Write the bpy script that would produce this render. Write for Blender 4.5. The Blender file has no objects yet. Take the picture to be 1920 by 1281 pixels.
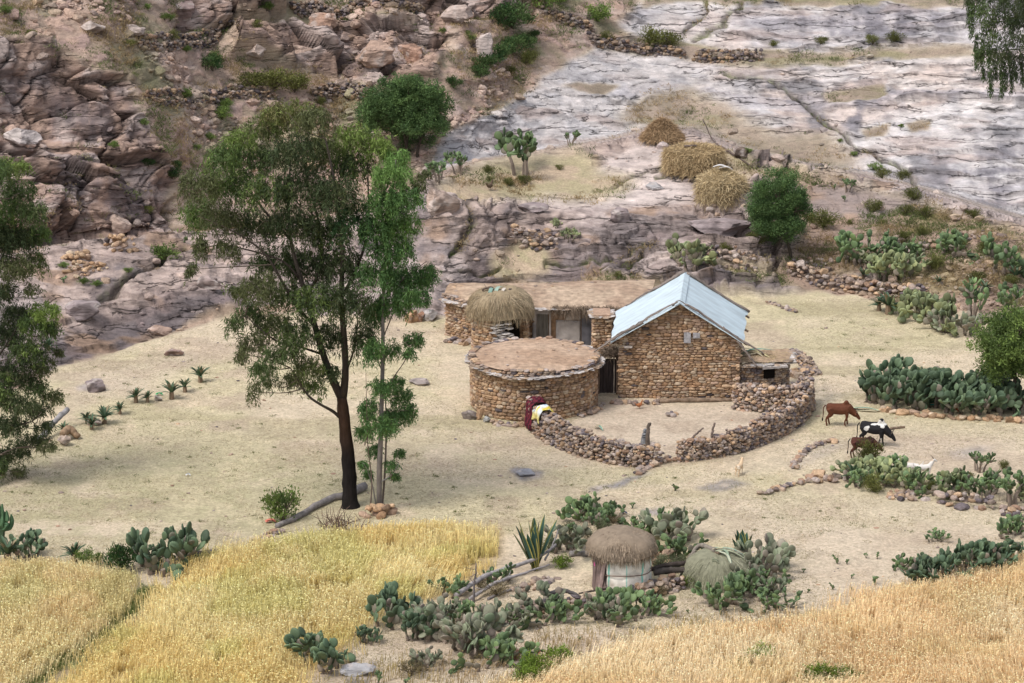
import bpy, math, random
import numpy as np
R = math.radians
rng = np.random.default_rng(11)
S = bpy.context.scene
COL = S.collection
# ------------------------------------------------------------------ camera
H, TH, F, CX, CY = 37.8, R(15.4), 5600.0, 960.0, 640.5
cs, sn = math.cos(TH), math.sin(TH)
cam = bpy.data.cameras.new('camera'); camo = bpy.data.objects.new('camera', cam); COL.objects.link(camo)
camo.location = (0, 0, H); camo.rotation_euler = (math.pi/2 - TH, 0, 0)
cam.sensor_width = 36; cam.lens = F/1920*36; cam.clip_end = 2000; cam.clip_start = 1
S.camera = camo
# ------------------------------------------------------------------ noise
def _h(ix, iy, iz, seed):
    h = (ix.astype(np.uint32)*np.uint32(374761393) + iy.astype(np.uint32)*np.uint32(668265263)
         + iz.astype(np.uint32)*np.uint32(2147483647) + np.uint32((seed*974711+12345) & 0xffffffff))
    h = (h ^ (h >> np.uint32(13)))*np.uint32(1274126177)
    h = (h ^ (h >> np.uint32(16)))*np.uint32(2246822519)
    h = h ^ (h >> np.uint32(15))
    return h.astype(np.float32)/np.float32(4294967295.0)
def vnoise(p, seed=0):
    p = np.asarray(p, dtype=np.float64)
    f = np.floor(p); i = f.astype(np.int64); t = p - f
    t = t*t*t*(t*(t*6-15)+10)
    out = 0
    for dx in (0, 1):
        wx = t[..., 0] if dx else 1-t[..., 0]
        for dy in (0, 1):
            wy = t[..., 1] if dy else 1-t[..., 1]
            for dz in (0, 1):
                wz = t[..., 2] if dz else 1-t[..., 2]
                out = out + wx*wy*wz*_h(i[..., 0]+dx, i[..., 1]+dy, i[..., 2]+dz, seed)
    return out*2-1
def fbm(p, o=4, seed=0, g=.5, lac=2.03):
    p = np.asarray(p, dtype=np.float64); a = 1.; s = 0; tot = 0
    for k in range(o):
        s = s + a*vnoise(p+k*17.3, seed+k); tot += a; a *= g; p = p*lac
    return s/tot*1.6
def worley(p, seed=0):
    p = np.asarray(p, dtype=np.float64); f = np.floor(p).astype(np.int64)
    F1 = np.full(p.shape[:-1], 9.); F2 = F1.copy(); ID = np.zeros_like(F1); OF = np.zeros(p.shape)
    for dx in (-1, 0, 1):
        for dy in (-1, 0, 1):
            for dz in (-1, 0, 1):
                c = f+np.array([dx, dy, dz])
                hx = _h(c[..., 0], c[..., 1], c[..., 2], seed); hy = _h(c[..., 0], c[..., 1], c[..., 2], seed+101)
                hz = _h(c[..., 0], c[..., 1], c[..., 2], seed+202)
                o = p-c-np.stack([hx, hy, hz], -1); d = np.sqrt((o*o).sum(-1))
                n = d < F1; OF = np.where(n[..., None], o, OF)
                F2 = np.where(n, F1, np.minimum(F2, d)); ID = np.where(n, _h(c[..., 0], c[..., 1], c[..., 2], seed+303), ID)
                F1 = np.where(n, d, F1)
    return F1, F2, ID, OF
def facet(ID, OF, k):
    t = np.stack([np.modf(ID*97.31)[0], np.modf(ID*57.77)[0], np.modf(ID*31.13)[0]], -1)-.5
    return (t*OF).sum(-1)*k
def sst(a, b, x):
    t = np.clip((x-a)/(b-a), 0, 1); return t*t*(3-2*t)
def mix(a, b, t):
    return a+(np.asarray(b)-a)*t
# ------------------------------------------------------------------ materials
def mat(name, color=(.5, .5, .5), attr=False, rough=.9, nscale=6., namp=.3, bump=.3, bscale=15., bdist=.05, transl=0., spec=.15, objrand=0., metal=0., detail=6, stretch=None):
    m = bpy.data.materials.new(name); m.use_nodes = True
    nt = m.node_tree; N = nt.nodes; L = nt.links
    N.clear()
    out = N.new('ShaderNodeOutputMaterial'); b = N.new('ShaderNodeBsdfPrincipled')
    b.inputs['Roughness'].default_value = rough; b.inputs['Specular IOR Level'].default_value = spec; b.inputs['Metallic'].default_value = metal
    tc = N.new('ShaderNodeTexCoord'); src = tc.outputs['Object']
    if stretch:
        mp = N.new('ShaderNodeMapping'); mp.inputs['Scale'].default_value = stretch; L.new(src, mp.inputs['Vector']); src = mp.outputs['Vector']
    if attr:
        c = N.new('ShaderNodeAttribute'); c.attribute_name = 'Col'; cout = c.outputs['Color']
    else:
        c = N.new('ShaderNodeRGB'); c.outputs[0].default_value = (*color, 1); cout = c.outputs[0]
    if namp > 0:
        n = N.new('ShaderNodeTexNoise'); n.inputs['Scale'].default_value = nscale; n.inputs['Detail'].default_value = detail
        L.new(src, n.inputs['Vector'])
        mr = N.new('ShaderNodeMapRange'); mr.inputs['From Min'].default_value = .3; mr.inputs['From Max'].default_value = .7
        mr.inputs['To Min'].default_value = 1-namp; mr.inputs['To Max'].default_value = 1+namp
        L.new(n.outputs['Fac'], mr.inputs['Value'])
        v = N.new('ShaderNodeVectorMath'); v.operation = 'SCALE'; L.new(cout, v.inputs[0]); L.new(mr.outputs[0], v.inputs['Scale']); cout = v.outputs[0]
    if objrand > 0:
        oi = N.new('ShaderNodeObjectInfo'); mr = N.new('ShaderNodeMapRange')
        mr.inputs['To Min'].default_value = 1-objrand; mr.inputs['To Max'].default_value = 1+objrand
        L.new(oi.outputs['Random'], mr.inputs['Value'])
        v = N.new('ShaderNodeVectorMath'); v.operation = 'SCALE'; L.new(cout, v.inputs[0]); L.new(mr.outputs[0], v.inputs['Scale']); cout = v.outputs[0]
    L.new(cout, b.inputs['Base Color'])
    if bump > 0:
        n2 = N.new('ShaderNodeTexNoise'); n2.inputs['Scale'].default_value = bscale; n2.inputs['Detail'].default_value = detail; n2.inputs['Roughness'].default_value = .65
        L.new(src, n2.inputs['Vector'])
        bp = N.new('ShaderNodeBump'); bp.inputs['Strength'].default_value = bump; bp.inputs['Distance'].default_value = bdist
        L.new(n2.outputs['Fac'], bp.inputs['Height']); L.new(bp.outputs[0], b.inputs['Normal'])
    if transl > 0:
        t = N.new('ShaderNodeBsdfTranslucent'); L.new(cout, t.inputs['Color'])
        mx = N.new('ShaderNodeMixShader'); mx.inputs[0].default_value = transl
        L.new(b.outputs[0], mx.inputs[1]); L.new(t.outputs[0], mx.inputs[2]); L.new(mx.outputs[0], out.inputs[0])
    else:
        L.new(b.outputs[0], out.inputs[0])
    return m
# ------------------------------------------------------------------ mesh building
class MB:
    def __init__(s): s.V = []; s.Fa = []; s.C = []; s.n = 0
    def add(s, v, f, c=(.5, .5, .5), m=0):
        v = np.asarray(v, float).reshape(-1, 3); f = np.asarray(f, int)
        c = np.broadcast_to(np.asarray(c, float), v.shape)
        s.V.append(v); s.C.append(c); s.Fa.append((f+s.n, m)); s.n += len(v); return s
    def inst(s, tv, tf, M3, loc, cols, m=0):
        k, nv = len(loc), len(tv)
        v = np.einsum('nij,vj->nvi', M3, tv)+loc[:, None, :]
        c = np.broadcast_to(np.asarray(cols, float).reshape(-1, 1, 3), (k, nv, 3))
        f = (tf[None]+(np.arange(k)*nv)[:, None, None]).reshape(-1, tf.shape[1])
        return s.add(v.reshape(-1, 3), f, c.reshape(-1, 3), m)
    def build(s, name, mats, parent=None, smooth=False):
        me = bpy.data.meshes.new(name)
        v = np.concatenate(s.V); c = np.concatenate(s.C)
        me.vertices.add(len(v)); me.vertices.foreach_set('co', v.astype(np.float32).ravel())
        li = np.concatenate([f.ravel() for f, m in s.Fa]); cnt = np.concatenate([np.full(len(f), f.shape[1]) for f, m in s.Fa])
        mi = np.concatenate([np.full(len(f), m) for f, m in s.Fa])
        me.loops.add(len(li)); me.loops.foreach_set('vertex_index', li.astype(np.int32))
        me.polygons.add(len(cnt)); me.polygons.foreach_set('loop_start', np.concatenate([[0], np.cumsum(cnt)[:-1]]).astype(np.int32))
        me.polygons.foreach_set('material_index', mi.astype(np.int32))
        me.polygons.foreach_set('use_smooth', np.full(len(cnt), smooth))
        me.update(calc_edges=True)
        at = me.attributes.new('Col', 'FLOAT_COLOR', 'POINT')
        at.data.foreach_set('color', np.concatenate([c, np.ones((len(c), 1))], 1).astype(np.float32).ravel())
        for x in (mats if isinstance(mats, (list, tuple)) else [mats]): me.materials.append(x)
        o = bpy.data.objects.new(name, me); COL.objects.link(o)
        if parent is not None: o.parent = parent
        return o
def tag(o, label=None, cat=None, group=None, kind=None):
    if label: o['label'] = label
    if cat: o['category'] = cat
    if group: o['group'] = group
    if kind: o['kind'] = kind
    return o
def empty(name, loc, label, cat, group=None, rz=0.):
    o = bpy.data.objects.new(name, None); COL.objects.link(o); o.location = loc; o.rotation_euler = (0, 0, rz); o.empty_display_size = .3
    return tag(o, label, cat, group)
def dup(o, loc, rz=0., sc=1., label=None, group=None):
    r = o.copy(); COL.objects.link(r); r.location = loc; r.rotation_euler = (0, 0, rz)
    r.scale = (sc, sc, sc) if np.isscalar(sc) else sc
    tag(r, label, None, group)
    for ch in o.children:
        c = ch.copy(); COL.objects.link(c); c.parent = r
        for g in ch.children:
            d = g.copy(); COL.objects.link(d); d.parent = c
    return r
def icos(level):
    t = (1+5**.5)/2
    v = [(-1, t, 0), (1, t, 0), (-1, -t, 0), (1, -t, 0), (0, -1, t), (0, 1, t), (0, -1, -t), (0, 1, -t), (t, 0, -1), (t, 0, 1), (-t, 0, -1), (-t, 0, 1)]
    f = [(0, 11, 5), (0, 5, 1), (0, 1, 7), (0, 7, 10), (0, 10, 11), (1, 5, 9), (5, 11, 4), (11, 10, 2), (10, 7, 6), (7, 1, 8), (3, 9, 4), (3, 4, 2), (3, 2, 6), (3, 6, 8), (3, 8, 9), (4, 9, 5), (2, 4, 11), (6, 2, 10), (8, 6, 7), (9, 8, 1)]
    v = [np.array(x)/np.linalg.norm(x) for x in v]
    for _ in range(level):
        cache = {}; nf = []
        def mid(a, b):
            k = (min(a, b), max(a, b))
            if k not in cache:
                x = v[a]+v[b]; v.append(x/np.linalg.norm(x)); cache[k] = len(v)-1
            return cache[k]
        for a, b, c in f:
            x, y, z = mid(a, b), mid(b, c), mid(c, a); nf += [(a, x, z), (b, y, x), (c, z, y), (x, y, z)]
        f = nf
    return np.array(v), np.array(f)
IV1, IF1 = icos(1); IV2, IF2 = icos(2); IV3, IF3 = icos(3)
def stone_tpl(k, base=(IV1, IF1), boxy=False):
    r = np.random.default_rng(k); v = base[0].copy()
    if boxy:
        v = v/(np.abs(v)**5).sum(1, keepdims=True)**(1/5)
        v *= 1+.16*fbm(v*1.3+k*9.1, 2, k)[:, None]
    else:
        for _ in range(9):
            n = r.normal(size=3); n /= np.linalg.norm(n); d = r.uniform(.5, .85)
            v = v-np.maximum(0, v@n-d)[:, None]*n
        v = v/np.abs(v).max()
        v *= 1+.12*fbm(v*2+k*9.1, 2, k)[:, None]
    return v, base[1]
STN = [stone_tpl(k) for k in range(10)]
BLK = [stone_tpl(k+50, boxy=True) for k in range(8)]
def rotz(a):
    a = np.asarray(a, float); z = np.zeros_like(a); o = np.ones_like(a)
    return np.stack([np.stack([np.cos(a), -np.sin(a), z], -1), np.stack([np.sin(a), np.cos(a), z], -1), np.stack([z, z, o], -1)], -2)
def rotx(a):
    a = np.asarray(a, float); z = np.zeros_like(a); o = np.ones_like(a)
    return np.stack([np.stack([o, z, z], -1), np.stack([z, np.cos(a), -np.sin(a)], -1), np.stack([z, np.sin(a), np.cos(a)], -1)], -2)
def frame(d, up=(0, 0, 1.)):
    """columns x,y,z with z along d"""
    d = d/np.maximum(np.linalg.norm(d, axis=-1, keepdims=True), 1e-9)
    x = np.cross(np.broadcast_to(up, d.shape), d); n = np.linalg.norm(x, axis=-1, keepdims=True)
    x = np.where(n < 1e-4, np.array([1., 0, 0]), x/np.maximum(n, 1e-9)); y = np.cross(d, x)
    return np.stack([x, y, d], -1)
def tube(mb, pts, rad, c=(.3, .25, .2), n=8, m=0, cap=True, wob=0., seed=0, flat=1.):
    pts = np.asarray(pts, float); k = len(pts); rad = np.broadcast_to(np.asarray(rad, float), (k,))
    d = np.gradient(pts, axis=0); fr = frame(d, (0.13, .07, 1.) if abs(d[0][2])/max(np.linalg.norm(d[0]),1e-9) < .9 else (0., 1., 0.1))
    a = np.arange(n)/n*2*np.pi
    ring = np.stack([np.cos(a), np.sin(a)*flat, 0*a], -1)
    v = np.einsum('kij,nj->kni', fr, ring)*rad[:, None, None]
    if wob > 0: v = v*(1+wob*fbm((pts[:, None]+v)*3+seed, 2, seed)[..., None])
    v = (pts[:, None]+v).reshape(-1, 3)
    i = np.arange(k-1)[:, None]*n; j = np.arange(n)[None]
    f = np.stack([i+j, i+(j+1) % n, i+n+(j+1) % n, i+n+j], -1).reshape(-1, 4)
    cc = np.broadcast_to(np.asarray(c, float), (k, 3)) if np.ndim(c) < 2 else np.asarray(c, float)
    mb.add(v, f, np.repeat(cc, n, 0), m)
    if cap:
        for e, r0 in ((0, pts[0]), (k-1, pts[-1])):
            idx = np.arange(n)+e*n
            o = mb.n-len(v)
            mb.add(r0[None], np.zeros((0, 3), int), cc[e], m)
            ci = mb.n-1; base = o+idx
            tri = np.stack([np.full(n, ci), base, np.roll(base, -1)], -1)
            if e == 0: tri = tri[:, ::-1]
            mb.Fa.append((tri, m))
            v = np.concatenate([v, r0[None]])
def smooth_path(pts, n=24):
    pts = np.asarray(pts, float); k = len(pts)
    p = np.concatenate([2*pts[:1]-pts[1:2], pts, 2*pts[-1:]-pts[-2:-1]])
    t = np.linspace(0, k-1-1e-6, n); i = t.astype(int); u = (t-i)[:, None]
    a, b, c, d = p[i], p[i+1], p[i+2], p[i+3]
    return .5*((2*b)+(c-a)*u+(2*a-5*b+4*c-d)*u*u+(3*b-a-3*c+d)*u**3)
def box(mb, c, s, M3=None, col=(.5, .5, .5), m=0, jit=0.):
    v = np.array([(x, y, z) for x in (-.5, .5) for y in (-.5, .5) for z in (-.5, .5)])*np.asarray(s)
    if jit: v = v+rng.normal(0, jit, v.shape)
    if M3 is not None: v = v@np.asarray(M3).T
    mb.add(v+np.asarray(c), [(0, 1, 3, 2), (4, 6, 7, 5), (0, 4, 5, 1), (2, 3, 7, 6), (0, 2, 6, 4), (1, 5, 7, 3)], col, m)
# ================================================================== TERRAIN
def e_of(py):
    v = (np.asarray(py, float)-CY)/F; return (sn+v*cs)/(cs-v*sn)
def a_of(px, py):
    v = (np.asarray(py, float)-CY)/F; return (np.asarray(px, float)-CX)/F/(cs-v*sn)
def line(*kv):
    k = np.array(kv, float).reshape(-1, 2); return lambda px: np.interp(px, k[:, 0], k[:, 1])
LA = line(-300, 790, 0, 745, 100, 692, 200, 668, 300, 632, 420, 597, 520, 592, 640, 585, 720, 600, 840, 592, 960, 548, 1200, 545, 1400, 556, 1530, 545, 1640, 560, 1740, 575, 1850, 590, 1920, 575, 2220, 620)
LM = line(-300, 600, 200, 560, 420, 520, 640, 500, 790, 425, 860, 405, 960, 400, 1150, 402, 1350, 395, 1450, 420, 1600, 455, 1760, 480, 1920, 500, 2220, 540)
LB = line(-300, 470, 0, 480, 100, 466, 200, 460, 300, 452, 420, 440, 560, 425, 700, 398, 780, 355, 830, 322, 900, 303, 1000, 290, 1070, 276, 1150, 262, 1210, 246, 1300, 243, 1400, 284, 1500, 306, 1600, 326, 1700, 348, 1800, 378, 1920, 412, 2220, 470)
S1 = line(-300, 12, 420, 13, 640, 18, 860, 27, 1150, 30, 1380, 28, 1500, 18, 1650, 15, 2220, 15)
S2 = line(-300, 7, 420, 7, 860, 7, 1150, 8, 1380, 9, 1500, 12, 1700, 12, 2220, 12)
GAP = line(-300, 16, 300, 16, 640, 22, 850, 22, 1300, 30, 1700, 26, 2220, 26)
LN = line(-300, 150, 200, 110, 330, 250, 420, 330, 640, 250, 850, 240, 1000, 160, 1150, 100, 1500, 150, 1920, 160, 2220, 200)
S3 = line(-300, 50, 200, 48, 330, 40, 420, 26, 700, 24, 850, 22, 1300, 20, 1920, 22, 2220, 22)
S4 = line(-300, 28, 330, 28, 700, 34, 850, 30, 1150, 27, 2220, 28)
PYR = np.concatenate([np.arange(-250, 1500, 2.0), np.linspace(1500, 2450, 24)])
AJ = a_of(np.arange(-330, 2251, 3.0), CY)
PYg, Ag = np.meshgrid(PYR, AJ, indexing='ij')
vv = (PYg-CY)/F; PXg = CX+F*Ag*(cs-vv*sn); E = e_of(PYg)
def on(Y0, e0, s, e):
    t = np.tan(np.radians(s)); return (H-(H-e0*Y0)+0*e+Y0*t - 0 if False else (e0*Y0+Y0*t))/(e+t)
A_, M_, B_, N_ = LA(PXg), LM(PXg), LB(PXg), LN(PXg)
eA, eM, eB, eC, eN = e_of(A_), e_of(M_), e_of(B_), e_of(B_-5), e_of(N_)
YA = H/eA; YM = on(YA, eA, S1(PXg), eM); YB = on(YM, eM, S2(PXg), eB)
YC = YB+GAP(PXg); YN = on(YC, eC, S3(PXg), eN)
Y = np.where(PYg >= A_, H/E, np.where(PYg >= M_, on(YA, eA, S1(PXg), E), np.where(PYg >= B_, on(YM, eM, S2(PXg), E),
    np.where(PYg >= B_-5, YB+(YC-YB)*(B_-PYg)/5, np.where(PYg >= N_, on(YC, eC, S3(PXg), E), on(YN, eN, S4(PXg), E))))))
def blur(a, r, it=2, ax=(0, 1)):
    for _ in range(it):
        for x in ax:
            k = 2*r+1; p = np.pad(a, [(r+1, r) if i == x else (0, 0) for i in range(2)], mode='edge')
            c = np.cumsum(p, axis=x)
            a = (np.take(c, range(k, c.shape[x]), x)-np.take(c, range(0, c.shape[x]-k), x))/k
    return a
NR = int((PYR < 1500).sum())
Yb = Y.copy(); Yb[:NR] = np.exp(blur(np.log(Y[:NR]), 2)); keep = sst(0, 40, PYg-A_)
Y = Yb*(1-keep)+Y*keep
P = np.stack([Ag*Y, Y, H-E*Y], -1)
# ---- region masks, laid over the ground
W1 = np.stack([PXg/60, PYg/30, 0*PXg], -1)
wx = PXg+12*fbm(W1, 3, 3); wy = PYg+7*fbm(W1+50, 3, 4)
def poly(pts, soft=2, warp=1.):
    pts = np.asarray(pts, float); X = PXg+(wx-PXg)*warp; Yy = PYg+(wy-PYg)*warp
    x0, x1 = pts[:, 0].min()-40, pts[:, 0].max()+40; y0, y1 = pts[:, 1].min()-30, pts[:, 1].max()+30
    m = np.zeros(X.shape); sel = (X > x0) & (X < x1) & (Yy > y0) & (Yy < y1)
    xs, ys = X[sel], Yy[sel]; ins = np.zeros(xs.shape, bool)
    for (ax, ay), (bx, by) in zip(pts, np.roll(pts, -1, 0)):
        ins ^= ((ay > ys) != (by > ys)) & (xs < (bx-ax)*(ys-ay)/((by-ay) if by != ay else 1e-9)+ax)
    m[sel] = ins
    return blur(m, soft, 2) if soft else m
zone_plain = blur((wy >= A_).astype(float), 1)
zone_far = blur((PYg < B_-4).astype(float), 1)
zone_near = np.clip(1-zone_plain-zone_far, 0, 1)
slab_far = zone_far*poly([(790, 330), (840, 245), (905, 225), (1010, 165), (1060, 120), (1130, 85), (1180, 70), (1160, 40), (1210, -10), (1240, -300), (2400, -300), (2400, 600), (790, 600)], 2)
cliff_far = zone_far*np.clip(poly([(-400, 60), (60, 75), (150, 100), (240, 150), (280, 230), (330, 330), (330, 380), (345, 480), (330, 560), (-400, 560)], 2)
    + poly([(410, 70), (560, 55), (740, 20), (850, 30), (845, 75), (800, 145), (660, 165), (560, 130), (430, 115)], 2)
    + poly([(300, -260), (520, -260), (520, 35), (480, 50), (330, 60)], 2)+poly([(640, -260), (960, -260), (960, 25), (850, 40), (760, 10)], 2)
    + poly([(880, 70), (905, 60), (930, 80), (922, 105), (890, 100)], 1), 0, 1)*(1-slab_far)
soil_far = zone_far*(1-slab_far)*(1-cliff_far)
slab_soil = slab_far*np.clip(poly([(1130, 75), (1260, 80), (1450, 100), (1830, 92), (1830, 103), (1470, 122), (1290, 112), (1140, 92)], 2)
    + .9*poly([(1150, 205), (1290, 165), (1340, 190), (1420, 235), (1560, 262), (1590, 300), (1480, 310), (1390, 285), (1290, 240), (1180, 240)], 5, 2.2)
    + poly([(1050, 165), (1080, 155), (1170, 165), (1130, 185)], 1)+poly([(1540, 175), (1660, 168), (1665, 185), (1560, 192)], 1)
    + poly([(1625, 240), (1665, 235), (1660, 255), (1635, 255)], 1)+poly([(1700, 235), (1745, 230), (1740, 248), (1705, 250)], 1)
    + poly([(1210, -10), (1800, -10), (1800, 10), (1215, 5)], 1), 0, 1)
shelf_grass = zone_near*np.clip(poly([(830, 340), (905, 315), (1000, 310), (1075, 283), (1100, 295), (1110, 320), (1200, 335), (1150, 355), (1000, 378), (860, 385)], 5, 1.8)
    + poly([(1330, 275), (1400, 300), (1420, 320), (1500, 310), (1530, 330), (1520, 350), (1400, 330), (1350, 300)], 2)+poly([(925, 480), (1000, 455), (1020, 500), (960, 520)], 2)
    + poly([(1330, 520), (1380, 490), (1480, 505), (1500, 540), (1420, 535)], 3)*.7, 0, 1)
scrub = zone_near*np.clip(poly([(1500, 330), (1600, 345), (1700, 372), (1800, 400), (1920, 430), (2300, 500), (2300, 700), (1820, 640), (1650, 580), (1530, 560), (1440, 520), (1500, 470)], 3)
    + poly([(960, 525), (1200, 520), (1200, 560), (960, 560)], 2)*.9, 0, 1)
soil_left = zone_near*poly([(150, 700), (300, 650), (420, 605), (560, 600), (560, 560), (440, 590), (370, 598), (260, 650), (120, 690)], 2)
rock = np.clip(zone_near*(1-shelf_grass)*(1-.8*scrub)*(1-soil_left) + slab_far*(1-slab_soil)+cliff_far+soil_far*.45, 0, 1)
# ---- relief
e1 = np.gradient(P, axis=1); e2 = np.gradient(P, axis=0); n = np.cross(e1, e2); n /= np.linalg.norm(n, axis=-1, keepdims=True)+1e-9
n = np.where(n[..., 2:] < 0, -n, n)
act = (rock > .02) & (PYg < 830); Q = P[act]; rk = rock[act]
cf = cliff_far[act]; sf = slab_far[act]; nr = zone_near[act]; so = soil_far[act]; pxa = PXg[act]; pya = PYg[act]
big = fbm(Q*[.11, .11, .16], 4, 20)
wq = Q+.9*np.stack([fbm(Q*.35, 2, 30), fbm(Q*.35, 2, 31), fbm(Q*.35, 2, 32)], -1)
f1, f2, idc, of = worley(wq*[.27, .27, .42], 40); crease = np.exp(-((f2-f1)/.05)**2); fc = facet(idc, of, 3.4)
g1, g2, idg, of = worley((wq+.25*fbm(Q*.9, 2, 35)[:, None])*[.7, .7, 1.5]+7, 41); crease2 = np.exp(-((g2-g1)/.07)**2); fg = facet(idg, of, 1.1)
def strata(Q, sp, seed, tilt):
    s = (Q@np.asarray(tilt)+1.5*fbm(Q*[.05, .05, .1], 3, seed)+.35*fbm(Q*.4, 3, seed+7))/sp
    k = np.floor(s); f = s-k; r = _h(k.astype(np.int64), k.astype(np.int64)*0+3, k.astype(np.int64)*0, seed)
    pres = sst(-.15, .35, fbm(np.stack([Q[:, 0]*.12+k*5.3, Q[:, 1]*.1, k*3.1], -1), 3, seed+3))
    return (1-f)*r*pres, np.exp(-(f/.10)**2)*pres*(r > .25), r
sa, ea, ra = strata(Q, .95, 60, (.03, .25, .95)); sb, eb, rb = strata(Q, .42, 70, (-.05, .3, .95))
fine = fbm(Q*[1.3, 1.3, 2.2], 4, 80)
mid = fbm(Q*.45, 4, 85)
d_cliff = 2.3*big+(idc-.5)*1.2+fc*.8-.45*crease+(idg-.5)*.14+fg*.3-.10*crease2+.12*fine+.5*sa+.22*sb
d_slab = .35*big+.8*sa+.36*sb+.09*fine-.14*eb-.1*ea
near_rough = sst(-.1, .4, fbm(Q*[.14, .14, .2]+9, 3, 90))*np.where(pxa < 760, .35, 1.)
d_near = .55*big+.8*sa*(.5+near_rough)+.3*sb+near_rough*((idc-.5)*.7+fc*.35+(idg-.5)*.35+fg*.8-.12*crease2)+.12*fine-.2*near_rough*crease
d_soil = .4*big+.45*sa+fg*.3+(idg > .72)*.3*(idg-.4)+.08*fine
smooth_zone = poly([(1090, 330), (1210, 250), (1290, 255), (1290, 320), (1330, 370), (1200, 385), (1050, 395), (1000, 385)], 3)[act]
smooth_zone = np.maximum(smooth_zone, .8*poly([(1010, 180), (1090, 100), (1240, 95), (1330, 120), (1300, 165), (1160, 175)], 4)[act])
smooth_zone = np.maximum(smooth_zone, .8*poly([(1190, 70), (1230, -20), (1420, -20), (1330, 60), (1250, 75)], 3)[act])
d = cf*d_cliff+sf*d_slab*(1-.75*smooth_zone)+nr*d_near*(1-.8*smooth_zone)+so*d_soil
seam = sst(0, 6, np.maximum(PYg-B_-1, B_-7-PYg)); seam = np.where(PXg < 340, np.maximum(seam, .15), seam)
disp = np.zeros(PXg.shape); disp[act] = d*np.clip(rk*1.3, 0, 1)*seam[act]
# joint lines across the slab
def crack(pts, w, depth):
    pts = np.asarray(pts, float); best = np.full(PXg.shape, 1e9)
    for (ax, ay), (bx, by) in zip(pts[:-1], pts[1:]):
        t = np.clip(((wx-ax)*(bx-ax)+(wy-ay)*(by-ay))/((bx-ax)**2+(by-ay)**2), 0, 1)
        best = np.minimum(best, np.hypot(wx-ax-t*(bx-ax), wy-ay-t*(by-ay)))
    g = np.exp(-(best/w)**2); return g, -depth*g
CR = [([(1360, 135), (1430, 145), (1490, 180), (1530, 210), (1590, 255), (1650, 300), (1720, 345)], 5, .5), ([(1305, 75), (1350, 45), (1385, 10), (1400, -60)], 6, .35), ([(1288, 60), (1320, 20), (1330, -20)], 4, .3),
      ([(860, 500), (950, 500), (1060, 490), (1160, 485), (1230, 470)], 3, .4), ([(1130, 505), (1200, 490), (1290, 440)], 3, .35), ([(860, 470), (880, 430), (870, 400)], 6, .3),
      ([(195, 560), (260, 520), (300, 500), (345, 480)], 6, .6), ([(1230, 330), (1290, 300), (1360, 305)], 3, .2), ([(1110, 352), (1180, 335), (1230, 318)], 3, .25)]
cr = np.zeros(PXg.shape)
for pts, w, dp in CR:
    g, dd = crack(pts, w, dp); g = g*(rock > .1); disp += dd*g; cr = np.maximum(cr, g)
P = P+n*disp[..., None]
pl = P.copy()
und = .10*fbm(P*[.09, .09, 0], 3, 110)+.03*fbm(P*[.6, .6, 0], 2, 111)
P[..., 2] += und*np.where(rock > .3, 0, 1)*sst(0, 20, PYg-A_)
# ---- colour: ground materials, with overhang shade painted into the rock
def C3(*a): return np.array(a)
X3 = P; q2 = X3*[.25, .25, .25]
nA = fbm(X3*[.16, .16, .1], 4, 120); nB = fbm(X3*.7, 4, 121); nC = fbm(X3*2.2, 3, 122); nS = fbm(X3*[.9, .22, .22], 5, 123)+.25*fbm(X3*[2.2, .5, .5], 3, 127); nL = fbm(np.stack([X3[..., 0]*.16, X3[..., 1]*.5, X3[..., 2]*1.6], -1), 5, 128)
nW = fbm(np.stack([X3[..., 0]*.12, X3[..., 1]*.5, X3[..., 2]*1.1], -1), 4, 124)
col = np.zeros(P.shape)
grass = mix(C3(.53, .44, .325), C3(.48, .415, .275), sst(-.3, .5, nA)[..., None]); grass = mix(grass, C3(.55, .445, .325), sst(.1, .7, nB)[..., None]*.7)
grass = mix(grass, C3(.31, .27, .16), sst(.2, .8, nW)[..., None]*.5); grass = grass*(1+.10*nC)[..., None]
grass = mix(grass, C3(.36, .28, .215), sst(.35, .8, fbm(X3*.33+31, 3, 131))[..., None]*.5)
olive = poly([(-300, 860), (300, 830), (600, 850), (660, 930), (600, 1000), (470, 1035), (-300, 1060)], 14, 2)*.75+poly([(560, 780), (800, 770), (980, 830), (1130, 870), (1000, 880), (700, 880)], 12, 2)*.5+poly([(1150, 930), (1500, 920), (1500, 1010), (1200, 1000)], 12, 2)*.5+poly([(1430, 570), (1650, 600), (1700, 680), (1500, 660)], 12, 2)*.4
grass = mix(grass, C3(.33, .305, .185), (np.clip(olive, 0, 1)*sst(-.5, .4, nB+.6*nC)*.8)[..., None])
col = grass
bare = np.clip(poly([(1120, 760), (1380, 760), (1480, 780), (1420, 830), (1260, 860), (1060, 800)], 3)+poly([(1480, 890), (1560, 830), (1700, 800), (1920, 800), (1920, 850), (1780, 870), (1600, 870)], 6)*.45
    + poly([(1290, 960), (1500, 930), (1920, 930), (1920, 1010), (1800, 1060), (1500, 1170), (1200, 1190), (1330, 1100), (1450, 1040)], 8)*.55+poly([(560, 1270), (700, 1190), (900, 1190), (1200, 1180), (1200, 1215), (1000, 1281), (560, 1290)], 5)*.8
    + poly([(120, 720), (300, 680), (420, 640), (430, 660), (300, 720), (110, 790)], 4)*.7, 0, 1)
col = mix(col, mix(C3(.52, .43, .335), C3(.43, .345, .265), sst(-.4, .5, nB)[..., None]), bare[..., None])
path = poly([(275, 1100), (300, 1080), (130, 1250), (70, 1300), (20, 1300), (120, 1230), (230, 1150)], 3, .4)
col = mix(col, mix(C3(.26, .20, .11), C3(.12, .15, .05), sst(0, .4, nB)[..., None]), path[..., None]*.9)
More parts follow.
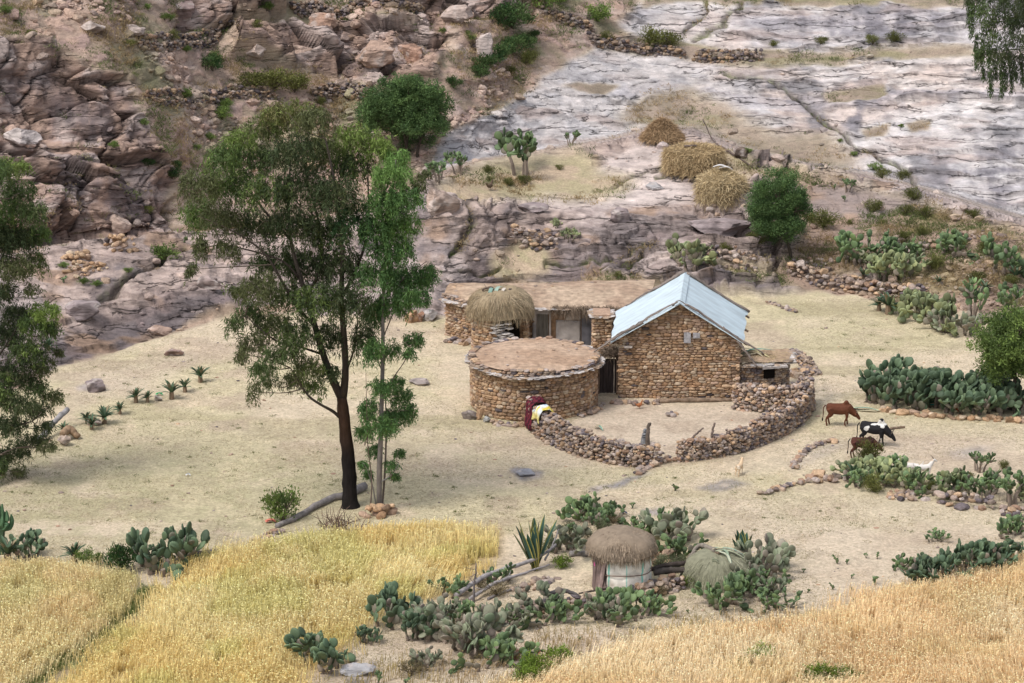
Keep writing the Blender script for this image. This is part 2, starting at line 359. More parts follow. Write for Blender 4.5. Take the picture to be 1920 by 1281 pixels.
wsoil = np.clip(poly([(0, 1055), (250, 1080), (250, 1160), (60, 1290), (-300, 1290), (-300, 1050)], 3)+poly([(370, 1050), (640, 1000), (930, 990), (930, 1070), (700, 1160), (560, 1290), (100, 1290)], 3)
    + poly([(1000, 1290), (1200, 1215), (1480, 1170), (1640, 1125), (2250, 1000), (2250, 1300)], 3)+(PYg > 1290), 0, 1)
col = mix(col, C3(.42, .31, .16), wsoil[..., None]*.9)
path = poly([(262, 1096), (315, 1104), (250, 1180), (165, 1255), (70, 1335), (-20, 1335), (80, 1245), (165, 1190), (240, 1130)], 3, .4)
col = mix(col, mix(C3(.29, .23, .14), C3(.15, .17, .065), sst(-.3, .3, nB+.5*nC)[..., None]), path[..., None]*.9)
outc = np.clip(poly([(955, 885), (985, 878), (1010, 885), (1005, 900), (965, 903)], 1)+poly([(1105, 925), (1150, 910), (1240, 885), (1200, 905), (1120, 932)], 1)+poly([(1195, 958), (1235, 955), (1245, 968), (1200, 972)], 1)
    + poly([(1300, 915), (1360, 908), (1420, 912), (1340, 925)], 1)*.7+poly([(1780, 850), (1850, 840), (1870, 850), (1800, 862)], 2)*.6+poly([(630, 1290), (660, 1255), (705, 1235), (690, 1265), (680, 1290)], 1)
    + poly([(1490, 885), (1600, 838), (1580, 830), (1480, 870)], 2)*.35+poly([(140, 730), (180, 708), (200, 725), (170, 738)], 1)+poly([(1500, 740), (1560, 720), (1600, 745), (1540, 760)], 3)*.4, 0, 1)
col = mix(col, mix(C3(.27, .25, .25), C3(.42, .36, .33), sst(-.2, .4, nC)[..., None]), outc[..., None])
# rock colours
pale = mix(C3(.55, .505, .495), C3(.455, .43, .44), sst(-.3, .4, nB)[..., None]); pale = mix(pale, C3(.58, .45, .38), sst(.2, .7, nA)[..., None]*.5)
stain_shade = C3(.17, .165, .175); brown = mix(C3(.42, .295, .235), C3(.33, .235, .205), sst(-.4, .4, nB)[..., None]); dark = C3(.135, .105, .10)  # dark tones paint both rock stains and shade under overhangs
soilc = mix(C3(.37, .275, .22), C3(.28, .215, .165), sst(-.4, .4, nB)[..., None])
def full(x, fill=0.):
    o = np.full(PXg.shape, fill); o[act] = x; return o
RA, RB, IDC, IDG, EA, EB, CRS, CRS2, SMO = map(full, (ra, rb, idc, idg, ea, eb, crease, crease2, smooth_zone))
slabc = mix(pale, stain_shade*1.3, (sst(.2, .95, nS*.6+nL*.7+.4*nA)*.85*(1-.6*SMO))[..., None])
slabc = mix(slabc, C3(.66, .62, .61), (sst(.1, .6, -nL+.3*nB)*.5)[..., None])
slabc = mix(slabc, C3(.38, .295, .265), (sst(.15, .7, nW+.3*(RB-.5))*.6*(1-.7*SMO))[..., None])
slabc = mix(slabc, C3(.40, .37, .40), (sst(.4, .9, RA)*.5*(1-SMO))[..., None])
dk = blur(np.clip(poly([(1440, 30), (1620, 10), (1790, 20), (1800, 70), (1640, 75), (1480, 68)], 8)+poly([(1510, 195), (1660, 190), (1780, 200), (1700, 240), (1560, 235)], 8)+poly([(1740, 320), (1920, 260), (1920, 420), (1800, 380)], 8)+.6*poly([(1300, 130), (1440, 150), (1500, 200), (1360, 175)], 6), 0, 1), 9)
slabc = mix(slabc, C3(.16, .15, .175), (dk*sst(-.5, .5, nS*.9+nL*.7)*.9)[..., None])
slabc = mix(slabc, C3(.10, .085, .085), np.clip(EA*.6+EB*.65, 0, .85)[..., None]*(1-.6*SMO)[..., None])
col = mix(col, slabc, (slab_far*(1-slab_soil))[..., None])
col = mix(col, mix(mix(C3(.30, .235, .19), C3(.24, .195, .15), sst(-.3, .4, nB)[..., None]), C3(.22, .21, .115), sst(.1, .6, nL)[..., None]*.6), slab_soil[..., None])
dkc = np.clip(poly([(70, 290), (180, 300), (320, 350), (320, 410), (230, 420), (100, 430), (60, 380)], 6)+poly([(0, 110), (110, 140), (170, 190), (290, 260), (270, 300), (180, 250), (60, 190)], 6), 0, 1)  # where overhang shade and dark stains are painted on the cliffs
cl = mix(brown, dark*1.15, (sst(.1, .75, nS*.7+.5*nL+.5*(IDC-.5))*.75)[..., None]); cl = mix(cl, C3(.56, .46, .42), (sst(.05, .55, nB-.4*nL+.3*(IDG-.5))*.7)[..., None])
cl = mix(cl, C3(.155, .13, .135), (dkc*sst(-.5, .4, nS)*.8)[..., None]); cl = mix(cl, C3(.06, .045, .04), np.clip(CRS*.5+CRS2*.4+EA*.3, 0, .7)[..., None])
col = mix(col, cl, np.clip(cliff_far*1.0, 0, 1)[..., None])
veg = sst(.1, .7, fbm(X3*.28+77, 4, 140))
sc = mix(soilc, brown*1.05, (sst(.3, .7, IDG))[..., None]); sc = mix(sc, C3(.46, .37, .33), sst(.15, .6, nL)[..., None]*.5); sc = mix(sc, C3(.18, .19, .10), veg[..., None]*.65)
col = mix(col, sc, soil_far[..., None])
purple = np.clip(poly([(90, 700), (90, 640), (180, 600), (260, 575), (340, 555), (460, 560), (450, 600), (300, 650), (200, 690), (100, 720)], 5)+poly([(860, 505), (1000, 460), (1130, 440), (1240, 450), (1200, 520), (900, 540)], 6)*.8+poly([(1300, 515), (1400, 490), (1490, 500), (1480, 545), (1320, 555)], 4)
    + poly([(1100, 420), (1200, 400), (1320, 395), (1420, 420), (1420, 450), (1250, 455), (1110, 440)], 5)*.7+poly([(1490, 460), (1580, 470), (1590, 520), (1500, 500)], 4), 0, 1)
ncol = mix(mix(C3(.44, .345, .305), C3(.52, .43, .40), sst(-.2, .5, nA)[..., None]), C3(.27, .21, .195), (sst(0, .5, nB)*.6)[..., None]); ncol = mix(ncol, C3(.58, .50, .47), (SMO*.6)[..., None])
ncol = mix(ncol, C3(.15, .13, .135), (sst(.0, .7, nS*.6+.7*nL)*.8*(1-SMO))[..., None])
ncol = mix(ncol, mix(C3(.105, .092, .10), C3(.19, .15, .15), sst(-.3, .4, nB+.4*nL)[..., None]), (purple*.85)[..., None])
ncol = mix(ncol, C3(.33, .22, .15), (sst(.3, .8, fbm(X3*.5+12, 3, 150))*.7*(1-SMO))[..., None])
ncol = mix(ncol, C3(.075, .06, .06), np.clip(EA*.4+EB*.4+CRS2*.25, 0, .6)[..., None]*(1-SMO)[..., None])
col = mix(col, ncol, (zone_near*(1-shelf_grass)*(1-scrub)*(1-soil_left))[..., None])
col = mix(col, mix(C3(.42, .325, .235), C3(.35, .30, .19), sst(-.3, .5, nB)[..., None]), shelf_grass[..., None])
scr = mix(C3(.34, .245, .19), C3(.26, .225, .115), veg[..., None]*.6); scr = mix(scr, C3(.27, .23, .225), (sst(.3, .6, nA)*.7)[..., None])
col = mix(col, scr, scrub[..., None]); col = mix(col, C3(.36, .255, .195), soil_left[..., None])
col = mix(col, mix(C3(.10, .085, .07), C3(.13, .15, .05), sst(0, .4, nC)[..., None]), np.clip(cr*.8, 0, .75)[..., None])
col = np.clip(col*(1+.12*nC*np.clip(rock, 0, 1))[..., None], .02, .8)
def grid_mesh(name, r0, r1, m):
    r, c = r1-r0, P.shape[1]; i = np.arange(r-1)[:, None]*c; j = np.arange(c-1)[None]
    f = np.stack([i+j, i+c+j, i+c+j+1, i+j+1], -1).reshape(-1, 4)
    mb = MB(); mb.add(P[r0:r1].reshape(-1, 3), f, col[r0:r1].reshape(-1, 3)); return mb.build(name, m, smooth=True)
def ground_mat():
    m = bpy.data.materials.new('ground_surface'); m.use_nodes = True; nt = m.node_tree; N = nt.nodes; L = nt.links
    b = N['Principled BSDF']; b.inputs['Roughness'].default_value = .95; b.inputs['Specular IOR Level'].default_value = .08
    def node(t, **k):
        x = N.new(t)
        for a, v in k.items(): setattr(x, a, v)
        return x
    def noise(scale, detail, rough, vec):
        x = node('ShaderNodeTexNoise'); x.inputs['Scale'].default_value = scale; x.inputs['Detail'].default_value = detail; x.inputs['Roughness'].default_value = rough; L.new(vec, x.inputs['Vector']); return x.outputs['Fac']
    def mrange(v, a, b_, c, d):
        x = node('ShaderNodeMapRange'); L.new(v, x.inputs['Value'])
        for k, val in zip(('From Min', 'From Max', 'To Min', 'To Max'), (a, b_, c, d)): x.inputs[k].default_value = val
        return x.outputs[0]
    def math_(op, a, c):
        x = node('ShaderNodeMath', operation=op)
        for k, v in enumerate((a, c)):
            if isinstance(v, float): x.inputs[k].default_value = v
            else: L.new(v, x.inputs[k])
        return x.outputs[0]
    geo = node('ShaderNodeNewGeometry').outputs['Position']
    mp = node('ShaderNodeMapping'); mp.inputs['Scale'].default_value = (.55, .8, 2.4); mp.inputs['Rotation'].default_value = (.05, .12, 0); L.new(geo, mp.inputs['Vector']); strat = mp.outputs[0]
    colr = node('ShaderNodeAttribute', attribute_name='Col').outputs['Color']; rock = node('ShaderNodeAttribute', attribute_name='Rock').outputs['Fac']
    fine = noise(9., 8, .75, geo); med = noise(1.3, 6, .6, geo); lay = noise(1.6, 8, .68, strat)
    sx = node('ShaderNodeSeparateXYZ'); L.new(geo, sx.inputs[0])
    def lines(kz, ky, kx, amp, freq, wid, g0, g1):
        nz = noise(freq, 4, .6, strat); t = math_('ADD', math_('ADD', math_('MULTIPLY', sx.outputs['Z'], kz), math_('MULTIPLY', sx.outputs['Y'], ky)), math_('ADD', math_('MULTIPLY', sx.outputs['X'], kx), math_('MULTIPLY', nz, amp)))
        fr = math_('ABSOLUTE', math_('SUBTRACT', math_('FRACT', t, 0.), .5), 0.); return math_('MULTIPLY', mrange(fr, 0., wid, 1., 0.), mrange(noise(.7, 5, .65, strat), g0, g1, 0., 1.))
    crk = math_('MULTIPLY', math_('MAXIMUM', lines(1.0, .15, .03, 2.2, .35, .06, .42, .54), lines(2.3, .1, -.07, 3.0, .6, .08, .46, .57)), rock)
    gr = math_('MULTIPLY', mrange(fine, .3, .7, .62, 1.38), mrange(noise(3., 5, .7, geo), .3, .7, .85, 1.15)); rk = math_('MULTIPLY', mrange(lay, .3, .7, .62, 1.36), mrange(fine, .3, .7, .88, 1.12))
    mx = node('ShaderNodeMix'); L.new(rock, mx.inputs[0]); L.new(gr, mx.inputs[2]); L.new(rk, mx.inputs[3])
    k = math_('MULTIPLY', mx.outputs[0], math_('SUBTRACT', 1., math_('MULTIPLY', crk, .82)))
    v = node('ShaderNodeVectorMath', operation='SCALE'); L.new(colr, v.inputs[0]); L.new(k, v.inputs['Scale']); L.new(v.outputs[0], b.inputs['Base Color'])
    h = math_('ADD', math_('MULTIPLY', math_('ADD', lay, math_('MULTIPLY', crk, -.5)), math_('MULTIPLY', rock, .55)), math_('MULTIPLY', fine, .10))
    bp = node('ShaderNodeBump'); bp.inputs['Strength'].default_value = .8; bp.inputs['Distance'].default_value = .6; L.new(h, bp.inputs['Height']); L.new(bp.outputs[0], b.inputs['Normal'])
    return m
M_ground = ground_mat()
ter = grid_mesh('terrain', 0, len(PYR), M_ground); tag(ter, kind='structure')
_at = ter.data.attributes.new('Rock', 'FLOAT', 'POINT'); _at.data.foreach_set('value', np.clip(rock+outc*.7+scrub*.5+slab_soil*.3, 0, 1).astype(np.float32).ravel())
# ---- finding places on the ground
def G(px, py, dz=0.):
    ri = np.interp(py, PYR, np.arange(len(PYR))); v = (py-CY)/F; a = (px-CX)/F/(cs-v*sn); ci = np.clip((a-AJ[0])/(AJ[1]-AJ[0]), 0, len(AJ)-1.001)
    ri = min(ri, len(PYR)-1.001); i, j = int(ri), int(ci); u, w = ri-i, ci-j
    p = P[i, j]*(1-u)*(1-w)+P[i+1, j]*u*(1-w)+P[i, j+1]*(1-u)*w+P[i+1, j+1]*u*w
    return np.array([p[0], p[1], p[2]+dz])
def GZ(x, y):
    """height of the ground under (x, y) (the plain and everything with one depth per row)"""
    a = x/y; j = int(np.clip(round((a-AJ[0])/(AJ[1]-AJ[0])), 0, len(AJ)-1)); yc = P[:, j, 1]
    i = int(np.argmin(np.abs(yc-y))); return P[i, j, 2]
def at(px, py, Yd):
    v = (py-CY)/F; return np.array([(px-CX)/F/(cs-v*sn)*Yd, Yd, H-float(e_of(py))*Yd])
def ppm(p):
    return F/(p[1]*cs+(H-p[2])*sn)
# ================================================================== STONE BUILDINGS
M_stone = mat('masonry_stone', attr=True, rough=.92, nscale=9, namp=.28, bump=.5, bscale=22, bdist=.04, spec=.1)
M_mortar = mat('mud_mortar', (.23, .145, .09), rough=.98, nscale=6, namp=.3, bump=.6, bscale=18, bdist=.05, spec=.05)
M_earth = mat('earth_roof', attr=True, rough=.98, nscale=3.5, namp=.3, bump=.8, bscale=9, bdist=.12, spec=.05, detail=9)
M_plaster = mat('grey_plaster', (.40, .37, .36), rough=.95, nscale=2.2, namp=.28, bump=.5, bscale=7, bdist=.06, spec=.08)
M_wood = mat('weathered_wood', attr=True, rough=.9, nscale=5, namp=.35, bump=.6, bscale=20, bdist=.03, spec=.1)
M_dark = mat('painted_interior_shade', (.012, .010, .009), rough=1, namp=0, bump=0, spec=0)  # near-black colour painted as the shade inside openings
M_straw = mat('straw', attr=True, rough=.9, nscale=6, namp=.15, bump=0, spec=.1)
def brownpal(n, dark=0.03, r=rng):
    base = np.array([[.36, .24, .15], [.30, .195, .12], [.41, .285, .185], [.26, .175, .12], [.38, .265, .195], [.34, .21, .125], [.45, .35, .255]])
    c = base[r.integers(0, len(base), n)]*r.uniform(.75, 1.2, (n, 1))
    k = r.random(n) < dark; c[k] = np.array([.085, .07, .07])*r.uniform(.7, 1.6, (k.sum(), 1))
    return c
def greypal(n, dark=.12, r=rng):
    base = np.array([[.34, .25, .19], [.30, .235, .20], [.40, .31, .24], [.26, .20, .17], [.42, .29, .19], [.36, .30, .27], [.32, .21, .15]])
    c = base[r.integers(0, len(base), n)]*r.uniform(.7, 1.2, (n, 1))
    k = r.random(n) < dark; c[k] = np.array([.12, .10, .105])*r.uniform(.7, 1.6, (k.sum(), 1))
    return c
def arc(path):
    path = np.asarray(path, float); sg = np.linalg.norm(np.diff(path, axis=0), axis=1); return np.concatenate([[0], np.cumsum(sg)])
def masonry(mb, path, z0, hfun, lw=(.13, .38), ch=(.085, .165), depth=.12, proud=-.045, pal=brownpal, m=0, skip=None, seed=0):
    """courses of stones along a ground path; the outside is on the right of the path"""
    r = np.random.default_rng(seed); path = np.asarray(path, float)[:, :2]; S_ = arc(path); Lt = S_[-1]
    hm = max(hfun(s) for s in np.linspace(0, Lt, 60)); z = 0.
    loc, sc, an = [], [], []
    while z < hm:
        h = r.uniform(*ch); s = -r.uniform(0, lw[0])
        while s < Lt:
            wd = r.uniform(*lw)*(1.25 if r.random() < .1 else 1); c = s+wd/2
            if 0 < c < Lt and z+h*.55 < hfun(c) and not (skip and skip(c, z+h/2)):
                x = np.interp(c, S_, path[:, 0]); y = np.interp(c, S_, path[:, 1])
                x2 = np.interp(min(c+.05, Lt), S_, path[:, 0])-np.interp(max(c-.05, 0), S_, path[:, 0]); y2 = np.interp(min(c+.05, Lt), S_, path[:, 1])-np.interp(max(c-.05, 0), S_, path[:, 1])
                t = math.atan2(y2, x2)
                wob = .04*math.sin(c*1.9+z*3)
                if h > .14 and r.random() < .22:
                    for q in (.27, .73):
                        loc.append((x+proud*math.sin(t), y-proud*math.cos(t), z0+z+h*q+wob)); sc.append((wd*.5, depth, h*.24)); an.append(t)
                else:
                    loc.append((x+(proud+r.normal(0, .012))*math.sin(t), y-(proud+r.normal(0, .012))*math.cos(t), z0+z+h/2+wob)); sc.append((wd*.49, depth, h*r.uniform(.44, .56))); an.append(t)
            s += wd*r.uniform(.97, 1.06)
        z += h*.98
    loc, sc, an = map(np.array, (loc, sc, an)); k = len(loc); an = an+r.normal(0, .05, k)
    cols = pal(k, r=r); which = r.integers(0, len(BLK), k); roll = r.normal(0, .07, k)
    for t in range(len(BLK)):
        q = which == t
        if not q.any(): continue
        ry = np.stack([np.stack([np.cos(roll[q]), 0*roll[q], np.sin(roll[q])], -1), np.stack([0*roll[q], 0*roll[q]+1, 0*roll[q]], -1), np.stack([-np.sin(roll[q]), 0*roll[q], np.cos(roll[q])], -1)], -2)
        M3 = rotz(an[q])@ry; M3 = M3*sc[q][:, None, :]
        mb.inst(BLK[t][0], BLK[t][1], M3, loc[q], cols[q], m)
def core(mb, path, z0, hfun, thick=.3, m=1, c=(.23, .145, .09), n=40):
    path = np.asarray(path, float)[:, :2]; S_ = arc(path); s = np.unique(np.concatenate([np.linspace(0, S_[-1], n), S_]))
    x = np.interp(s, S_, path[:, 0]); y = np.interp(s, S_, path[:, 1]); t = np.arctan2(np.gradient(y), np.gradient(x)); h = np.array([hfun(v) for v in s])
    o = np.stack([x, y], -1); i_ = o+thick*np.stack([-np.sin(t), np.cos(t)], -1); k = len(s)
    v = np.concatenate([np.c_[o, np.full(k, z0-.3)], np.c_[o, z0+h], np.c_[i_, z0+h], np.c_[i_, np.full(k, z0-.3)]])
    i = np.arange(k-1); f = [np.stack([i+a*k, i+1+a*k, i+1+b*k, i+b*k], -1) for a, b in ((0, 1), (1, 2), (2, 3))]
    mb.add(v, np.concatenate(f), c, m); mb.add(v[[0, k, 2*k, 3*k]], [(0, 1, 2, 3)], c, m); mb.add(v[[k-1, 2*k-1, 3*k-1, 4*k-1]], [(3, 2, 1, 0)], c, m)
def slabs(mb, path, z, n, out=.12, size=(.22, .42), thk=(.025, .05), pal=None, m=0, seed=0, tilt=.1, zj=.02):
    r = np.random.default_rng(seed); path = np.asarray(path, float)[:, :2]; S_ = arc(path)
    for k in range(n):
        s = r.uniform(0, S_[-1]); d = .05; x = np.interp(s, S_, path[:, 0]); y = np.interp(s, S_, path[:, 1])
        t = math.atan2(np.interp(s+d, S_, path[:, 1])-np.interp(s-d, S_, path[:, 1]), np.interp(s+d, S_, path[:, 0])-np.interp(s-d, S_, path[:, 0]))
        w_, l_, h_ = r.uniform(*size), r.uniform(*size), r.uniform(*thk); o = out*r.uniform(.2, 1.2)
        zz = z(s) if callable(z) else z
        c = (np.array([.46, .42, .40]) if r.random() < .55 else np.array([.33, .25, .19]))*r.uniform(.65, 1.25)
        tv, tf = BLK[r.integers(0, 8)]
        M3 = (rotz(t+r.normal(0, .35))@rotx(r.normal(tilt*.4, tilt)))*np.array([w_/2, l_/2, h_/2])
        mb.inst(tv, tf, M3[None], np.array([[x+o*math.sin(t), y-o*math.cos(t), zz+r.uniform(-zj, zj)+.015*(k % 4)]]), c, m)
def rubble(mb, path, hfun, thick=.5, size=(.10, .24), pal=greypal, m=0, seed=0, z0=None, taper=.25, dens=1.):
    """a dry-stone wall: stones fitted by hand on both faces and over the top"""
    r = np.random.default_rng(seed); path = np.asarray(path, float)[:, :2]; S_ = arc(path); Lt = S_[-1]
    loc, sc = [], []
    av = (size[0]+size[1])/2; ds = av*.92/dens
    for s0 in np.arange(0, Lt, ds):
        hh = hfun(s0)
        for z in np.arange(av*.2, max(hh, av*.3), av*.72/dens):
            wd = thick*(1-taper*z/max(hh, .3)); top = z+av*.8 > hh
            for w_ in (np.linspace(-.5, .5, max(2, int(wd/av)+1)) if top else (-.5, .5)):
                s = s0+r.uniform(-.4, .4)*ds; x = np.interp(s, S_, path[:, 0]); y = np.interp(s, S_, path[:, 1])
                t = math.atan2(np.interp(s+.1, S_, path[:, 1])-np.interp(s-.1, S_, path[:, 1]), np.interp(s+.1, S_, path[:, 0])-np.interp(s-.1, S_, path[:, 0]))
                o = w_*wd+r.normal(0, .025); X, Y_ = x+o*math.sin(t), y-o*math.cos(t)
                g = z0 if z0 is not None else GZ(X, Y_)
                loc.append((X, Y_, g+z+r.normal(0, .03))); a = r.uniform(*size)/2*(1.35 if r.random() < .06 else 1); sc.append((a*r.uniform(1, 1.45), a*r.uniform(.85, 1.2), a*r.uniform(.65, .95)))
    loc, sc = np.array(loc), np.array(sc); k = len(loc); cols = pal(k, r=r); wh = r.integers(0, 10, k)
    M3 = rotz(r.uniform(0, 6.28, k))@rotx(r.normal(0, .3, k))
    for t in range(10):
        q = wh == t
        if q.any(): mb.inst(STN[t][0], STN[t][1], M3[q]*(sc[q]*1.12)[:, None, :], loc[q], cols[q], m)
def ring(c, r, a0=0, a1=2*np.pi, n=64):
    a = np.linspace(a0, a1, n); return np.stack([c[0]+r*np.cos(a), c[1]+r*np.sin(a)], -1)
# ---------------- round house
rc = G(1001, 745); rc[1] = 126.9; rc[0] = G(1001, 745)[0]*126.9/G(1001, 745)[1]; rc[2] = 0.02
rh = empty('round_house', rc, 'round stone house with a flat earth roof ringed by thin projecting slabs', 'house')
mb = MB(); Rr = 2.78; hr = lambda s: 1.98+.03*math.sin(s*2.1)
masonry(mb, ring((0, 0), Rr, -np.pi, np.pi*1.0), 0, hr, seed=1, depth=.1, lw=(.14, .36), ch=(.10, .18)); 
core(mb, ring((0, 0), Rr-.02, -np.pi, np.pi), 0, hr, m=1, n=80); mb.build('wall', [M_stone, M_mortar], rh)
mb = MB(); nr_, na = 14, 72
rr = np.linspace(0, 1, nr_)**.8*(Rr+.02); aa = np.arange(na)/na*2*np.pi
gx, ga = np.meshgrid(rr, aa, indexing='ij'); v = np.stack([gx*np.cos(ga), gx*np.sin(ga), 2.22+.10*(1-(gx/Rr)**2)+0*gx], -1); v[..., 2] += .035*fbm(v*[1.5, 1.5, 0], 3, 5)
i = np.arange(nr_-1)[:, None]*na; j = np.arange(na)[None]; fq = np.stack([i+j, i+na+j, i+na+(j+1) % na, i+(j+1) % na], -1).reshape(-1, 4)
ec = mix(np.array([.40, .275, .195]), np.array([.47, .34, .25]), sst(-.4, .5, fbm(v.reshape(-1, 3)*.9, 3, 6))[:, None])
mb.add(v.reshape(-1, 3), fq, ec)
for k in range(22):
    a, q = rng.uniform(0, 6.28), Rr*rng.random()**.5*.95; s = rng.uniform(.03, .09)
    mb.inst(STN[k % 10][0], STN[k % 10][1], (rotz(a)*np.array([s, s, s*.4]))[None], np.array([[q*math.cos(a), q*math.sin(a), 2.25+.10*(1-(q/Rr)**2)]]), greypal(1, 0)*1.15)
mb.build('roof', M_earth, rh, smooth=True)
mb = MB(); masonry(mb, ring((0, 0), Rr+.02, -np.pi, np.pi), 2.0, lambda s: .26+.05*math.sin(s*1.7)+.04*math.sin(s*4.1), lw=(.14, .32), ch=(.07, .12), depth=.16, seed=3, pal=greypal)
slabs(mb, ring((0, 0), Rr+.02, -np.pi, np.pi), lambda s: 2.0+.05*math.sin(s*1.3), 210, out=.16, seed=4)
mb.build('eave_slabs', M_stone, rh)
# ---------------- gable house
gl, gr_ = G(1161, 747), G(1384, 752); gz = 0.0
gl[2] = gr_[2] = gz; W = np.linalg.norm((gr_-gl)[:2]); ga_ = math.atan2(gr_[1]-gl[1], gr_[0]-gl[0])-R(1.0); Dp = 5.0
gh = empty('gable_house', (gl+gr_)/2+np.array([0, .0, 0]), 'tall brown stone house with a pale blue metal gable roof', 'house', rz=ga_)
EV, AP = 2.80, 4.42
gab = lambda s: EV+(AP-EV)*(1-abs(s-W/2)/(W/2))
mb = MB(); masonry(mb, [(-W/2, 0), (W/2, 0)], 0, gab, seed=10, depth=.1, lw=(.13, .38), ch=(.085, .165)); core(mb, [(-W/2, .02), (W/2, .02)], 0, gab, m=1)
for sx in (-1, 1):
    pth = [(-W/2, Dp), (-W/2, 0)] if sx < 0 else [(W/2, 0), (W/2, Dp)]
    masonry(mb, pth, 0, lambda s: EV-.03, seed=12+sx, depth=.1, lw=(.15, .40), ch=(.11, .2)); core(mb, pth, 0, lambda s: EV-.06, m=1)
core(mb, [(W/2, Dp), (-W/2, Dp)], 0, gab, m=1); 
for k, (x, z) in enumerate([(-.95+1.3, 3.02), (-.6+1.35, 3.0), (.35, 2.78)]):   # three pale squared blocks let into the gable
    box(mb, (x, -.10, z), (.30, .12, .23), None, (.33, .32, .335), 0, .008)
box(mb, (-W/2+.38, -.18, 2.42), (.36, .25, .04), None, (.42, .37, .34), 0, .01)
mb.build('wall', [M_stone, M_mortar], gh)
def zinc():
    m = mat('painted_sheet_metal', (.56, .66, .72), rough=.55, nscale=1.6, namp=.16, bump=0, spec=.35, stretch=(.35, 1.6, 1)); nt = m.node_tree; N = nt.nodes; L = nt.links
    b = [x for x in N if x.type == 'BSDF_PRINCIPLED'][0]; tc = N.new('ShaderNodeTexCoord'); wv = N.new('ShaderNodeTexWave'); wv.bands_direction = 'Y'; wv.inputs['Scale'].default_value = 4.2
    L.new(tc.outputs['Object'], wv.inputs['Vector']); bp = N.new('ShaderNodeBump'); bp.inputs['Strength'].default_value = .7; bp.inputs['Distance'].default_value = .05; L.new(wv.outputs['Fac'], bp.inputs['Height']); L.new(bp.outputs[0], b.inputs['Normal']); return m
M_zinc = zinc(); sl_ = (AP-EV)/(W/2); ov = .42
roof = None
mb = MB()
for sx in (-1, 1):
    xs = np.linspace(0, W/2+(ov if sx < 0 else .2), 9); ys = np.linspace(-.38, Dp+.3, 14); gx, gy = np.meshgrid(xs, ys, indexing='ij')
    gz_ = AP+.10-sl_*gx+.02*fbm(np.stack([gx*1.3, gy*1.3, 0*gx+sx], -1), 2, 8); top = np.stack([sx*gx, gy, gz_], -1).reshape(-1, 3); bot = top-[0, 0, .03]
    i = np.arange(8)[:, None]*14; j = np.arange(13)[None]; q = np.stack([i+j, i+14+j, i+15+j, i+j+1], -1).reshape(-1, 4); kk = len(top)
    # jagged lower edges, as the sheets were cut to different lengths
    edge = top.reshape(9, 14, 3); lens = rng.uniform(-.06, .16, 14); lens = lens[np.arange(14)//2*2 % 14]; edge[-1, :, 0] += sx*lens*.6; edge[-1, :, 2] -= sl_*lens*.6
    bot = edge.reshape(-1, 3)-[0, 0, .03]
    mb.add(edge.reshape(-1, 3), q); mb.add(bot, q[:, ::-1])
    rim = np.concatenate([np.arange(14), np.arange(13, 126, 14)[1:], np.arange(112, 126)[::-1][1:], np.arange(0, 126, 14)[::-1][1:-1]]); tp = edge.reshape(-1, 3)[rim]; bt = bot[rim]; kr = len(rim)
    i = np.arange(kr); mb.add(np.concatenate([tp, bt]), np.stack([i, (i+1) % kr, kr+(i+1) % kr, kr+i], -1))
roof = mb.build('roof', M_zinc, gh)
mb = MB(); ys = np.linspace(-.42, Dp+.3, 8)
v = np.concatenate([np.stack([np.full(8, x), ys, AP+.145-sl_*abs(x)+.015*np.sin(ys*3+x)], -1) for x in (-.22, 0, .22)]); i = np.arange(7)
mb.add(v, np.concatenate([np.stack([i+a, i+1+a, i+9+a, i+8+a], -1) for a in (0, 8)])); mb.build('ridge_cap', M_zinc, roof)
for y in (.15, 2.4, Dp-.2):
    for sx in (-1, 1): mb = MB(); tube(mb, [(0, y, AP), (sx*(W/2+.35), y, AP-.02-sl_*(W/2+.35))], .05, (.2, .14, .10), 6); mb.build('rafter', M_wood, gh)
# ---------------- poles lying over the metal roof
def rp(x, y, dz=.08): return np.array([x, y, AP+.12-sl_*abs(x)+dz])
def pole_thing(name, label, cat, pts, rad, c=(.20, .165, .145), group=None, parent_m=None, n=16, wob=.12, twigs=0):
    pts = np.asarray(pts, float); b = pts[0].copy(); p = smooth_path(pts-b, n); p[1:-1] += rng.normal(0, .012, p[1:-1].shape)
    mb = MB(); rad = np.interp(np.linspace(0, 1, n), np.linspace(0, 1, np.size(rad)), np.atleast_1d(rad)); tube(mb, p, rad, np.array(c)*rng.uniform(.8, 1.15), 7, wob=wob, seed=int(rng.integers(99)))
    for t in range(twigs):
        k = rng.integers(3, n-2); d = rng.normal(0, 1, 3)*[.25, .25, .08]; tube(mb, [p[k], p[k]+d*.5, p[k]+d+[0, 0, .05]], [rad[k]*.5, rad[k]*.35, rad[k]*.2], np.array(c)*.9, 5)
    o = mb.build(name, M_wood, smooth=True); o.location = b; return tag(o, label, cat, group)
RZ = lambda p: np.array(gh.location)+rotz(ga_)@np.asarray(p)
GP = 'poles weighing down the metal roof'
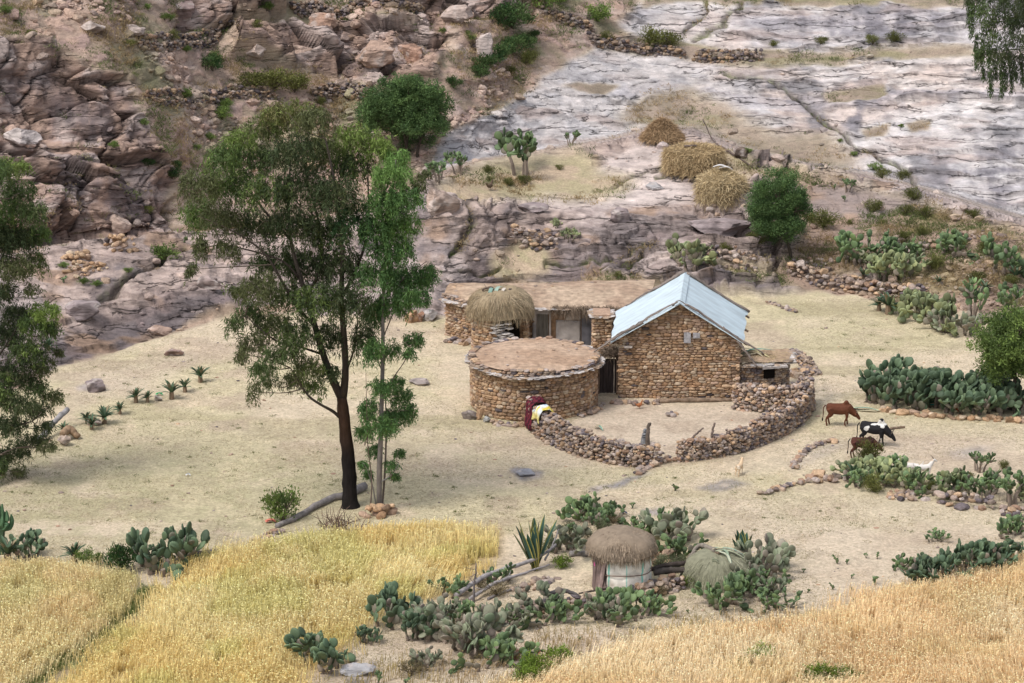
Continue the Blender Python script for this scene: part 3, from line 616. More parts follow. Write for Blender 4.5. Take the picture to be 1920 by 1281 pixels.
for (x0, y0, x1, y1, r0, lb) in [(-.1, -.15, -3.25, -.3, .035, 'long thin crooked pole along the front left edge of the blue roof'), (-1.6, -.28, -3.55, -.45, .06, 'thick grey pole jutting past the left corner of the blue roof'),
        (-.5, .05, -3.3, -.1, .03, 'thin forked branch lying on the left slope of the blue roof'), (-1.9, -.12, -3.75, -.6, .045, 'grey pole reaching lowest beyond the left eave of the blue roof'),
        (-2.0, .1, -3.4, -.25, .04, 'short grey pole under the bundle at the left eave of the blue roof'), (-.35, -.1, 3.25, -.34, .055, 'dark pole along the front right edge of the blue roof from apex to eave'),
        (.5, -.22, 2.6, -.30, .03, 'slim dark stick beside the front right roof edge pole'), (1.9, -.25, 3.75, -.5, .05, 'stout pole running past the right eave toward the stone shed'),
        (-.5, -.05, .65, -.2, .02, 'thin twig crossing the front end of the roof ridge'),
        (.1, Dp+.1, 3.0, Dp+.05, .08, 'thick dark pole along the rear right edge of the blue roof'), (.0, Dp+.15, -1.5, Dp+.1, .09, 'thick brown log over the rear left top of the blue roof'), (-1.4, Dp+.15, -2.7, Dp+.1, .05, 'thin pole at the rear left edge of the blue roof')]:
    t = np.linspace(0, 1, 6); pts = [RZ(rp(x0+(x1-x0)*q, y0+(y1-y0)*q, .06+.03*math.sin(q*7+x0))) for q in t]
    pole_thing('roof_pole', lb, 'pole', pts, (r0, r0*.7), group=GP, twigs=2 if r0 < .04 else 0)
pole_thing('roof_pole', 'leaning pole standing up at the right eave of the blue roof', 'pole', [RZ((2.55, -.35, 2.9)), RZ((3.0, -.45, 2.35)), RZ((3.45, -.5, 1.75))], (.055, .05), group=GP)
# ---------------- door between the two houses
dl, dr = G(1122, 738), G(1160, 740); dz0 = 0.0; dy = dl[1]
gt = empty('courtyard_gate', ((dl[0]+dr[0])/2, dy, dz0), 'dark corrugated metal gate between the round house and gable house', 'gate'); dw = dr[0]-dl[0]
M_rust = mat('dark_rusted_sheet', (.055, .042, .040), rough=.6, nscale=3, namp=.4, bump=.2, bscale=8, spec=.25, stretch=(4, 1, .5))
mb = MB(); xs = np.linspace(-dw/2, dw/2-.1, 45); yy = .025*np.sin(xs*2*np.pi/.16); v = np.concatenate([np.c_[xs, yy, 0*xs+.03], np.c_[xs, yy, 0*xs+1.62], np.c_[xs, yy+.02, 0*xs+.03], np.c_[xs, yy+.02, 0*xs+1.62]]); i = np.arange(44)
mb.add(v, np.concatenate([np.stack([i, i+1, i+46, i+45], -1), np.stack([i+90, i+135, i+136, i+91], -1)])); mb.build('door_leaf', M_rust, gt)
for x, c, rr_ in ((-dw/2-.02, (.16, .11, .08), .06), (dw/2-.06, (.17, .12, .09), .08), (dw/2-.22, (.42, .36, .30), .03)):
    mb = MB(); tube(mb, [(x, -.06, -.1), (x+.02, -.06, .8), (x, -.06, 1.75)], rr_, c, 7, wob=.15); mb.build('post', M_wood, gt)
mb = MB(); tube(mb, [(-dw/2-.25, -.05, 1.72), (0, -.06, 1.76), (dw/2+.12, -.05, 1.74)], .07, (.16, .12, .09), 7, wob=.15); tube(mb, [(-dw/2-.25, .12, 1.74), (dw/2+.12, .15, 1.76)], .07, (.16, .12, .09), 7, wob=.15); mb.build('lintel', M_wood, gt)
def strands(mb, p0, d, L_, wdt, cols, sag=.25, seg=3, m=0):
    """thin bent blades; p0 (n,3) starts, d (n,3) unit directions"""
    k = len(p0); side = np.cross(d, rng.normal(size=(k, 3))); side /= np.linalg.norm(side, axis=1, keepdims=True)+1e-9
    L_ = np.broadcast_to(L_, (k,)); t = np.linspace(0, 1, seg); vs = []
    for q in t:
        c = p0+d*(L_*q)[:, None]; c = c-np.array([0, 0, 1])*(sag*L_*q*q)[:, None]; hw = (np.broadcast_to(wdt, (k,))*(1-.75*q)/2)[:, None]
        vs += [c-side*hw, c+side*hw]
    v = np.stack(vs, 1).reshape(-1, 3); b = (np.arange(k)*2*seg)[:, None, None]
    f = (np.array([(2*i, 2*i+1, 2*i+3, 2*i+2) for i in range(seg-1)])[None]+b).reshape(-1, 4)
    mb.add(v, f, np.repeat(np.broadcast_to(cols, (k, 3)), 2*seg, 0), m)
def brush(mb, c, s, k, L_=.5, c0=(.16, .12, .09), up=.1):
    p = np.asarray(c)+rng.normal(0, .4, (k, 3))*np.asarray(s); d = rng.normal(0, 1, (k, 3))*[1, 1, .5]+[0, 0, up]; d /= np.linalg.norm(d, axis=1, keepdims=True)
    strands(mb, p-d*L_*.4, d, L_*rng.uniform(.5, 1.2, k), .022, np.array(c0)*rng.uniform(.5, 1.5, (k, 1)), sag=.1)
mb = MB(); brush(mb, (.05, -.1, 1.98), (.45, .4, .25), 700); mb.build('thatch', M_straw, gt)
# ---------------- long flat-roofed house behind
lp = [G(836, 630), G(884, 643), G(1000, 642), G(1146, 646)]
LH = np.array([lp[1][0], lp[1][1], 0.0]); lh = empty('long_house', LH, 'long low stone house with flat earth roof behind the thatched dome', 'house')
q0 = lp[0]-LH; q0 = np.array([q0[0], q0[1], 0]); q3 = lp[3]-LH; q3 = np.array([q3[0]+1.6, q3[1]-.3, 0]); bk = np.array([q3[0]+.6, 4.4, 0]); bl = np.array([q0[0]+.3, 3.7, 0])
HL = 1.78
mb = MB()
masonry(mb, [q0, (0, 0, 0)], 0, lambda s: HL+.05, seed=21, pal=brownpal); core(mb, [q0, (0, 0, 0)], 0, lambda s: HL, m=1)
doors = [((1007-884)/42.*1.03, .52, 1.5), ((1091-884)/42.*1.03, .68, 1.62)]
fx = lambda px: (G(px, 642)[0]-LH[0])
D1, D2, P0, P1 = (fx(1006), fx(1028)), (fx(1089), fx(1119)), fx(1040), fx(1089)
inside = lambda s, z: (D1[0]-.05 < s < D1[1]+.05 and z < 1.5) or (D2[0]-.04 < s < D2[1]+.04 and z < 1.68) or (fx(1033) < s < fx(1090) and z < 1.55) or (fx(996) < s < fx(1033) and z < 1.78)
masonry(mb, [(0, 0, 0), q3], 0, lambda s: HL-.02, seed=22, skip=inside, pal=lambda n, r=rng: brownpal(n, .1, r)*.85); core(mb, [(0, 0.03), (q3[0], q3[1]+.03)], 0, lambda s: HL, m=1)
core(mb, [q3, bk], 0, lambda s: HL, m=1); core(mb, [bl, q0], 0, lambda s: HL, m=1); core(mb, [bk, bl], 0, lambda s: HL, m=1)
mb.build('wall', [M_stone, M_mortar], lh)
def plaster(name, x0, x1, z0, z1, seed, holes=()):
    mb = MB(); r = np.random.default_rng(seed); nx, nz = int((x1-x0)/.05)+2, int((z1-z0)/.05)+2; gx, gz = np.meshgrid(np.linspace(x0, x1, nx), np.linspace(z0, z1, nz), indexing='ij')
    y = q3[1]*gx/q3[0]-.07+.03*fbm(np.stack([gx*2, gz*2, 0*gx+seed], -1), 3, seed); v = np.stack([gx, y, gz], -1)
    ed = (np.arange(nx)[:, None] % (nx-1) == 0) | (np.arange(nz)[None] % (nz-1) == 0); v[ed, 1] += .08
    f = [(i*nz+j, (i+1)*nz+j, (i+1)*nz+j+1, i*nz+j+1) for i in range(nx-1) for j in range(nz-1) if not any(a < gx[i, j]+.02 < b and gz[i, j]+.02 < c for a, b, c in holes)]
    mb.add(v.reshape(-1, 3), f); return mb.build(name, M_plaster, lh, smooth=True)
plaster('plaster_panel', fx(1042), P1-.02, 0, 1.2, 3); plaster('plaster_panel', fx(1060), P1-.02, 1.22, 1.66, 4); plaster('door_surround', fx(998), fx(1033), 0, 1.74, 5, [(D1[0], D1[1], 1.48)])
M_board = mat('grey_door_boards', (.17, .155, .135), rough=.85, nscale=3, namp=.35, bump=.4, bscale=10, spec=.1, stretch=(6, 1, .5))
for (a, b), h_, mm, dy_ in ((D1, 1.48, M_board, -.045), (D2, 1.64, mat('bluish_door_sheet', (.115, .115, .135), rough=.55, nscale=2.5, namp=.5, bump=.2, spec=.3), -.10)):
    mb = MB(); box(mb, ((a+b)/2, dy_+q3[1]*a/q3[0], h_/2+.02), (b-a-.03, .05, h_))
    for k in range(3): box(mb, (a+(b-a)*(k+.7)/3.4, dy_-.035+q3[1]*a/q3[0], h_/2+.02), (.02, .02, h_-.04))
    mb.build('door', mm, lh)
mb = MB(); box(mb, ((fx(1060)+P1)/2, -.18, 1.2), (P1-fx(1060)+.1, .26, .05), None, (.35, .30, .26)); box(mb, (fx(1071), -.2, 1.27), (.12, .1, .09), None, (.6, .6, .58)); box(mb, (fx(1077), -.2, 1.27), (.1, .1, .1), None, (.5, .5, .5)); mb.build('shelf', M_stone, lh)
mb = MB(); box(mb, (D2[1]+.35, .05, .9), (.6, .06, 1.7), None, (.012, .01, .01)); mb.build('doorway_shade', M_dark, lh)  # black panel painted as the shade of an entrance
# roof sheet: mounded earth
mb = MB(); nu, nw = 60, 26; uu, ww = np.meshgrid(np.linspace(0, 1, nu), np.linspace(0, 1, nw), indexing='ij')
def front(u):
    x = q0[0]-.12+(q3[0]+.3-q0[0])*u; y = np.where(x < 0, q0[1]*(x/q0[0])-.2, q3[1]*x/q3[0]-.22); return np.stack([x, y], -1)
fr_ = front(uu); bk_ = np.stack([bl[0]-.1+(bk[0]-bl[0]+.2)*uu, bl[1]+(bk[1]-bl[1])*uu], -1); xy = fr_+(bk_-fr_)*ww[..., None]
zz = HL+.06+.26*np.sin(np.pi*np.clip(ww, 0, 1))**.6+.10*ww+.06*fbm(np.stack([xy[..., 0]*.8, xy[..., 1]*.8, 0*uu], -1), 4, 9)
v = np.concatenate([xy, zz[..., None]], -1).reshape(-1, 3); i = np.arange(nu-1)[:, None]*nw; j = np.arange(nw-1)[None]
ec = mix(np.array([.37, .265, .195]), np.array([.46, .35, .26]), sst(-.4, .5, fbm(v*.7, 3, 16))[:, None]); ec = mix(ec, np.array([.38, .25, .16]), (sst(-1, -4, v[:, 0]-2)*.5)[:, None])
mb.add(v, np.stack([i+j, i+nw+j, i+nw+j+1, i+j+1], -1).reshape(-1, 4), ec)
for k in range(45):
    u, q = rng.random(), rng.random()*.9; p = v.reshape(nu, nw, 3)[int(u*59), int(q*25)]; s = rng.uniform(.03, .13)
    mb.inst(STN[k % 10][0], STN[k % 10][1], (rotz(u*60)*np.array([s, s, s*.3]))[None], p[None], greypal(1, 0)*1.15)
mb.build('roof', M_earth, lh, smooth=True)
mb = MB(); fp = front(np.linspace(0, .99, 60)); slabs(mb, fp[:int(60*.62)], HL+.02, 110, out=.10, seed=33); masonry(mb, fp[:20]+[0, .18], HL+.05, lambda s: .2+.06*math.sin(3*s), seed=34, lw=(.12, .3), ch=(.07, .12), pal=greypal); mb.build('eave_slabs', M_stone, lh)
mb = MB(); fq_ = front(np.linspace(.54, 1, 500))
p0 = np.c_[fq_+rng.normal(0, .06, fq_.shape), HL+rng.uniform(-.02, .18, 500)]; p0 = np.repeat(p0, 4, 0)+rng.normal(0, .05, (2000, 3)); d = rng.normal(0, .5, (2000, 3))+[0, -.8, -.3]; d /= np.linalg.norm(d, axis=1, keepdims=True)
strands(mb, p0, d, rng.uniform(.2, .5, 2000), .02, np.array([.20, .15, .11])*rng.uniform(.5, 1.5, (2000, 1)), sag=.5)
for k in range(16): x = .54+k*.03; a = front(np.array(x)); tube(mb, [(a[0], a[1]+.4, HL), (a[0]+.04, a[1]-.22, HL-.03)], .035, (.16, .12, .09), 6)
mb.build('brush_eave', M_straw, lh)
# stone pier beside the gable house
pc = G(1128, 668); pp = empty('stone_pier', (pc[0], pc[1], 0), 'short square stone pier with slab cap behind the gate, against the blue roofed house', 'pier'); pw = .38
mb = MB(); sq = [(-pw, 1), (-pw, -.3), (pw, -.3), (pw, 1)]; masonry(mb, sq, 0, lambda s: 1.95, seed=40); core(mb, sq, 0, lambda s: 1.95, m=1, thick=.25); mb.build('wall', [M_stone, M_mortar], pp)
mb = MB(); slabs(mb, [(-pw, 1), (-pw, -.3), (pw, -.3), (pw, 1)], 1.98, 34, out=.1, seed=41); box(mb, (0, .3, 2.04), (.8, 1.3, .08), None, (.38, .26, .19)); mb.build('cap', M_stone, pp)
# ---------------- thatched dome shelter between them
tc_ = G(938, 661); tc_ = np.array([tc_[0], tc_[1]+.4, 0]); td = empty('thatched_shelter', tc_, 'round shelter with a shaggy grass dome roof beside the long house', 'shelter')
def hut_dome(mb, Rd, hd, z0, nst, L_, c0, c1, c2=(.2, .2, .2), sag=.3, shag=.25, under=True, flat=.55, rag=0., wdt=.022, seed=0):
    r = np.random.default_rng(seed); nu, nv = 40, 14
    a, t = np.meshgrid(np.arange(nu)/nu*2*np.pi, np.linspace(0, 1, nv), indexing='ij'); prof_r = np.sin(t*np.pi/2)**.9; prof_z = np.cos(t*np.pi/2)**flat
    v = np.stack([Rd*prof_r*np.cos(a), Rd*prof_r*np.sin(a), z0+hd*prof_z], -1); v = v*(1+.04*fbm(v*1.2+seed, 2, seed)[..., None])
    i = np.arange(nu)[:, None]; j = np.arange(nv-1)[None]; f = np.stack([i*nv+j, i*nv+j+1, ((i+1) % nu)*nv+j+1, ((i+1) % nu)*nv+j], -1).reshape(-1, 4)
    mb.add(v.reshape(-1, 3), f, np.array(c0)*.75)
    if under:
        mb.add(np.concatenate([v[:, -1], [[0, 0, z0+.3]]]), [(nu, (k+1) % nu, k) for k in range(nu)], np.array(c0)*.4)
    a = r.uniform(0, 2*np.pi, nst); t = np.sqrt(r.uniform(0, 1, nst))*1.0; pr = np.sin(t*np.pi/2)**.9; pz = np.cos(t*np.pi/2)**flat
    p = np.stack([Rd*pr*np.cos(a), Rd*pr*np.sin(a), z0+hd*pz], -1)*(1+.04*fbm(np.stack([Rd*pr*np.cos(a), Rd*pr*np.sin(a), z0+hd*pz], -1)*1.2+seed, 2, seed)[:, None])
    tt = np.clip(t+.08, 0, 1.1); d = np.stack([Rd*np.sin(np.minimum(tt, 1)*np.pi/2)**.9*np.cos(a), Rd*np.sin(np.minimum(tt, 1)*np.pi/2)**.9*np.sin(a), z0+hd*np.maximum(np.cos(np.minimum(tt, 1)*np.pi/2), 0)**flat-.12*(t > .9)], -1)-p*1.0
    d /= np.linalg.norm(d, axis=1, keepdims=True)+1e-9
    nrm = np.stack([np.cos(a)*pr, np.sin(a)*pr, .6*pz], -1); d = d+shag*nrm+r.normal(0, shag, (nst, 3)); d /= np.linalg.norm(d, axis=1, keepdims=True)
    cm = sst(-.3, .4, fbm(p*1.4+seed, 3, seed+2))[:, None]; cc = mix(np.array(c0), np.array(c1), cm)*r.uniform(.65, 1.3, (nst, 1)); kk = r.random(nst) < .12; cc[kk] = np.array(c2)*r.uniform(.7, 1.3, (kk.sum(), 1))
    strands(mb, p-nrm*.03, d, L_*r.uniform(.5, 1.3, nst), wdt, cc, sag=sag)
mb = MB(); hut_dome(mb, 1.5, 1.25, 1.80, 6000, .36, (.37, .29, .19), (.45, .36, .25), (.24, .21, .14), sag=.4, shag=.22, seed=3); mb.build('thatch_dome', M_straw, td)
mb = MB(); rg = ring((0, 0), 1.3, np.pi*.55, np.pi*1.46, 30); hw = lambda s: 1.8
masonry(mb, rg, 0, hw, seed=45, depth=.12); core(mb, rg, 0, hw, m=1, thick=.3); rg = ring((0, 0), 1.3, -np.pi*.12, np.pi*.3, 14); masonry(mb, rg, 0, hw, seed=46, depth=.12); core(mb, rg, 0, hw, m=1); rg = ring((0, 0), 1.3, np.pi*.3, np.pi*.56, 14); core(mb, rg, 0, hw, m=1)
mb.build('wall', [M_stone, M_mortar], td)
mb = MB()
for k in range(40): 
    a = -np.pi*.56+rng.uniform(0, .55); z = .1+k*.04; s = rng.uniform(.2, .34); mb.inst(*BLK[k % 8], (rotz(a+rng.normal(0, .5))*np.array([s, s*.7, .035]))[None], np.array([[1.28*math.cos(a)+rng.normal(0, .04), 1.28*math.sin(a), z]]), np.array([.5, .46, .43])*rng.uniform(.7, 1.15))
mb.build('slab_pile', M_stone, td)
mb = MB(); tube(mb, [(.35, -1.15, 0), (.36, -1.15, 1.75)], .05, (.1, .08, .06), 6); mb.build('post', M_wood, td)
mb = MB(); box(mb, (-.1, .1, .8), (2.0, 1.3, 1.5), None, (.02, .016, .013)); mb.build('doorway_shade', M_dark, td)  # solid black block standing in for shade under the dome
# cut agave leaves and dead sticks on top of the thatch dome
M_leaf_agave = mat('agave_leaf', attr=True, rough=.55, nscale=3, namp=.15, bump=.1, spec=.3, transl=.1)
def blade(mb, pts, wd, c, curl=.25, seg=8, edge=None):
    p = smooth_path(pts, seg); d = np.gradient(p, axis=0); fr = frame(d); w_ = wd*np.sin(np.clip(np.linspace(.22, 1, seg), 0, 1)*np.pi)**.7*.5+.004; vs, cc = [], []
    for k, o in enumerate((-1, -.6, 0, .6, 1)):
        vs.append(p+fr[..., 0]*(w_*o)[:, None]+fr[..., 1]*(curl*w_*abs(o))[:, None]); cc.append(np.repeat([edge if (edge is not None and abs(o) == 1) else c], seg, 0))
    v = np.concatenate(vs); i = np.arange(seg-1); mb.add(v, np.concatenate([np.stack([i+a*seg, i+1+a*seg, i+1+(a+1)*seg, i+(a+1)*seg], -1) for a in range(4)]), np.concatenate(cc))
def leaf_pile(name, label, cat, loc, items, group=None):
    mb = MB()
    for pts, wd, c, e in items: blade(mb, pts, wd, c, edge=e)
    o = mb.build(name, M_leaf_agave, smooth=True); o.location = loc; return tag(o, label, cat, group)
ag, ye, dry = (.20, .32, .27), (.62, .56, .30), (.46, .40, .28)
tz = tc_+np.array([-.15, -.35, 3.02])
leaf_pile('cut_agave_leaves', 'folded grey green agave leaves lying on top of the grass dome', 'leaves', tz, [([(-.35, -.25, -.15), (-.25, -.1, .1), (-.15, .1, .05)], .2, ag, None), ([(-.1, -.3, -.12), (.05, -.1, .14), (.3, .1, .12)], .2, (.28, .38, .32), None), ([(.15, -.35, -.15), (.32, -.15, .08), (.35, .05, .1)], .16, (.5, .45, .4), None), ([(-.55, .1, 0), (-.2, .15, .1), (.1, .2, .05)], .12, (.16, .12, .1), None)])
pole_thing('dead_branch', 'short dark stick on the right shoulder of the grass dome', 'branch', [tz+[.55, 0, .05], tz+[.9, .05, -.1], tz+[1.2, .05, -.4]], (.05, .03), (.14, .11, .10), twigs=3)
pole_thing('dead_branch', 'short brown stick at the left top of the grass dome', 'branch', [tz+[-.7, .1, -.03], tz+[-.4, .15, .1], tz+[-.2, .2, .08]], (.05, .04), (.15, .11, .09), twigs=2)
# ---------------- stone shed on the right
sc_ = G(1427, 748); sd = empty('stone_shed', (sc_[0], sc_[1]+.7, 0), 'low stone shed with slab roof and dark square opening against the gable house', 'shed')
mb = MB(); sq = [(-1.35, 1.4), (-1.35, -.75), (.05, -.8), (.2, -.75), (.75, -.55), (1.25, .1), (1.25, 1.4)]
msk = lambda s, z: 3.55-.0 < s < 4.15 and .95 < z < 1.5
masonry(mb, sq, 0, lambda s: 1.55, seed=50, skip=msk, pal=greypal, lw=(.12, .34)); core(mb, sq, 0, lambda s: 1.5, m=1); mb.build('wall', [M_stone, M_mortar], sd)
mb = MB(); box(mb, (.32, -.72, 1.22), (.50, .16, .46), rotz(.35), (.01, .01, .01)); mb.build('doorway_shade', M_dark, sd)  # black block painted as shade in the shed opening
mb = MB(); gxx, gyy = np.meshgrid(np.linspace(-1.5, 1.4, 24), np.linspace(-.85, 1.5, 20), indexing='ij'); v = np.stack([gxx, gyy+.25*np.maximum(gxx-.3, 0), 1.62+.15*np.cos(gxx*.9)*np.cos(gyy*.8)+.05*fbm(np.stack([gxx*2, gyy*2, 0*gxx], -1), 3, 7)], -1); i = np.arange(23)[:, None]*20; j = np.arange(19)[None]
mb.add(v.reshape(-1, 3), np.stack([i+j, i+20+j, i+21+j, i+j+1], -1).reshape(-1, 4), (.40, .29, .20)); mb.build('roof', M_earth, sd, smooth=True)
mb = MB(); ep = [(-1.45, 1.3), (-1.45, -.8), (.1, -.85), (.8, -.6), (1.35, .1), (1.35, 1.3)]; slabs(mb, ep, 1.6, 70, out=.1, seed=51, size=(.25, .5)); box(mb, (.5, -.78, 1.57), (1.2, .55, .06), rotz(.3)@rotx(.06), (.45, .40, .37), 0, .02); box(mb, (1.15, -.3, 1.62), (.7, .6, .06), rotz(.5), (.42, .37, .34), 0, .02); mb.build('eave_slabs', M_stone, sd)
sz = np.array([sc_[0], sc_[1]+.7, 1.75])
leaf_pile('cut_agave_leaves', 'green and yellow agave leaves piled on the stone shed roof', 'leaves', sz, [([(-.9, .3, 0), (-.3, .35, .25), (.7, .3, .22)], .16, (.10, .25, .20), None), ([(-1.2, .1, 0), (-.6, .2, .12), (0, .2, .1)], .14, (.12, .13, .08), None), ([(-.7, .5, .1), (-.2, .3, .2), (.4, -.2, .02)], .14, ye, None), ([(-.8, .4, .15), (-.2, .2, .15), (.1, -.2, .05)], .14, dry, None), ([(-.9, .6, .25), (-.4, .5, .2), (.2, .1, .1)], .13, ye, ag), ([(-1.0, .0, .02), (-.4, .0, .12), (.3, .5, .1)], .12, dry, None)])
mb = MB(); p0 = rng.normal(0, 1, (900, 3))*[.55, .4, .05]+[0, .2, .02]; d = rng.normal(0, 1, (900, 3))*[1, 1, .25]; d /= np.linalg.norm(d, axis=1, keepdims=True); strands(mb, p0, d, .35, .02, np.array([.40, .32, .18])*rng.uniform(.6, 1.3, (900, 1)), sag=.15)
o = mb.build('straw_heap', M_straw); o.location = sz-[.1, 0, .08]; tag(o, 'dry straw spread over the stone shed roof under the agave leaves', 'straw')
# ---------------- dry-stone walls
def wallthing(name, label, cat, pix, hfun, group=None, thick=.5, size=(.10, .24), pal=greypal, seed=0, z0=None, smooth=True, dens=1., n=20, taper=.25):
    pts = np.array([G(*p) for p in pix]); pts = smooth_path(pts, n) if smooth else pts; mb = MB(); h = hfun if callable(hfun) else (lambda s: hfun)
    b = pts[0].copy(); rubble(mb, pts, h, thick, size, pal, seed=seed, z0=z0, dens=dens, taper=taper); mb.V = [v-b for v in mb.V]
    o = mb.build(name, M_stone); o.location = b; return tag(o, label, cat, group)
wallthing('courtyard_wall', 'curved dry stone courtyard wall with cloths over its upper end', 'wall', [(1000, 797), (1016, 815), (1045, 832), (1090, 850), (1150, 866), (1205, 872), (1232, 868)], lambda s: 1.28-.06*s+.05*math.sin(s*3), seed=60, thick=.55)
wallthing('courtyard_wall', 'curved dry stone courtyard wall running from the gap to the stone shed', 'wall', [(1272, 864), (1310, 862), (1370, 852), (1430, 832), (1478, 808), (1502, 790), (1513, 772), (1508, 757)], lambda s: .78+.05*s+.05*math.sin(s*3), seed=61, thick=.52, size=(.09, .22))
wallthing('courtyard_wall', 'thick rubble wall below the stone shed opening', 'wall', [(1378, 768), (1420, 772), (1460, 772), (1500, 765), (1510, 760)], lambda s: 1.12, seed=62, thick=.6, pal=lambda n, r=rng: greypal(n, .04, r)*1.15)
wallthing('ruined_wall', 'tumbled end of an old stone wall on the grass behind the shed', 'wall', [(1468, 664), (1490, 672), (1512, 688), (1530, 706)], lambda s: .12+.28*math.sin(min(s, 3)*.9), seed=63, thick=.45)
wallthing('stone_heap', 'flat grey slabs lying below the tumbled wall end', 'stones', [(1485, 700), (1510, 704), (1528, 708)], .3, seed=64, thick=1.2, size=(.2, .5))
# ================================================================== TREES
M_leaf = mat('leaf', attr=True, rough=.6, nscale=1.5, namp=.12, bump=0, spec=.2, transl=.28, detail=2)
M_shrub = mat('shrub_leaf', attr=True, rough=.7, nscale=1.5, namp=.12, bump=0, spec=.15, transl=.25, objrand=.25, detail=2)
M_bark = mat('bark', attr=True, rough=.95, nscale=3, namp=.3, bump=.7, bscale=9, bdist=.06, spec=.08, stretch=(2.5, 2.5, .7))
def leaves(mb, p, d, L_, wd, cols):
    """flat pointed leaves: diamond of two triangles"""
    k = len(p); s = np.cross(d, rng.normal(size=(k, 3))); s /= np.linalg.norm(s, axis=1, keepdims=True)+1e-9
    L_ = np.broadcast_to(L_, (k,))[:, None]; wd = np.broadcast_to(wd, (k,))[:, None]
    v = np.stack([p, p+d*L_*.42+s*wd*.5, p+d*L_, p+d*L_*.42-s*wd*.5], 1).reshape(-1, 3); b = (np.arange(k)*4)[:, None]
    mb.add(v, np.arange(4)[None]+b, np.repeat(cols, 4, 0))
def clump_pts(c, r, k, gen):
    q = gen.normal(size=(k, 3)); q /= np.linalg.norm(q, axis=1, keepdims=True); return c+q*(gen.random((k, 1))**.45)*r
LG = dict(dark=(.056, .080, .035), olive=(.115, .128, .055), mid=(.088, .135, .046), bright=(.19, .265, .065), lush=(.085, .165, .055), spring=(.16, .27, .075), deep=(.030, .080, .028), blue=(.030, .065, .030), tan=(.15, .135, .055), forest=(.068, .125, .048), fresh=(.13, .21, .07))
def euc_crown(mb, clumps, Yd, depth, dens, gen, leaf=(.18, .034), droop=(.5, 1.1), base=None):
    """weeping sprays hung through every clump: (px, py, rx, ry, tone, depth offset)"""
    for (px, py, rx, ry, tone, *dz) in clumps:
        sc = at(px, py, Yd); pm = ppm(sc); rx, rz = .90*rx/pm, .90*ry/pm; ry_ = min(rx, depth)*.9
        off = dz[0] if dz else gen.uniform(-.5, .5)*depth; c = at(px, py, Yd+off)-(base if base is not None else 0)
        ns = max(14, int(dens*rx*rz*80)); st = clump_pts(c+[0, 0, rz*.35], np.array([rx, ry_, rz*.8]), ns, gen)
        nl = 26; L_ = gen.uniform(*droop, ns)*min(1., rz*1.1); out = (st-c)*[1, 1, 0]; out /= np.linalg.norm(out, axis=1, keepdims=True)+1e-6
        t = gen.random((ns, nl)); o2 = out[:, None]*(.35*np.sin(t*1.5)*L_[:, None])[..., None]
        p = st[:, None]+o2-np.array([0, 0, 1.])*(t*t*L_[:, None])[..., None]+gen.normal(0, .05, (ns, nl, 3)); p = p.reshape(-1, 3)
        d = gen.normal(0, .55, p.shape)+[0, 0, -.75]; d /= np.linalg.norm(d, axis=1, keepdims=True)
        bc = np.array(LG[tone]); alt = np.array(LG['spring' if tone in ('lush', 'spring') else 'bright' if gen.random() < .35 else 'olive']); sc_ = mix(bc, alt, gen.random((ns, 1))**2*.75); cc = np.repeat(sc_, nl, 0)*gen.uniform(.65, 1.35, (ns*nl, 1))
        leaves(mb, p, d, leaf[0]*gen.uniform(.6, 1.3, len(p)), leaf[1]*gen.uniform(.7, 1.4, len(p)), cc)
def limb(mb, pix, Yd, r0, r1, c=(.17, .13, .10), dy=(0, 0), base=None, n=14, wob=.1, c2=None):
    k = len(pix); p = np.array([at(x, y, Yd+np.interp(i/(k-1), [0, 1], dy)) for i, (x, y) in enumerate(pix)])-(base if base is not None else 0)
    p = smooth_path(p, n); cc = np.array(c)
    if c2 is not None: cc = mix(np.array(c)[None], np.array(c2), np.linspace(0, 1, n)[:, None])
    tube(mb, p, np.linspace(r0, r1, n), cc, 8, wob=wob, seed=int(rng.integers(99)))
    return p
def scaffold(mb, clumps, Yd, trunk, base, gen, r=.03, c=(.14, .11, .085)):
    """a twig from the nearest point of the limbs out to each clump"""
    T = np.concatenate(trunk)
    for (px, py, rx, ry, tone, *dz) in clumps:
        e = at(px, py, Yd+(dz[0] if dz else 0))-base; q = T[T[:, 2] < e[2]+.3]; q = q if len(q) else T
        s = q[np.argmin(np.linalg.norm((q-e)*[1, 1, 1.3], axis=1))]; m_ = (s+e)/2+gen.normal(0, .15, 3)+[0, 0, -.1]
        tube(mb, smooth_path([s, m_, e], 6), np.linspace(r, r*.35, 6), c, 5, cap=False)
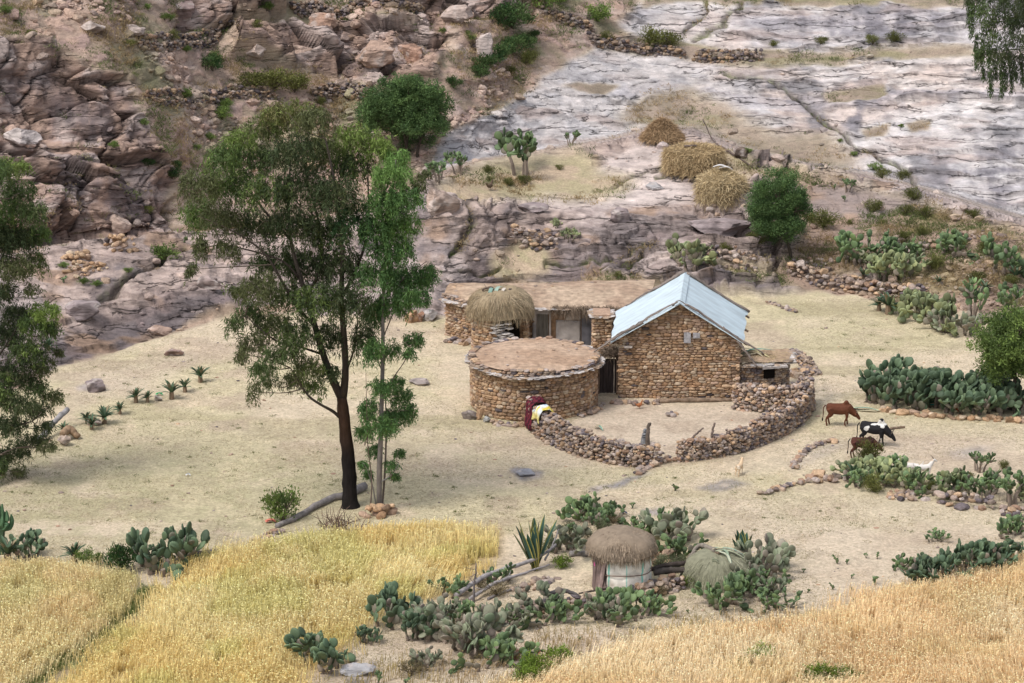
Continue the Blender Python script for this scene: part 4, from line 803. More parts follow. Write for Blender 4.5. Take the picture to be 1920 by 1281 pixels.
# ---- the big dark trunked eucalyptus
gen = np.random.default_rng(5); B0 = G(657, 950); Y0 = B0[1]
big = empty('eucalyptus_tree', B0, 'tallest eucalyptus with a thick charred black trunk left of the houses', 'tree')
mb = MB(); tr = []
blk, rust, gry = (.018, .015, .014), (.055, .032, .022), (.105, .085, .070)
p = np.array([at(x, y, Y0) for x, y in [(657, 955), (656, 925), (654, 880), (650, 830), (645, 785), (641, 745)]])-B0
pp_ = smooth_path(p, 22); rr = np.interp(np.linspace(0, 1, 22), [0, .06, .2, .5, 1], [.46, .36, .30, .25, .22])
tube(mb, pp_, rr, mix(np.array(blk)[None], np.array(rust), sst(.45, .75, np.linspace(0, 1, 22))[:, None]), 14, wob=.12, seed=3)
tr.append(pp_)
for pix, r0, r1, dy in [([(642, 750), (625, 715), (606, 665), (590, 610), (575, 560), (560, 510), (545, 450), (540, 380), (545, 300)], .17, .03, (0, .4)), ([(642, 750), (648, 700), (645, 630), (640, 560), (642, 480), (635, 400), (625, 330), (610, 260)], .16, .03, (0, -.5)),
     ([(645, 790), (625, 772), (600, 758), (578, 742), (560, 715), (545, 690)], .075, .02, (0, -.6)), ([(590, 610), (560, 580), (530, 530), (500, 480), (465, 450), (430, 430)], .08, .02, (.2, -.6)), ([(575, 560), (600, 500), (600, 430), (580, 350), (560, 270)], .08, .02, (.3, 1.2)),
     ([(545, 450), (500, 400), (460, 350), (430, 320)], .06, .015, (.3, .9)), ([(640, 560), (670, 500), (690, 430), (690, 340), (690, 270)], .08, .015, (-.2, .6)), ([(606, 665), (560, 650), (520, 640), (480, 610), (460, 590)], .05, .015, (0, .7)), ([(560, 520), (530, 490), (470, 470), (410, 460), (370, 470)], .05, .012, (0, .3)),
     ([(648, 700), (665, 650), (670, 600), (665, 540)], .05, .012, (0, -.8))]:
    tr.append(limb(mb, pix, Y0, r0, r1, (.050, .038, .030), dy, B0, 18, c2=gry))
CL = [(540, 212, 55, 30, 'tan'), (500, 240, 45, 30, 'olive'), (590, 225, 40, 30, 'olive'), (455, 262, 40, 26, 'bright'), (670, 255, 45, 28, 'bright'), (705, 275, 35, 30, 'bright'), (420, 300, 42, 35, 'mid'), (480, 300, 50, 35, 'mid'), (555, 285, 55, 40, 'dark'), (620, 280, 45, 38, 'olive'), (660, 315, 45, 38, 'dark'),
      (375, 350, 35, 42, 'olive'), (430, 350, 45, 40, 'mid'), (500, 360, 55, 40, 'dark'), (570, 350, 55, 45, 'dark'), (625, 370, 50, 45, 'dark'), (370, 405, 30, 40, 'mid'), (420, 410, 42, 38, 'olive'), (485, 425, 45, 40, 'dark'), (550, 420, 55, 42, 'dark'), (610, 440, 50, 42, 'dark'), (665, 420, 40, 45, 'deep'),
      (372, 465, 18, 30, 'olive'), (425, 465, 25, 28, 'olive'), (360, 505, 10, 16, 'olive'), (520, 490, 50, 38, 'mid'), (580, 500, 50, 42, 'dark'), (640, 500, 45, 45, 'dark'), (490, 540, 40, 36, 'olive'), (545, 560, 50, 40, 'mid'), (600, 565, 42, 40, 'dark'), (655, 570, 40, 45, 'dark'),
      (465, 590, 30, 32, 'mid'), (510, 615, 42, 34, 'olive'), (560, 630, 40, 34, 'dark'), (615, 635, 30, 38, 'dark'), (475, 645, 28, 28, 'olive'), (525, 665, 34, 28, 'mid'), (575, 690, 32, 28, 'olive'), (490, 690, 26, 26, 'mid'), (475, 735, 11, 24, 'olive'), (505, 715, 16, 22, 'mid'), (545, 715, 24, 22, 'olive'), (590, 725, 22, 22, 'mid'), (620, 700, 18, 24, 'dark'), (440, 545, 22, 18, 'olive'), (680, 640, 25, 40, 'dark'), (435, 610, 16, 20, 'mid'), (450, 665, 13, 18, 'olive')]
scaffold(mb, CL, Y0, tr, B0, gen); mb.build('trunk', M_bark, big, smooth=True)
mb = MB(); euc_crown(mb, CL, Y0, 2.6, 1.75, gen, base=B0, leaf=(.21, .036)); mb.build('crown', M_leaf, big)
# ---- the slender light green one beside it
B1 = G(712, 958); Y1 = B1[1]; sl1 = empty('eucalyptus_tree', B1, 'slender bright green eucalyptus rising from a small ring of stones', 'tree')
mb = MB(); tr = []
for pix, r0, r1, dy, c in [([(712, 962), (711, 900), (714, 820), (716, 740), (718, 660), (718, 580), (722, 500), (730, 420), (738, 350), (742, 300)], .12, .02, (0, 0), (.19, .165, .15)), ([(706, 955), (698, 910), (688, 880), (680, 868)], .035, .01, (0, -.3), (.2, .18, .16)), ([(716, 955), (722, 880), (724, 800), (722, 720)], .05, .02, (.2, .4), (.15, .12, .10)), ([(712, 905), (728, 895), (742, 880), (748, 868)], .03, .01, (0, -.4), (.22, .21, .2)),
     ([(694, 960), (697, 900), (690, 840), (688, 780), (686, 700)], .03, .01, (-.3, -.5), (.15, .11, .09)), ([(718, 740), (740, 705), (760, 675), (772, 645)], .03, .01, (0, -.5), (.14, .11, .09)), ([(716, 640), (732, 600), (745, 570)], .03, .01, (0, .4), (.14, .11, .09)), ([(720, 560), (760, 520), (800, 490)], .04, .012, (0, .6), (.14, .11, .09)), ([(718, 700), (703, 660), (695, 610)], .03, .01, (0, .5), (.14, .11, .09))]:
    tr.append(limb(mb, pix, Y1, r0, r1, c, dy, B1, 16))
CL = [(742, 300, 26, 26, 'spring'), (735, 335, 42, 36, 'spring'), (755, 375, 42, 36, 'lush'), (720, 385, 38, 38, 'lush'), (745, 425, 45, 38, 'spring'), (705, 435, 32, 40, 'lush'), (735, 475, 48, 38, 'lush'), (705, 520, 38, 42, 'lush'), (755, 525, 42, 36, 'lush'), (798, 520, 24, 34, 'lush'), (795, 560, 20, 20, 'lush'), (735, 575, 40, 32, 'lush'), (765, 560, 28, 24, 'lush'), (700, 590, 26, 40, 'lush'),
      (775, 640, 22, 22, 'lush'), (765, 665, 16, 14, 'lush'), (700, 660, 24, 34, 'lush'), (732, 660, 18, 26, 'lush'), (745, 715, 14, 14, 'lush'), (715, 730, 30, 22, 'lush'), (690, 770, 22, 28, 'lush'), (752, 745, 26, 24, 'lush'), (745, 785, 34, 28, 'lush'), (715, 800, 34, 24, 'lush'), (685, 812, 22, 18, 'lush'), (765, 770, 16, 18, 'lush'), (700, 845, 22, 14, 'lush'), (735, 875, 14, 14, 'lush'), (745, 850, 12, 9, 'lush'), (682, 872, 11, 7, 'lush'), (690, 890, 8, 8, 'lush'), (740, 895, 10, 8, 'lush'), (785, 350, 14, 20, 'olive'), (795, 330, 12, 14, 'olive')]
scaffold(mb, CL, Y1, tr, B1, gen, .02); mb.build('trunk', M_bark, sl1, smooth=True)
mb = MB(); euc_crown(mb, CL, Y1, 1.4, 2.5, gen, base=B1, droop=(.35, .8)); mb.build('crown', M_leaf, sl1)
# ---- eucalyptus at the left border
B2 = G(-75, 905); Y2 = B2[1]; lt = empty('eucalyptus_tree', B2, 'dark eucalyptus cut off by the left border of the view', 'tree')
mb = MB(); tr = []
for pix, r0, r1, dy in [([(-75, 910), (-72, 840), (-66, 740), (-60, 640), (-50, 540), (-40, 440), (-30, 360)], .3, .05, (0, 0)), ([(-66, 740), (-30, 700), (10, 650), (40, 600)], .09, .02, (0, .5)), ([(-70, 820), (-30, 810), (20, 800), (60, 790)], .08, .02, (0, -.5)), ([(-55, 580), (-20, 530), (10, 470), (30, 420)], .08, .02, (0, .4)), ([(-72, 870), (-30, 870), (5, 850), (30, 840)], .06, .02, (0, -.8))]:
    tr.append(limb(mb, pix, Y2, r0, r1, (.08, .062, .05), dy, B2, 14, c2=gry))
CL = [(25, 318, 34, 26, 'bright'), (-10, 330, 40, 36, 'mid'), (35, 362, 34, 32, 'mid'), (10, 405, 44, 38, 'mid'), (60, 400, 30, 28, 'mid'), (75, 440, 22, 26, 'mid'), (30, 455, 48, 34, 'dark'), (-20, 450, 44, 44, 'dark'), (20, 505, 44, 30, 'olive'), (70, 495, 18, 26, 'olive'), (0, 550, 34, 30, 'dark'), (85, 585, 30, 24, 'bright'), (70, 612, 36, 28, 'mid'), (35, 590, 34, 28, 'dark'), (98, 620, 18, 22, 'mid'), (10, 630, 44, 38, 'dark'), (60, 660, 44, 34, 'dark'), (85, 690, 22, 24, 'olive'), (30, 705, 50, 34, 'dark'), (70, 725, 30, 20, 'mid'), (-10, 740, 44, 44, 'dark'), (40, 760, 40, 24, 'dark'),
      (100, 745, 24, 18, 'olive'), (75, 770, 28, 16, 'dark'), (20, 800, 40, 26, 'dark'), (80, 800, 24, 14, 'dark'), (60, 830, 38, 18, 'dark'), (90, 838, 18, 14, 'olive'), (20, 850, 40, 24, 'dark'), (35, 885, 16, 16, 'olive'), (-10, 880, 30, 24, 'dark'), (-60, 400, 40, 50, 'mid'), (-80, 560, 50, 60, 'dark'), (-90, 700, 50, 60, 'dark'), (110, 660, 8, 10, 'olive'), (60, 545, 18, 14, 'olive')]
scaffold(mb, CL, Y2, tr, B2, gen); mb.build('trunk', M_bark, lt, smooth=True); mb = MB(); euc_crown(mb, CL, Y2, 2.0, 2.3, gen, base=B2, droop=(.35, .9)); mb.build('crown', M_leaf, lt)
# ---- weeping eucalyptus reaching into the top right corner
B3 = G(2110, 1210); Y3 = B3[1]; wt = empty('eucalyptus_tree', B3, 'eucalyptus whose weeping strands hang into the upper right corner', 'tree')
mb = MB(); tr = []
for pix, r0, r1, dy in [([(2110, 1215), (2105, 900), (2095, 600), (2080, 300), (2050, 60), (2020, -120)], .36, .08, (0, 0)), ([(2080, 300), (2040, 180), (1980, 90), (1920, 50), (1880, 40)], .10, .015, (0, .3)), ([(2050, 60), (1990, 0), (1920, -30), (1850, -40), (1815, -25)], .10, .015, (0, -.4))]:
    tr.append(limb(mb, pix, Y3, r0, r1, (.10, .08, .065), dy, B3, 16, c2=gry))
CL = [(1825, -5, 24, 22, 'dark'), (1865, -5, 32, 26, 'dark'), (1905, 5, 32, 28, 'dark'), (1845, 25, 26, 24, 'mid'), (1885, 35, 30, 26, 'dark'), (1920, 45, 28, 28, 'dark'), (1860, 60, 22, 24, 'dark'), (1900, 75, 26, 26, 'dark'), (1850, 92, 14, 22, 'mid'), (1880, 105, 18, 24, 'dark'), (1912, 110, 14, 26, 'dark'), (1950, 20, 40, 50, 'dark'), (1955, 90, 30, 40, 'dark'), (1990, -20, 50, 50, 'dark'), (1835, 105, 7, 12, 'mid')]
scaffold(mb, CL, Y3, tr, B3, gen, .02); mb.build('trunk', M_bark, wt, smooth=True)
mb = MB(); euc_crown(mb, CL, Y3, 1.4, 3.0, gen, base=B3, droop=(.7, 1.2), leaf=(.13, .024))
for (x, y0, y1) in [(1832, 60, 128), (1843, 70, 150), (1856, 80, 178), (1866, 90, 150), (1877, 100, 182), (1884, 100, 168), (1895, 100, 174), (1903, 105, 152), (1916, 100, 160), (1815, -10, 48), (1822, 0, 70), (1930, 80, 170), (1942, 80, 150)]:
    k = int((y1-y0)*7); yy = gen.uniform(y0, y1, k); dy_ = gen.uniform(-1, 1); p = np.array([at(x+2*math.sin(q*.05), q, Y3+dy_) for q in yy])-B3; p += gen.normal(0, .045, p.shape); d = gen.normal(0, .4, p.shape)+[0, 0, -.9]; d /= np.linalg.norm(d, axis=1, keepdims=True)
    leaves(mb, p, d, .12, .024, np.array(LG['mid'])*gen.uniform(.5, 1.2, (k, 1)))
mb.build('crown', M_leaf, wt)
# ---- bushy round trees
def round_tree(name, label, base_px, trunks, clumps, leaf, dens, rad=.1, tones=('forest', 'fresh'), depth=1., bark=(.06, .048, .038)):
    Bq = G(*base_px); Yq = Bq[1]; t = empty(name, Bq, label, 'tree'); mb = MB(); tr = []
    for pix, r0, r1 in trunks: tr.append(limb(mb, pix, Yq, r0, r1, bark, (0, gen.uniform(-.4, .4)), Bq, 10))
    cl = [(x, y, rx, ry, 'mid', gen.uniform(-1, 1)*depth) for x, y, rx, ry in clumps]; scaffold(mb, cl, Yq, tr, Bq, gen, .025); mb.build('trunk', M_bark, t, smooth=True)
    mb = MB()
    for (x, y, rx, ry, tn, dz) in cl:
        c = at(x, y, Yq+dz)-Bq; pm = ppm(c+Bq); r3 = np.array([rx, (rx+ry)*.5, ry])/pm; ns = max(10, int(dens*r3[0]*r3[2]*30)); nl = 34
        st = clump_pts(c, r3, ns, gen); p = (st[:, None]+gen.normal(0, .11, (ns, nl, 3))).reshape(-1, 3); d = np.repeat(st-c, nl, 0)+gen.normal(0, .5, p.shape)+[0, 0, .15]; d /= np.linalg.norm(d, axis=1, keepdims=True)
        cc = mix(np.array(LG[tones[0]]), np.array(LG[tones[1]]), gen.random((ns, 1)))*gen.uniform(.7, 1.3, (ns, 1)); leaves(mb, p, d, leaf*gen.uniform(.6, 1.3, len(p)), leaf*.42, np.repeat(cc, nl, 0)*gen.uniform(.75, 1.25, (len(p), 1)))
    mb.build('crown', M_leaf, t); return t
def fill(cx, cy, rx, ry, k, rr, keep=lambda x, y: True):
    o = []
    while len(o) < k:
        x, y = gen.uniform(-1, 1, 2)
        if x*x+y*y < 1 and keep(cx+x*rx, cy+y*ry): o.append((cx+x*rx, cy+y*ry, rr*gen.uniform(.7, 1.2), rr*gen.uniform(.6, .95)))
    return o
round_tree('round_tree', 'dense dark green round tree standing on the pale rock behind the eucalyptus', (774, 296), [([(766, 300), (762, 275), (755, 245), (735, 215)], .13, .03), ([(782, 300), (784, 278), (795, 245), (810, 215)], .11, .03), ([(762, 275), (765, 240), (765, 200)], .08, .02)],
    fill(762, 208, 74, 52, 46, 26, lambda x, y: not (y > 245 and 720 < x < 745))+[(690, 215, 20, 18), (835, 195, 18, 20), (700, 180, 20, 18), (765, 155, 24, 14), (808, 165, 22, 16), (720, 160, 22, 14), (805, 262, 16, 12), (690, 245, 18, 14), (828, 240, 14, 16)], .13, 3.0, depth=1.6)
round_tree('round_tree', 'compact dark green tree leaning over the rocks right of the haystacks', (1484, 492), [([(1484, 494), (1481, 470), (1474, 450), (1466, 425), (1462, 380)], .10, .03), ([(1474, 450), (1485, 420), (1492, 390)], .05, .02), ([(1470, 440), (1445, 415), (1430, 390)], .05, .02)],
    fill(1462, 386, 46, 50, 52, 16)+[(1410, 390, 9, 12), (1516, 395, 9, 12), (1440, 325, 10, 8), (1488, 332, 12, 9), (1450, 446, 12, 8)]+[(1440, 440, 18, 12), (1480, 440, 18, 12), (1425, 355, 14, 16), (1500, 370, 15, 18), (1462, 328, 20, 10), (1425, 425, 14, 13), (1500, 425, 14, 13)], .10, 6.5, depth=1.0)
round_tree('leafy_tree', 'leafy green tree over the dark cactus hedge at the right border', (1905, 772), [([(1900, 775), (1900, 740), (1904, 705), (1896, 670)], .12, .05), ([(1908, 772), (1925, 735), (1940, 700)], .10, .04), ([(1904, 710), (1880, 670), (1860, 640)], .05, .02), ([(1902, 700), (1915, 640), (1920, 600)], .05, .02)],
    fill(1912, 650, 78, 58, 52, 24)+[(1838, 628, 16, 14), (1845, 690, 18, 14), (1860, 600, 20, 12), (1900, 590, 22, 14), (1990, 640, 40, 40), (1990, 690, 30, 30), (1868, 708, 18, 10)], .13, 3.0, tones=('mid', 'bright'), depth=1.3)
# ================================================================== SHRUBS (a few kinds, copied)
def shrub_proto(kind, seed):
    g = np.random.default_rng(seed); t = empty('shrub', (0, 0, -60), 'proto', 'shrub'); mb = MB(); stems = []
    spec = dict(green=(LG['mid'], LG['bright'], .09, .9, 26), olive=((.10, .115, .035), (.16, .165, .05), .07, .8, 30), dark=(LG['deep'], LG['mid'], .09, .95, 30), pale=((.11, .135, .075), (.17, .18, .10), .07, .7, 26), lime=((.115, .19, .03), (.18, .25, .04), .08, .8, 26), dry=((.16, .13, .07), (.22, .18, .10), .06, .7, 20))[kind]
    for k in range(9):
        a = g.uniform(0, 6.28); e = np.array([math.cos(a)*g.uniform(.2, .5), math.sin(a)*g.uniform(.2, .5), g.uniform(.4, .8)*spec[3]]); tube(mb, smooth_path([(0, 0, -.1), e*[.35, .35, .55], e], 5), np.linspace(.025, .008, 5), (.10, .08, .06), 4, cap=False); stems.append(e)
    mb.build('stem', M_bark, t); mb = MB(); ns = spec[4]; q = g.normal(size=(ns, 3)); q /= np.linalg.norm(q, axis=1, keepdims=True); c = q*(g.random((ns, 1))**.4)*[.42, .42, .36*spec[3]]+[0, 0, .45*spec[3]]; c[:, 2] = np.maximum(c[:, 2], .06)
    nl = 52; p = (c[:, None]+g.normal(0, .085, (ns, nl, 3))).reshape(-1, 3); d = np.repeat(c-[0, 0, .1], nl, 0)+g.normal(0, .35, p.shape)+[0, 0, .35]; d /= np.linalg.norm(d, axis=1, keepdims=True); p[:, 2] = np.maximum(p[:, 2], .01)
    cc = mix(np.array(spec[0]), np.array(spec[1]), g.random((ns, 1)))*g.uniform(.7, 1.25, (ns, 1)); leaves(mb, p, d, spec[2]*g.uniform(.6, 1.4, len(p)), spec[2]*.4, np.repeat(cc, nl, 0)*g.uniform(.75, 1.25, (len(p), 1))); mb.build('foliage', M_shrub, t); return t
SP = {k: [shrub_proto(k, 200+i*10+j) for j in range(2)] for i, k in enumerate(('green', 'olive', 'dark', 'pale', 'lime', 'dry'))}
_used = set()
def plant(protos, px, py, wpx, label, group, sq=1., j=None, name=None):
    """a plant whose foot is at a picture position and which is wpx wide there"""
    pr = protos[int(px*7+py) % len(protos) if j is None else j]; b = G(px, py); sc = wpx/ppm(b); rz = float(rng.uniform(0, 6.28))
    if pr.name not in _used: _used.add(pr.name); o = pr; o.location = b; o.rotation_euler = (0, 0, rz); o.scale = (sc, sc, sc*sq); tag(o, label, None, group)
    else: o = dup(pr, b, rz, (sc, sc, sc*sq), label, group)
    return o
def shrubs(kind, group, rows, sq=1.):
    for px, py, w_, lb in rows: plant(SP[kind], px, py, w_, lb, group, sq)
shrubs('dark', 'shrubs beside the yellow field', [(226, 1076, 66, 'rounded dark green bush beside the large prickly pear left of the field')], 1.0)
shrubs('green', 'shrubs beside the yellow field', [(530, 978, 72, 'upright green bush at the lower end of the fallen grey log'), (160, 1066, 40, 'low green bush left of the rounded bush at the field edge'), (187, 1062, 26, 'small green bush touching the left side of the rounded bush')], 1.1)
shrubs('lime', 'bright weeds at the front field', [(1005, 1262, 70, 'bright lime green weeds in front of the lower cactus bank'), (1045, 1245, 60, 'lime green weeds right of the red flower spikes'), (985, 1280, 60, 'lime green weeds lowest at the front cactus bank'), (1430, 1248, 60, 'bright green weed patch inside the front wheat, upper one'), (1395, 1258, 34, 'small bright weed left of the patch in the front wheat'), (1530, 1285, 70, 'bright green weeds at the lower edge of the front wheat'), (1580, 1282, 60, 'bright green weeds right of the others at the lower edge'),
    (1052, 1068, 44, 'lime bush behind the grey dead branches near the thatched hut'), (1305, 1103, 50, 'lime green bush at the foot of the grass mound')], .8)
shrubs('pale', 'grey green shrubs by the thatched hut', [(1240, 1075, 52, 'grey green shrub just right of the thatched hut'), (1270, 1070, 46, 'grey green shrub between hut and grass mound'), (1033, 1040, 50, 'grey green shrub behind the striped agave'), (1070, 1010, 44, 'grey shrub above the striped agave'), (1130, 1000, 40, 'pale shrub behind the thatched roof on the left'), (850, 1205, 50, 'grey shrub inside the lower cactus bank')], .9)
shrubs('dry', 'dry shrubs', [(930, 1120, 60, 'brown dry shrub under the grey dead branches'), (1110, 1020, 50, 'dry brown shrub left of the thatched roof'), (1150, 985, 36, 'dry tan bush inside the cactus clump above the hut'), (900, 1105, 40, 'dry twiggy shrub at the tip of the dead branches'), (770, 1265, 60, 'grey dry shrub near the lower edge under the cactus bank'), (1235, 1120, 40, 'dry pale shrub below the hut fence')], .8)
shrubs('olive', 'shrubs by the cattle', [(1625, 872, 66, 'olive bush hiding the dark calf'), (1640, 925, 50, 'green bush at the front of the cactus row near the calf'), (1820, 900, 20, 'small yellow green bush in the cactus row by the stones'), (1740, 920, 28, 'low yellowish bush below the cactus row centre'), (1880, 880, 26, 'small yellow green bush behind the cactus row')], .95)
shrubs('olive', 'shrubs on the right slope', [(1635, 395, 46, 'yellow green shrub on the ridge right of the compact tree'), (1700, 405, 36, 'yellow green shrub below the long pale slab'), (1715, 380, 44, 'yellow green shrub topmost on the right ridge'), (1655, 335, 36, 'yellow green shrub at the foot of the pale cliff'), (1690, 338, 36, 'dull green shrub at the foot of the pale cliff'), (1735, 410, 40, 'olive shrub second from the ridge top'), (1825, 405, 34, 'olive shrub at the far right ridge'), (1545, 430, 60, 'tall yellow green bush touching the compact tree'), (1520, 420, 40, 'bush half behind the compact tree'),
    (1595, 420, 16, 'tiny green tuft on the bare right slope'), (1655, 425, 20, 'small dry green tuft on the right slope'), (1690, 455, 40, 'yellow green bush between the right slope cacti'), (1730, 445, 30, 'pale bush above the right slope cacti'), (1800, 470, 44, 'dull bush among the right slope cacti'), (1850, 475, 44, 'dull bush right of the slope cacti'), (1750, 505, 50, 'low green bush below the slope cacti'), (1830, 530, 40, 'low bush at the lower end of the right slope'), (1890, 540, 40, 'low bush near the aloes on the right slope'), (1415, 470, 52, 'dark olive bush left of the compact tree trunk'), (1355, 480, 40, 'green bush right of the big pale cactus behind the roof'), (1160, 525, 22, 'small bright green bush behind the long house'), (1080, 540, 18, 'tiny olive bush above the long house roof')], .75)
shrubs('green', 'shrubs on the slab', [(312, 497, 66, 'spreading bright green shrub on the left rock slab'), (238, 530, 20, 'small green shrub below the spreading one on the slab'), (155, 540, 26, 'yellowish tuft on the slab beside the left eucalyptus'), (118, 512, 22, 'small shrub by the brown rock heap'), (180, 545, 24, 'low tuft at the crack in the left slab'), (1690, 240, 14, 'tiny shrub on the pale cliff'), (1575, 265, 14, 'tiny shrub in the diagonal crack, higher one'), (1640, 320, 30, 'shrub at the lower end of the diagonal crack'), (1600, 290, 18, 'shrub in the middle of the diagonal crack'), (1400, 300, 20, 'green tuft right of the straw stack'), (1385, 290, 16, 'small green tuft behind the straw stack')], .6)
for kind, rows in (('dark', [(395, 135, 38, 'dark shrub on the terraces, largest of three in a row'), (325, 335, 30, 'dark bush in the gully above the left slab'), (330, 318, 22, 'dark bush just above the gully bush'), (285, 305, 20, 'dark shrub at the cliff foot'), (930, 120, 44, 'dark green bush in the gully, below the boulder'), (960, 105, 44, 'dark green bush in the middle of the gully'), (985, 92, 36, 'dark green bush at the upper gully'), (905, 140, 44, 'dark green bush at the lower gully end'), (895, 150, 30, 'dark bush at the very bottom of the gully'), (960, 55, 60, 'brownish dark thicket at the gully head'), (940, 50, 40, 'dark thicket left of the gully head'), (850, 165, 26, 'grey green bush by the earth bank'), (1000, 75, 24, 'small bush right of the gully')]),
    ('green', [(400, 115, 24, 'green shrub above the largest terrace shrub'), (345, 185, 26, 'green shrub on the middle terrace wall'), (420, 205, 24, 'green shrub below the middle terrace wall'), (415, 225, 34, 'spreading shrub on the bare terrace'), (265, 240, 16, 'shrub against the cliff side'), (210, 280, 18, 'shrub below the split cliff'), (345, 100, 16, 'shrub at the terrace wall left end'), (305, 40, 18, 'green shrub under the upper crag'), (320, 38, 18, 'grey shrub beside the one under the upper crag'), (395, 262, 18, 'blue green shrub right on the bare terrace'), (370, 282, 16, 'small shrub low on the bare terrace'), (275, 20, 14, 'shrub at the top left edge'), (10, 28, 22, 'shrub in the top left corner'), (490, 45, 22, 'shrub between upper crags'), (1020, 20, 44, 'green bush at the top of the right gully'), (1120, 40, 44, 'green bush beside the long terrace wall'), (1045, 8, 30, 'bush at the top edge above the terrace wall'), (835, 42, 14, 'shrub on the brown crag'), (880, 65, 12, 'small shrub left of the pale boulder'), (885, 75, 14, 'shrub at the pale boulder')]),
    ('olive', [(470, 172, 50, 'low olive shrubbery at the left end of the upper grass strip'), (510, 172, 60, 'low olive shrubbery in the middle of the grass strip'), (550, 172, 50, 'low olive shrubbery at the right of the grass strip'), (985, 120, 34, 'olive bush at the right bank of the gully'), (1000, 110, 24, 'olive bush on the right bank top'), (955, 140, 24, 'olive tuft on the slab edge'), (1140, 75, 26, 'olive shrub under the terrace wall by the slab'), (1220, 85, 50, 'olive bush on the soil ledge of the pale slab'), (1260, 88, 40, 'olive bush right on the soil ledge'), (1450, 85, 16, 'tuft on the soil ledge centre'), (1540, 88, 22, 'tuft on the soil ledge toward the right'), (1640, 92, 24, 'tuft on the soil ledge, farther right'), (1680, 85, 30, 'bush at the dark part of the soil ledge'), (240, 90, 22, 'tuft over the left cliff top'), (60, 70, 20, 'tuft at the far left hillside'), (320, 75, 26, 'pale tuft under the crag'), (470, 85, 22, 'tuft among the terrace rocks'), (600, 215, 24, 'tuft behind the tall eucalyptus top'), (275, 405, 22, 'tuft at the foot of the dark cliff'), (600, 195, 20, 'pale tuft next to the tall eucalyptus top')])):
    shrubs(kind, 'shrubs on the far hillside', [(a, b, c*1.35, d) for a, b, c, d in rows], .7)
shrubs('olive', 'tufts on the grassy shelf', [(920, 340, 18, 'small tuft beside the brown bird'), (955, 348, 30, 'low tuft in front of the branching cactus'), (985, 345, 34, 'low olive bush under the branching cactus'), (1050, 318, 20, 'tuft on the shelf right of the branching cactus'), (915, 322, 26, 'tuft at the upper edge of the shelf')], .7)
# ================================================================== CACTI, ALOES, AGAVES
M_pad = mat('cactus_pad', attr=True, rough=.6, nscale=4, namp=.15, bump=.15, bscale=12, bdist=.02, spec=.25, objrand=.16)
pv = IV1*[.42, .11, .5]; pv[:, 0] *= 1-.22*np.clip(-pv[:, 2]/.5, 0, 1)
def opuntia(seed, n0, lev, hgt, tone, spread=1., trunk=0.):
    """a prickly pear about one unit wide: pads growing out of the rims of older pads"""
    g = np.random.default_rng(seed); t = empty('prickly_pear', (0, 0, -60), 'proto', 'cactus'); L_ = .168; pads = []
    def grow(base, dirv, face, lv, age):
        s = L_*g.uniform(.75, 1.2); pads.append((base+dirv*s*.46, dirv, face, s, age))
        if lv <= 0: return
        for k in range(g.choice([1, 2, 3, 3])):
            side = np.cross(dirv, face); a = g.uniform(-1.05, 1.05); d = dirv*math.cos(a)+side*math.sin(a)+g.normal(0, .22, 3)+[0, 0, .18]; d /= np.linalg.norm(d)
            f = face+g.normal(0, .75, 3); f -= d*(f@d); f /= np.linalg.norm(f); grow(base+dirv*s*.46+(dirv*math.cos(a)+side*math.sin(a)*.8)*s*.42, d, f, lv-1-(g.random() < .35), age-1)
    mbt = MB()
    for k in range(n0):
        a, q = g.uniform(0, 6.28), (g.random()**.5)*.30*spread; b = np.array([q*math.cos(a), q*math.sin(a), 0.]); tube(mbt, [(0, 0, -.08), b*.5-[0, 0, .07], b-[0, 0, .06]], .035, (.18, .14, .11), 5, cap=False); d = np.array([math.cos(a)*q*1.6, math.sin(a)*q*1.6, 1.])+g.normal(0, .25, 3)*[1, 1, 0]; d /= np.linalg.norm(d)
        ht = trunk*g.uniform(.6, 1.2)+.06; top = b+d*ht; tube(mbt, smooth_path([b-[0, 0, .1], b+d*ht*.5+g.normal(0, .03, 3), top], 5), np.linspace(.045, .03, 5), np.array([.20, .16, .13])*g.uniform(.7, 1.2), 6, cap=False)
        f = g.normal(size=3); f -= d*(f@d); f /= np.linalg.norm(f); grow(top-d*.02, d, f, lev, lev)
    mbt.build('stem', M_bark, t); mb = MB()
    tones = dict(green=((.14, .20, .08), (.075, .115, .058)), blue=((.10, .14, .075), (.046, .075, .045)), pale=((.26, .28, .13), (.14, .175, .095)), grey=((.13, .165, .10), (.19, .18, .13)))
    c0, c1 = tones[tone]; old = np.array([.23, .185, .155])
    for (c, d, f, s, age) in pads:
        M3 = np.stack([np.cross(d, f), f, d], -1)*s*g.uniform(.9, 1.1); cc = mix(np.array(c0), np.array(c1), g.random())*g.uniform(.6, 1.45)
        if age >= lev-1 and g.random() < .45 or g.random() < (.14 if tone == 'grey' else .05): cc = mix(cc, old, g.uniform(.5, 1.))
        mb.inst(pv, IF1, M3[None], c[None], cc)
    mb.build('foliage', M_pad, t, smooth=True); return t
OP = dict(green=[opuntia(300+k, 7, 3, 1, 'green') for k in range(3)], blue=[opuntia(310+k, 8, 3, 1, 'blue') for k in range(3)], pale=[opuntia(320+k, 7, 3, 1, 'pale') for k in range(3)], grey=[opuntia(330+k, 9, 3, 1, 'grey') for k in range(3)],
          small=[opuntia(340+k, 2, 3, 1, 'green', .12) for k in range(3)], tree=[opuntia(350+k, 5, 3, 1, 'green', .7, .34) for k in range(2)])
def cacti(tone, group, rows, sq=1.):
    for px, py, w_, lb in rows: plant(OP[tone], px, py, w_*(1.14 if w_ > 45 else 1.05), lb, group, sq)
g1 = 'cactus bank below the thatched hut'
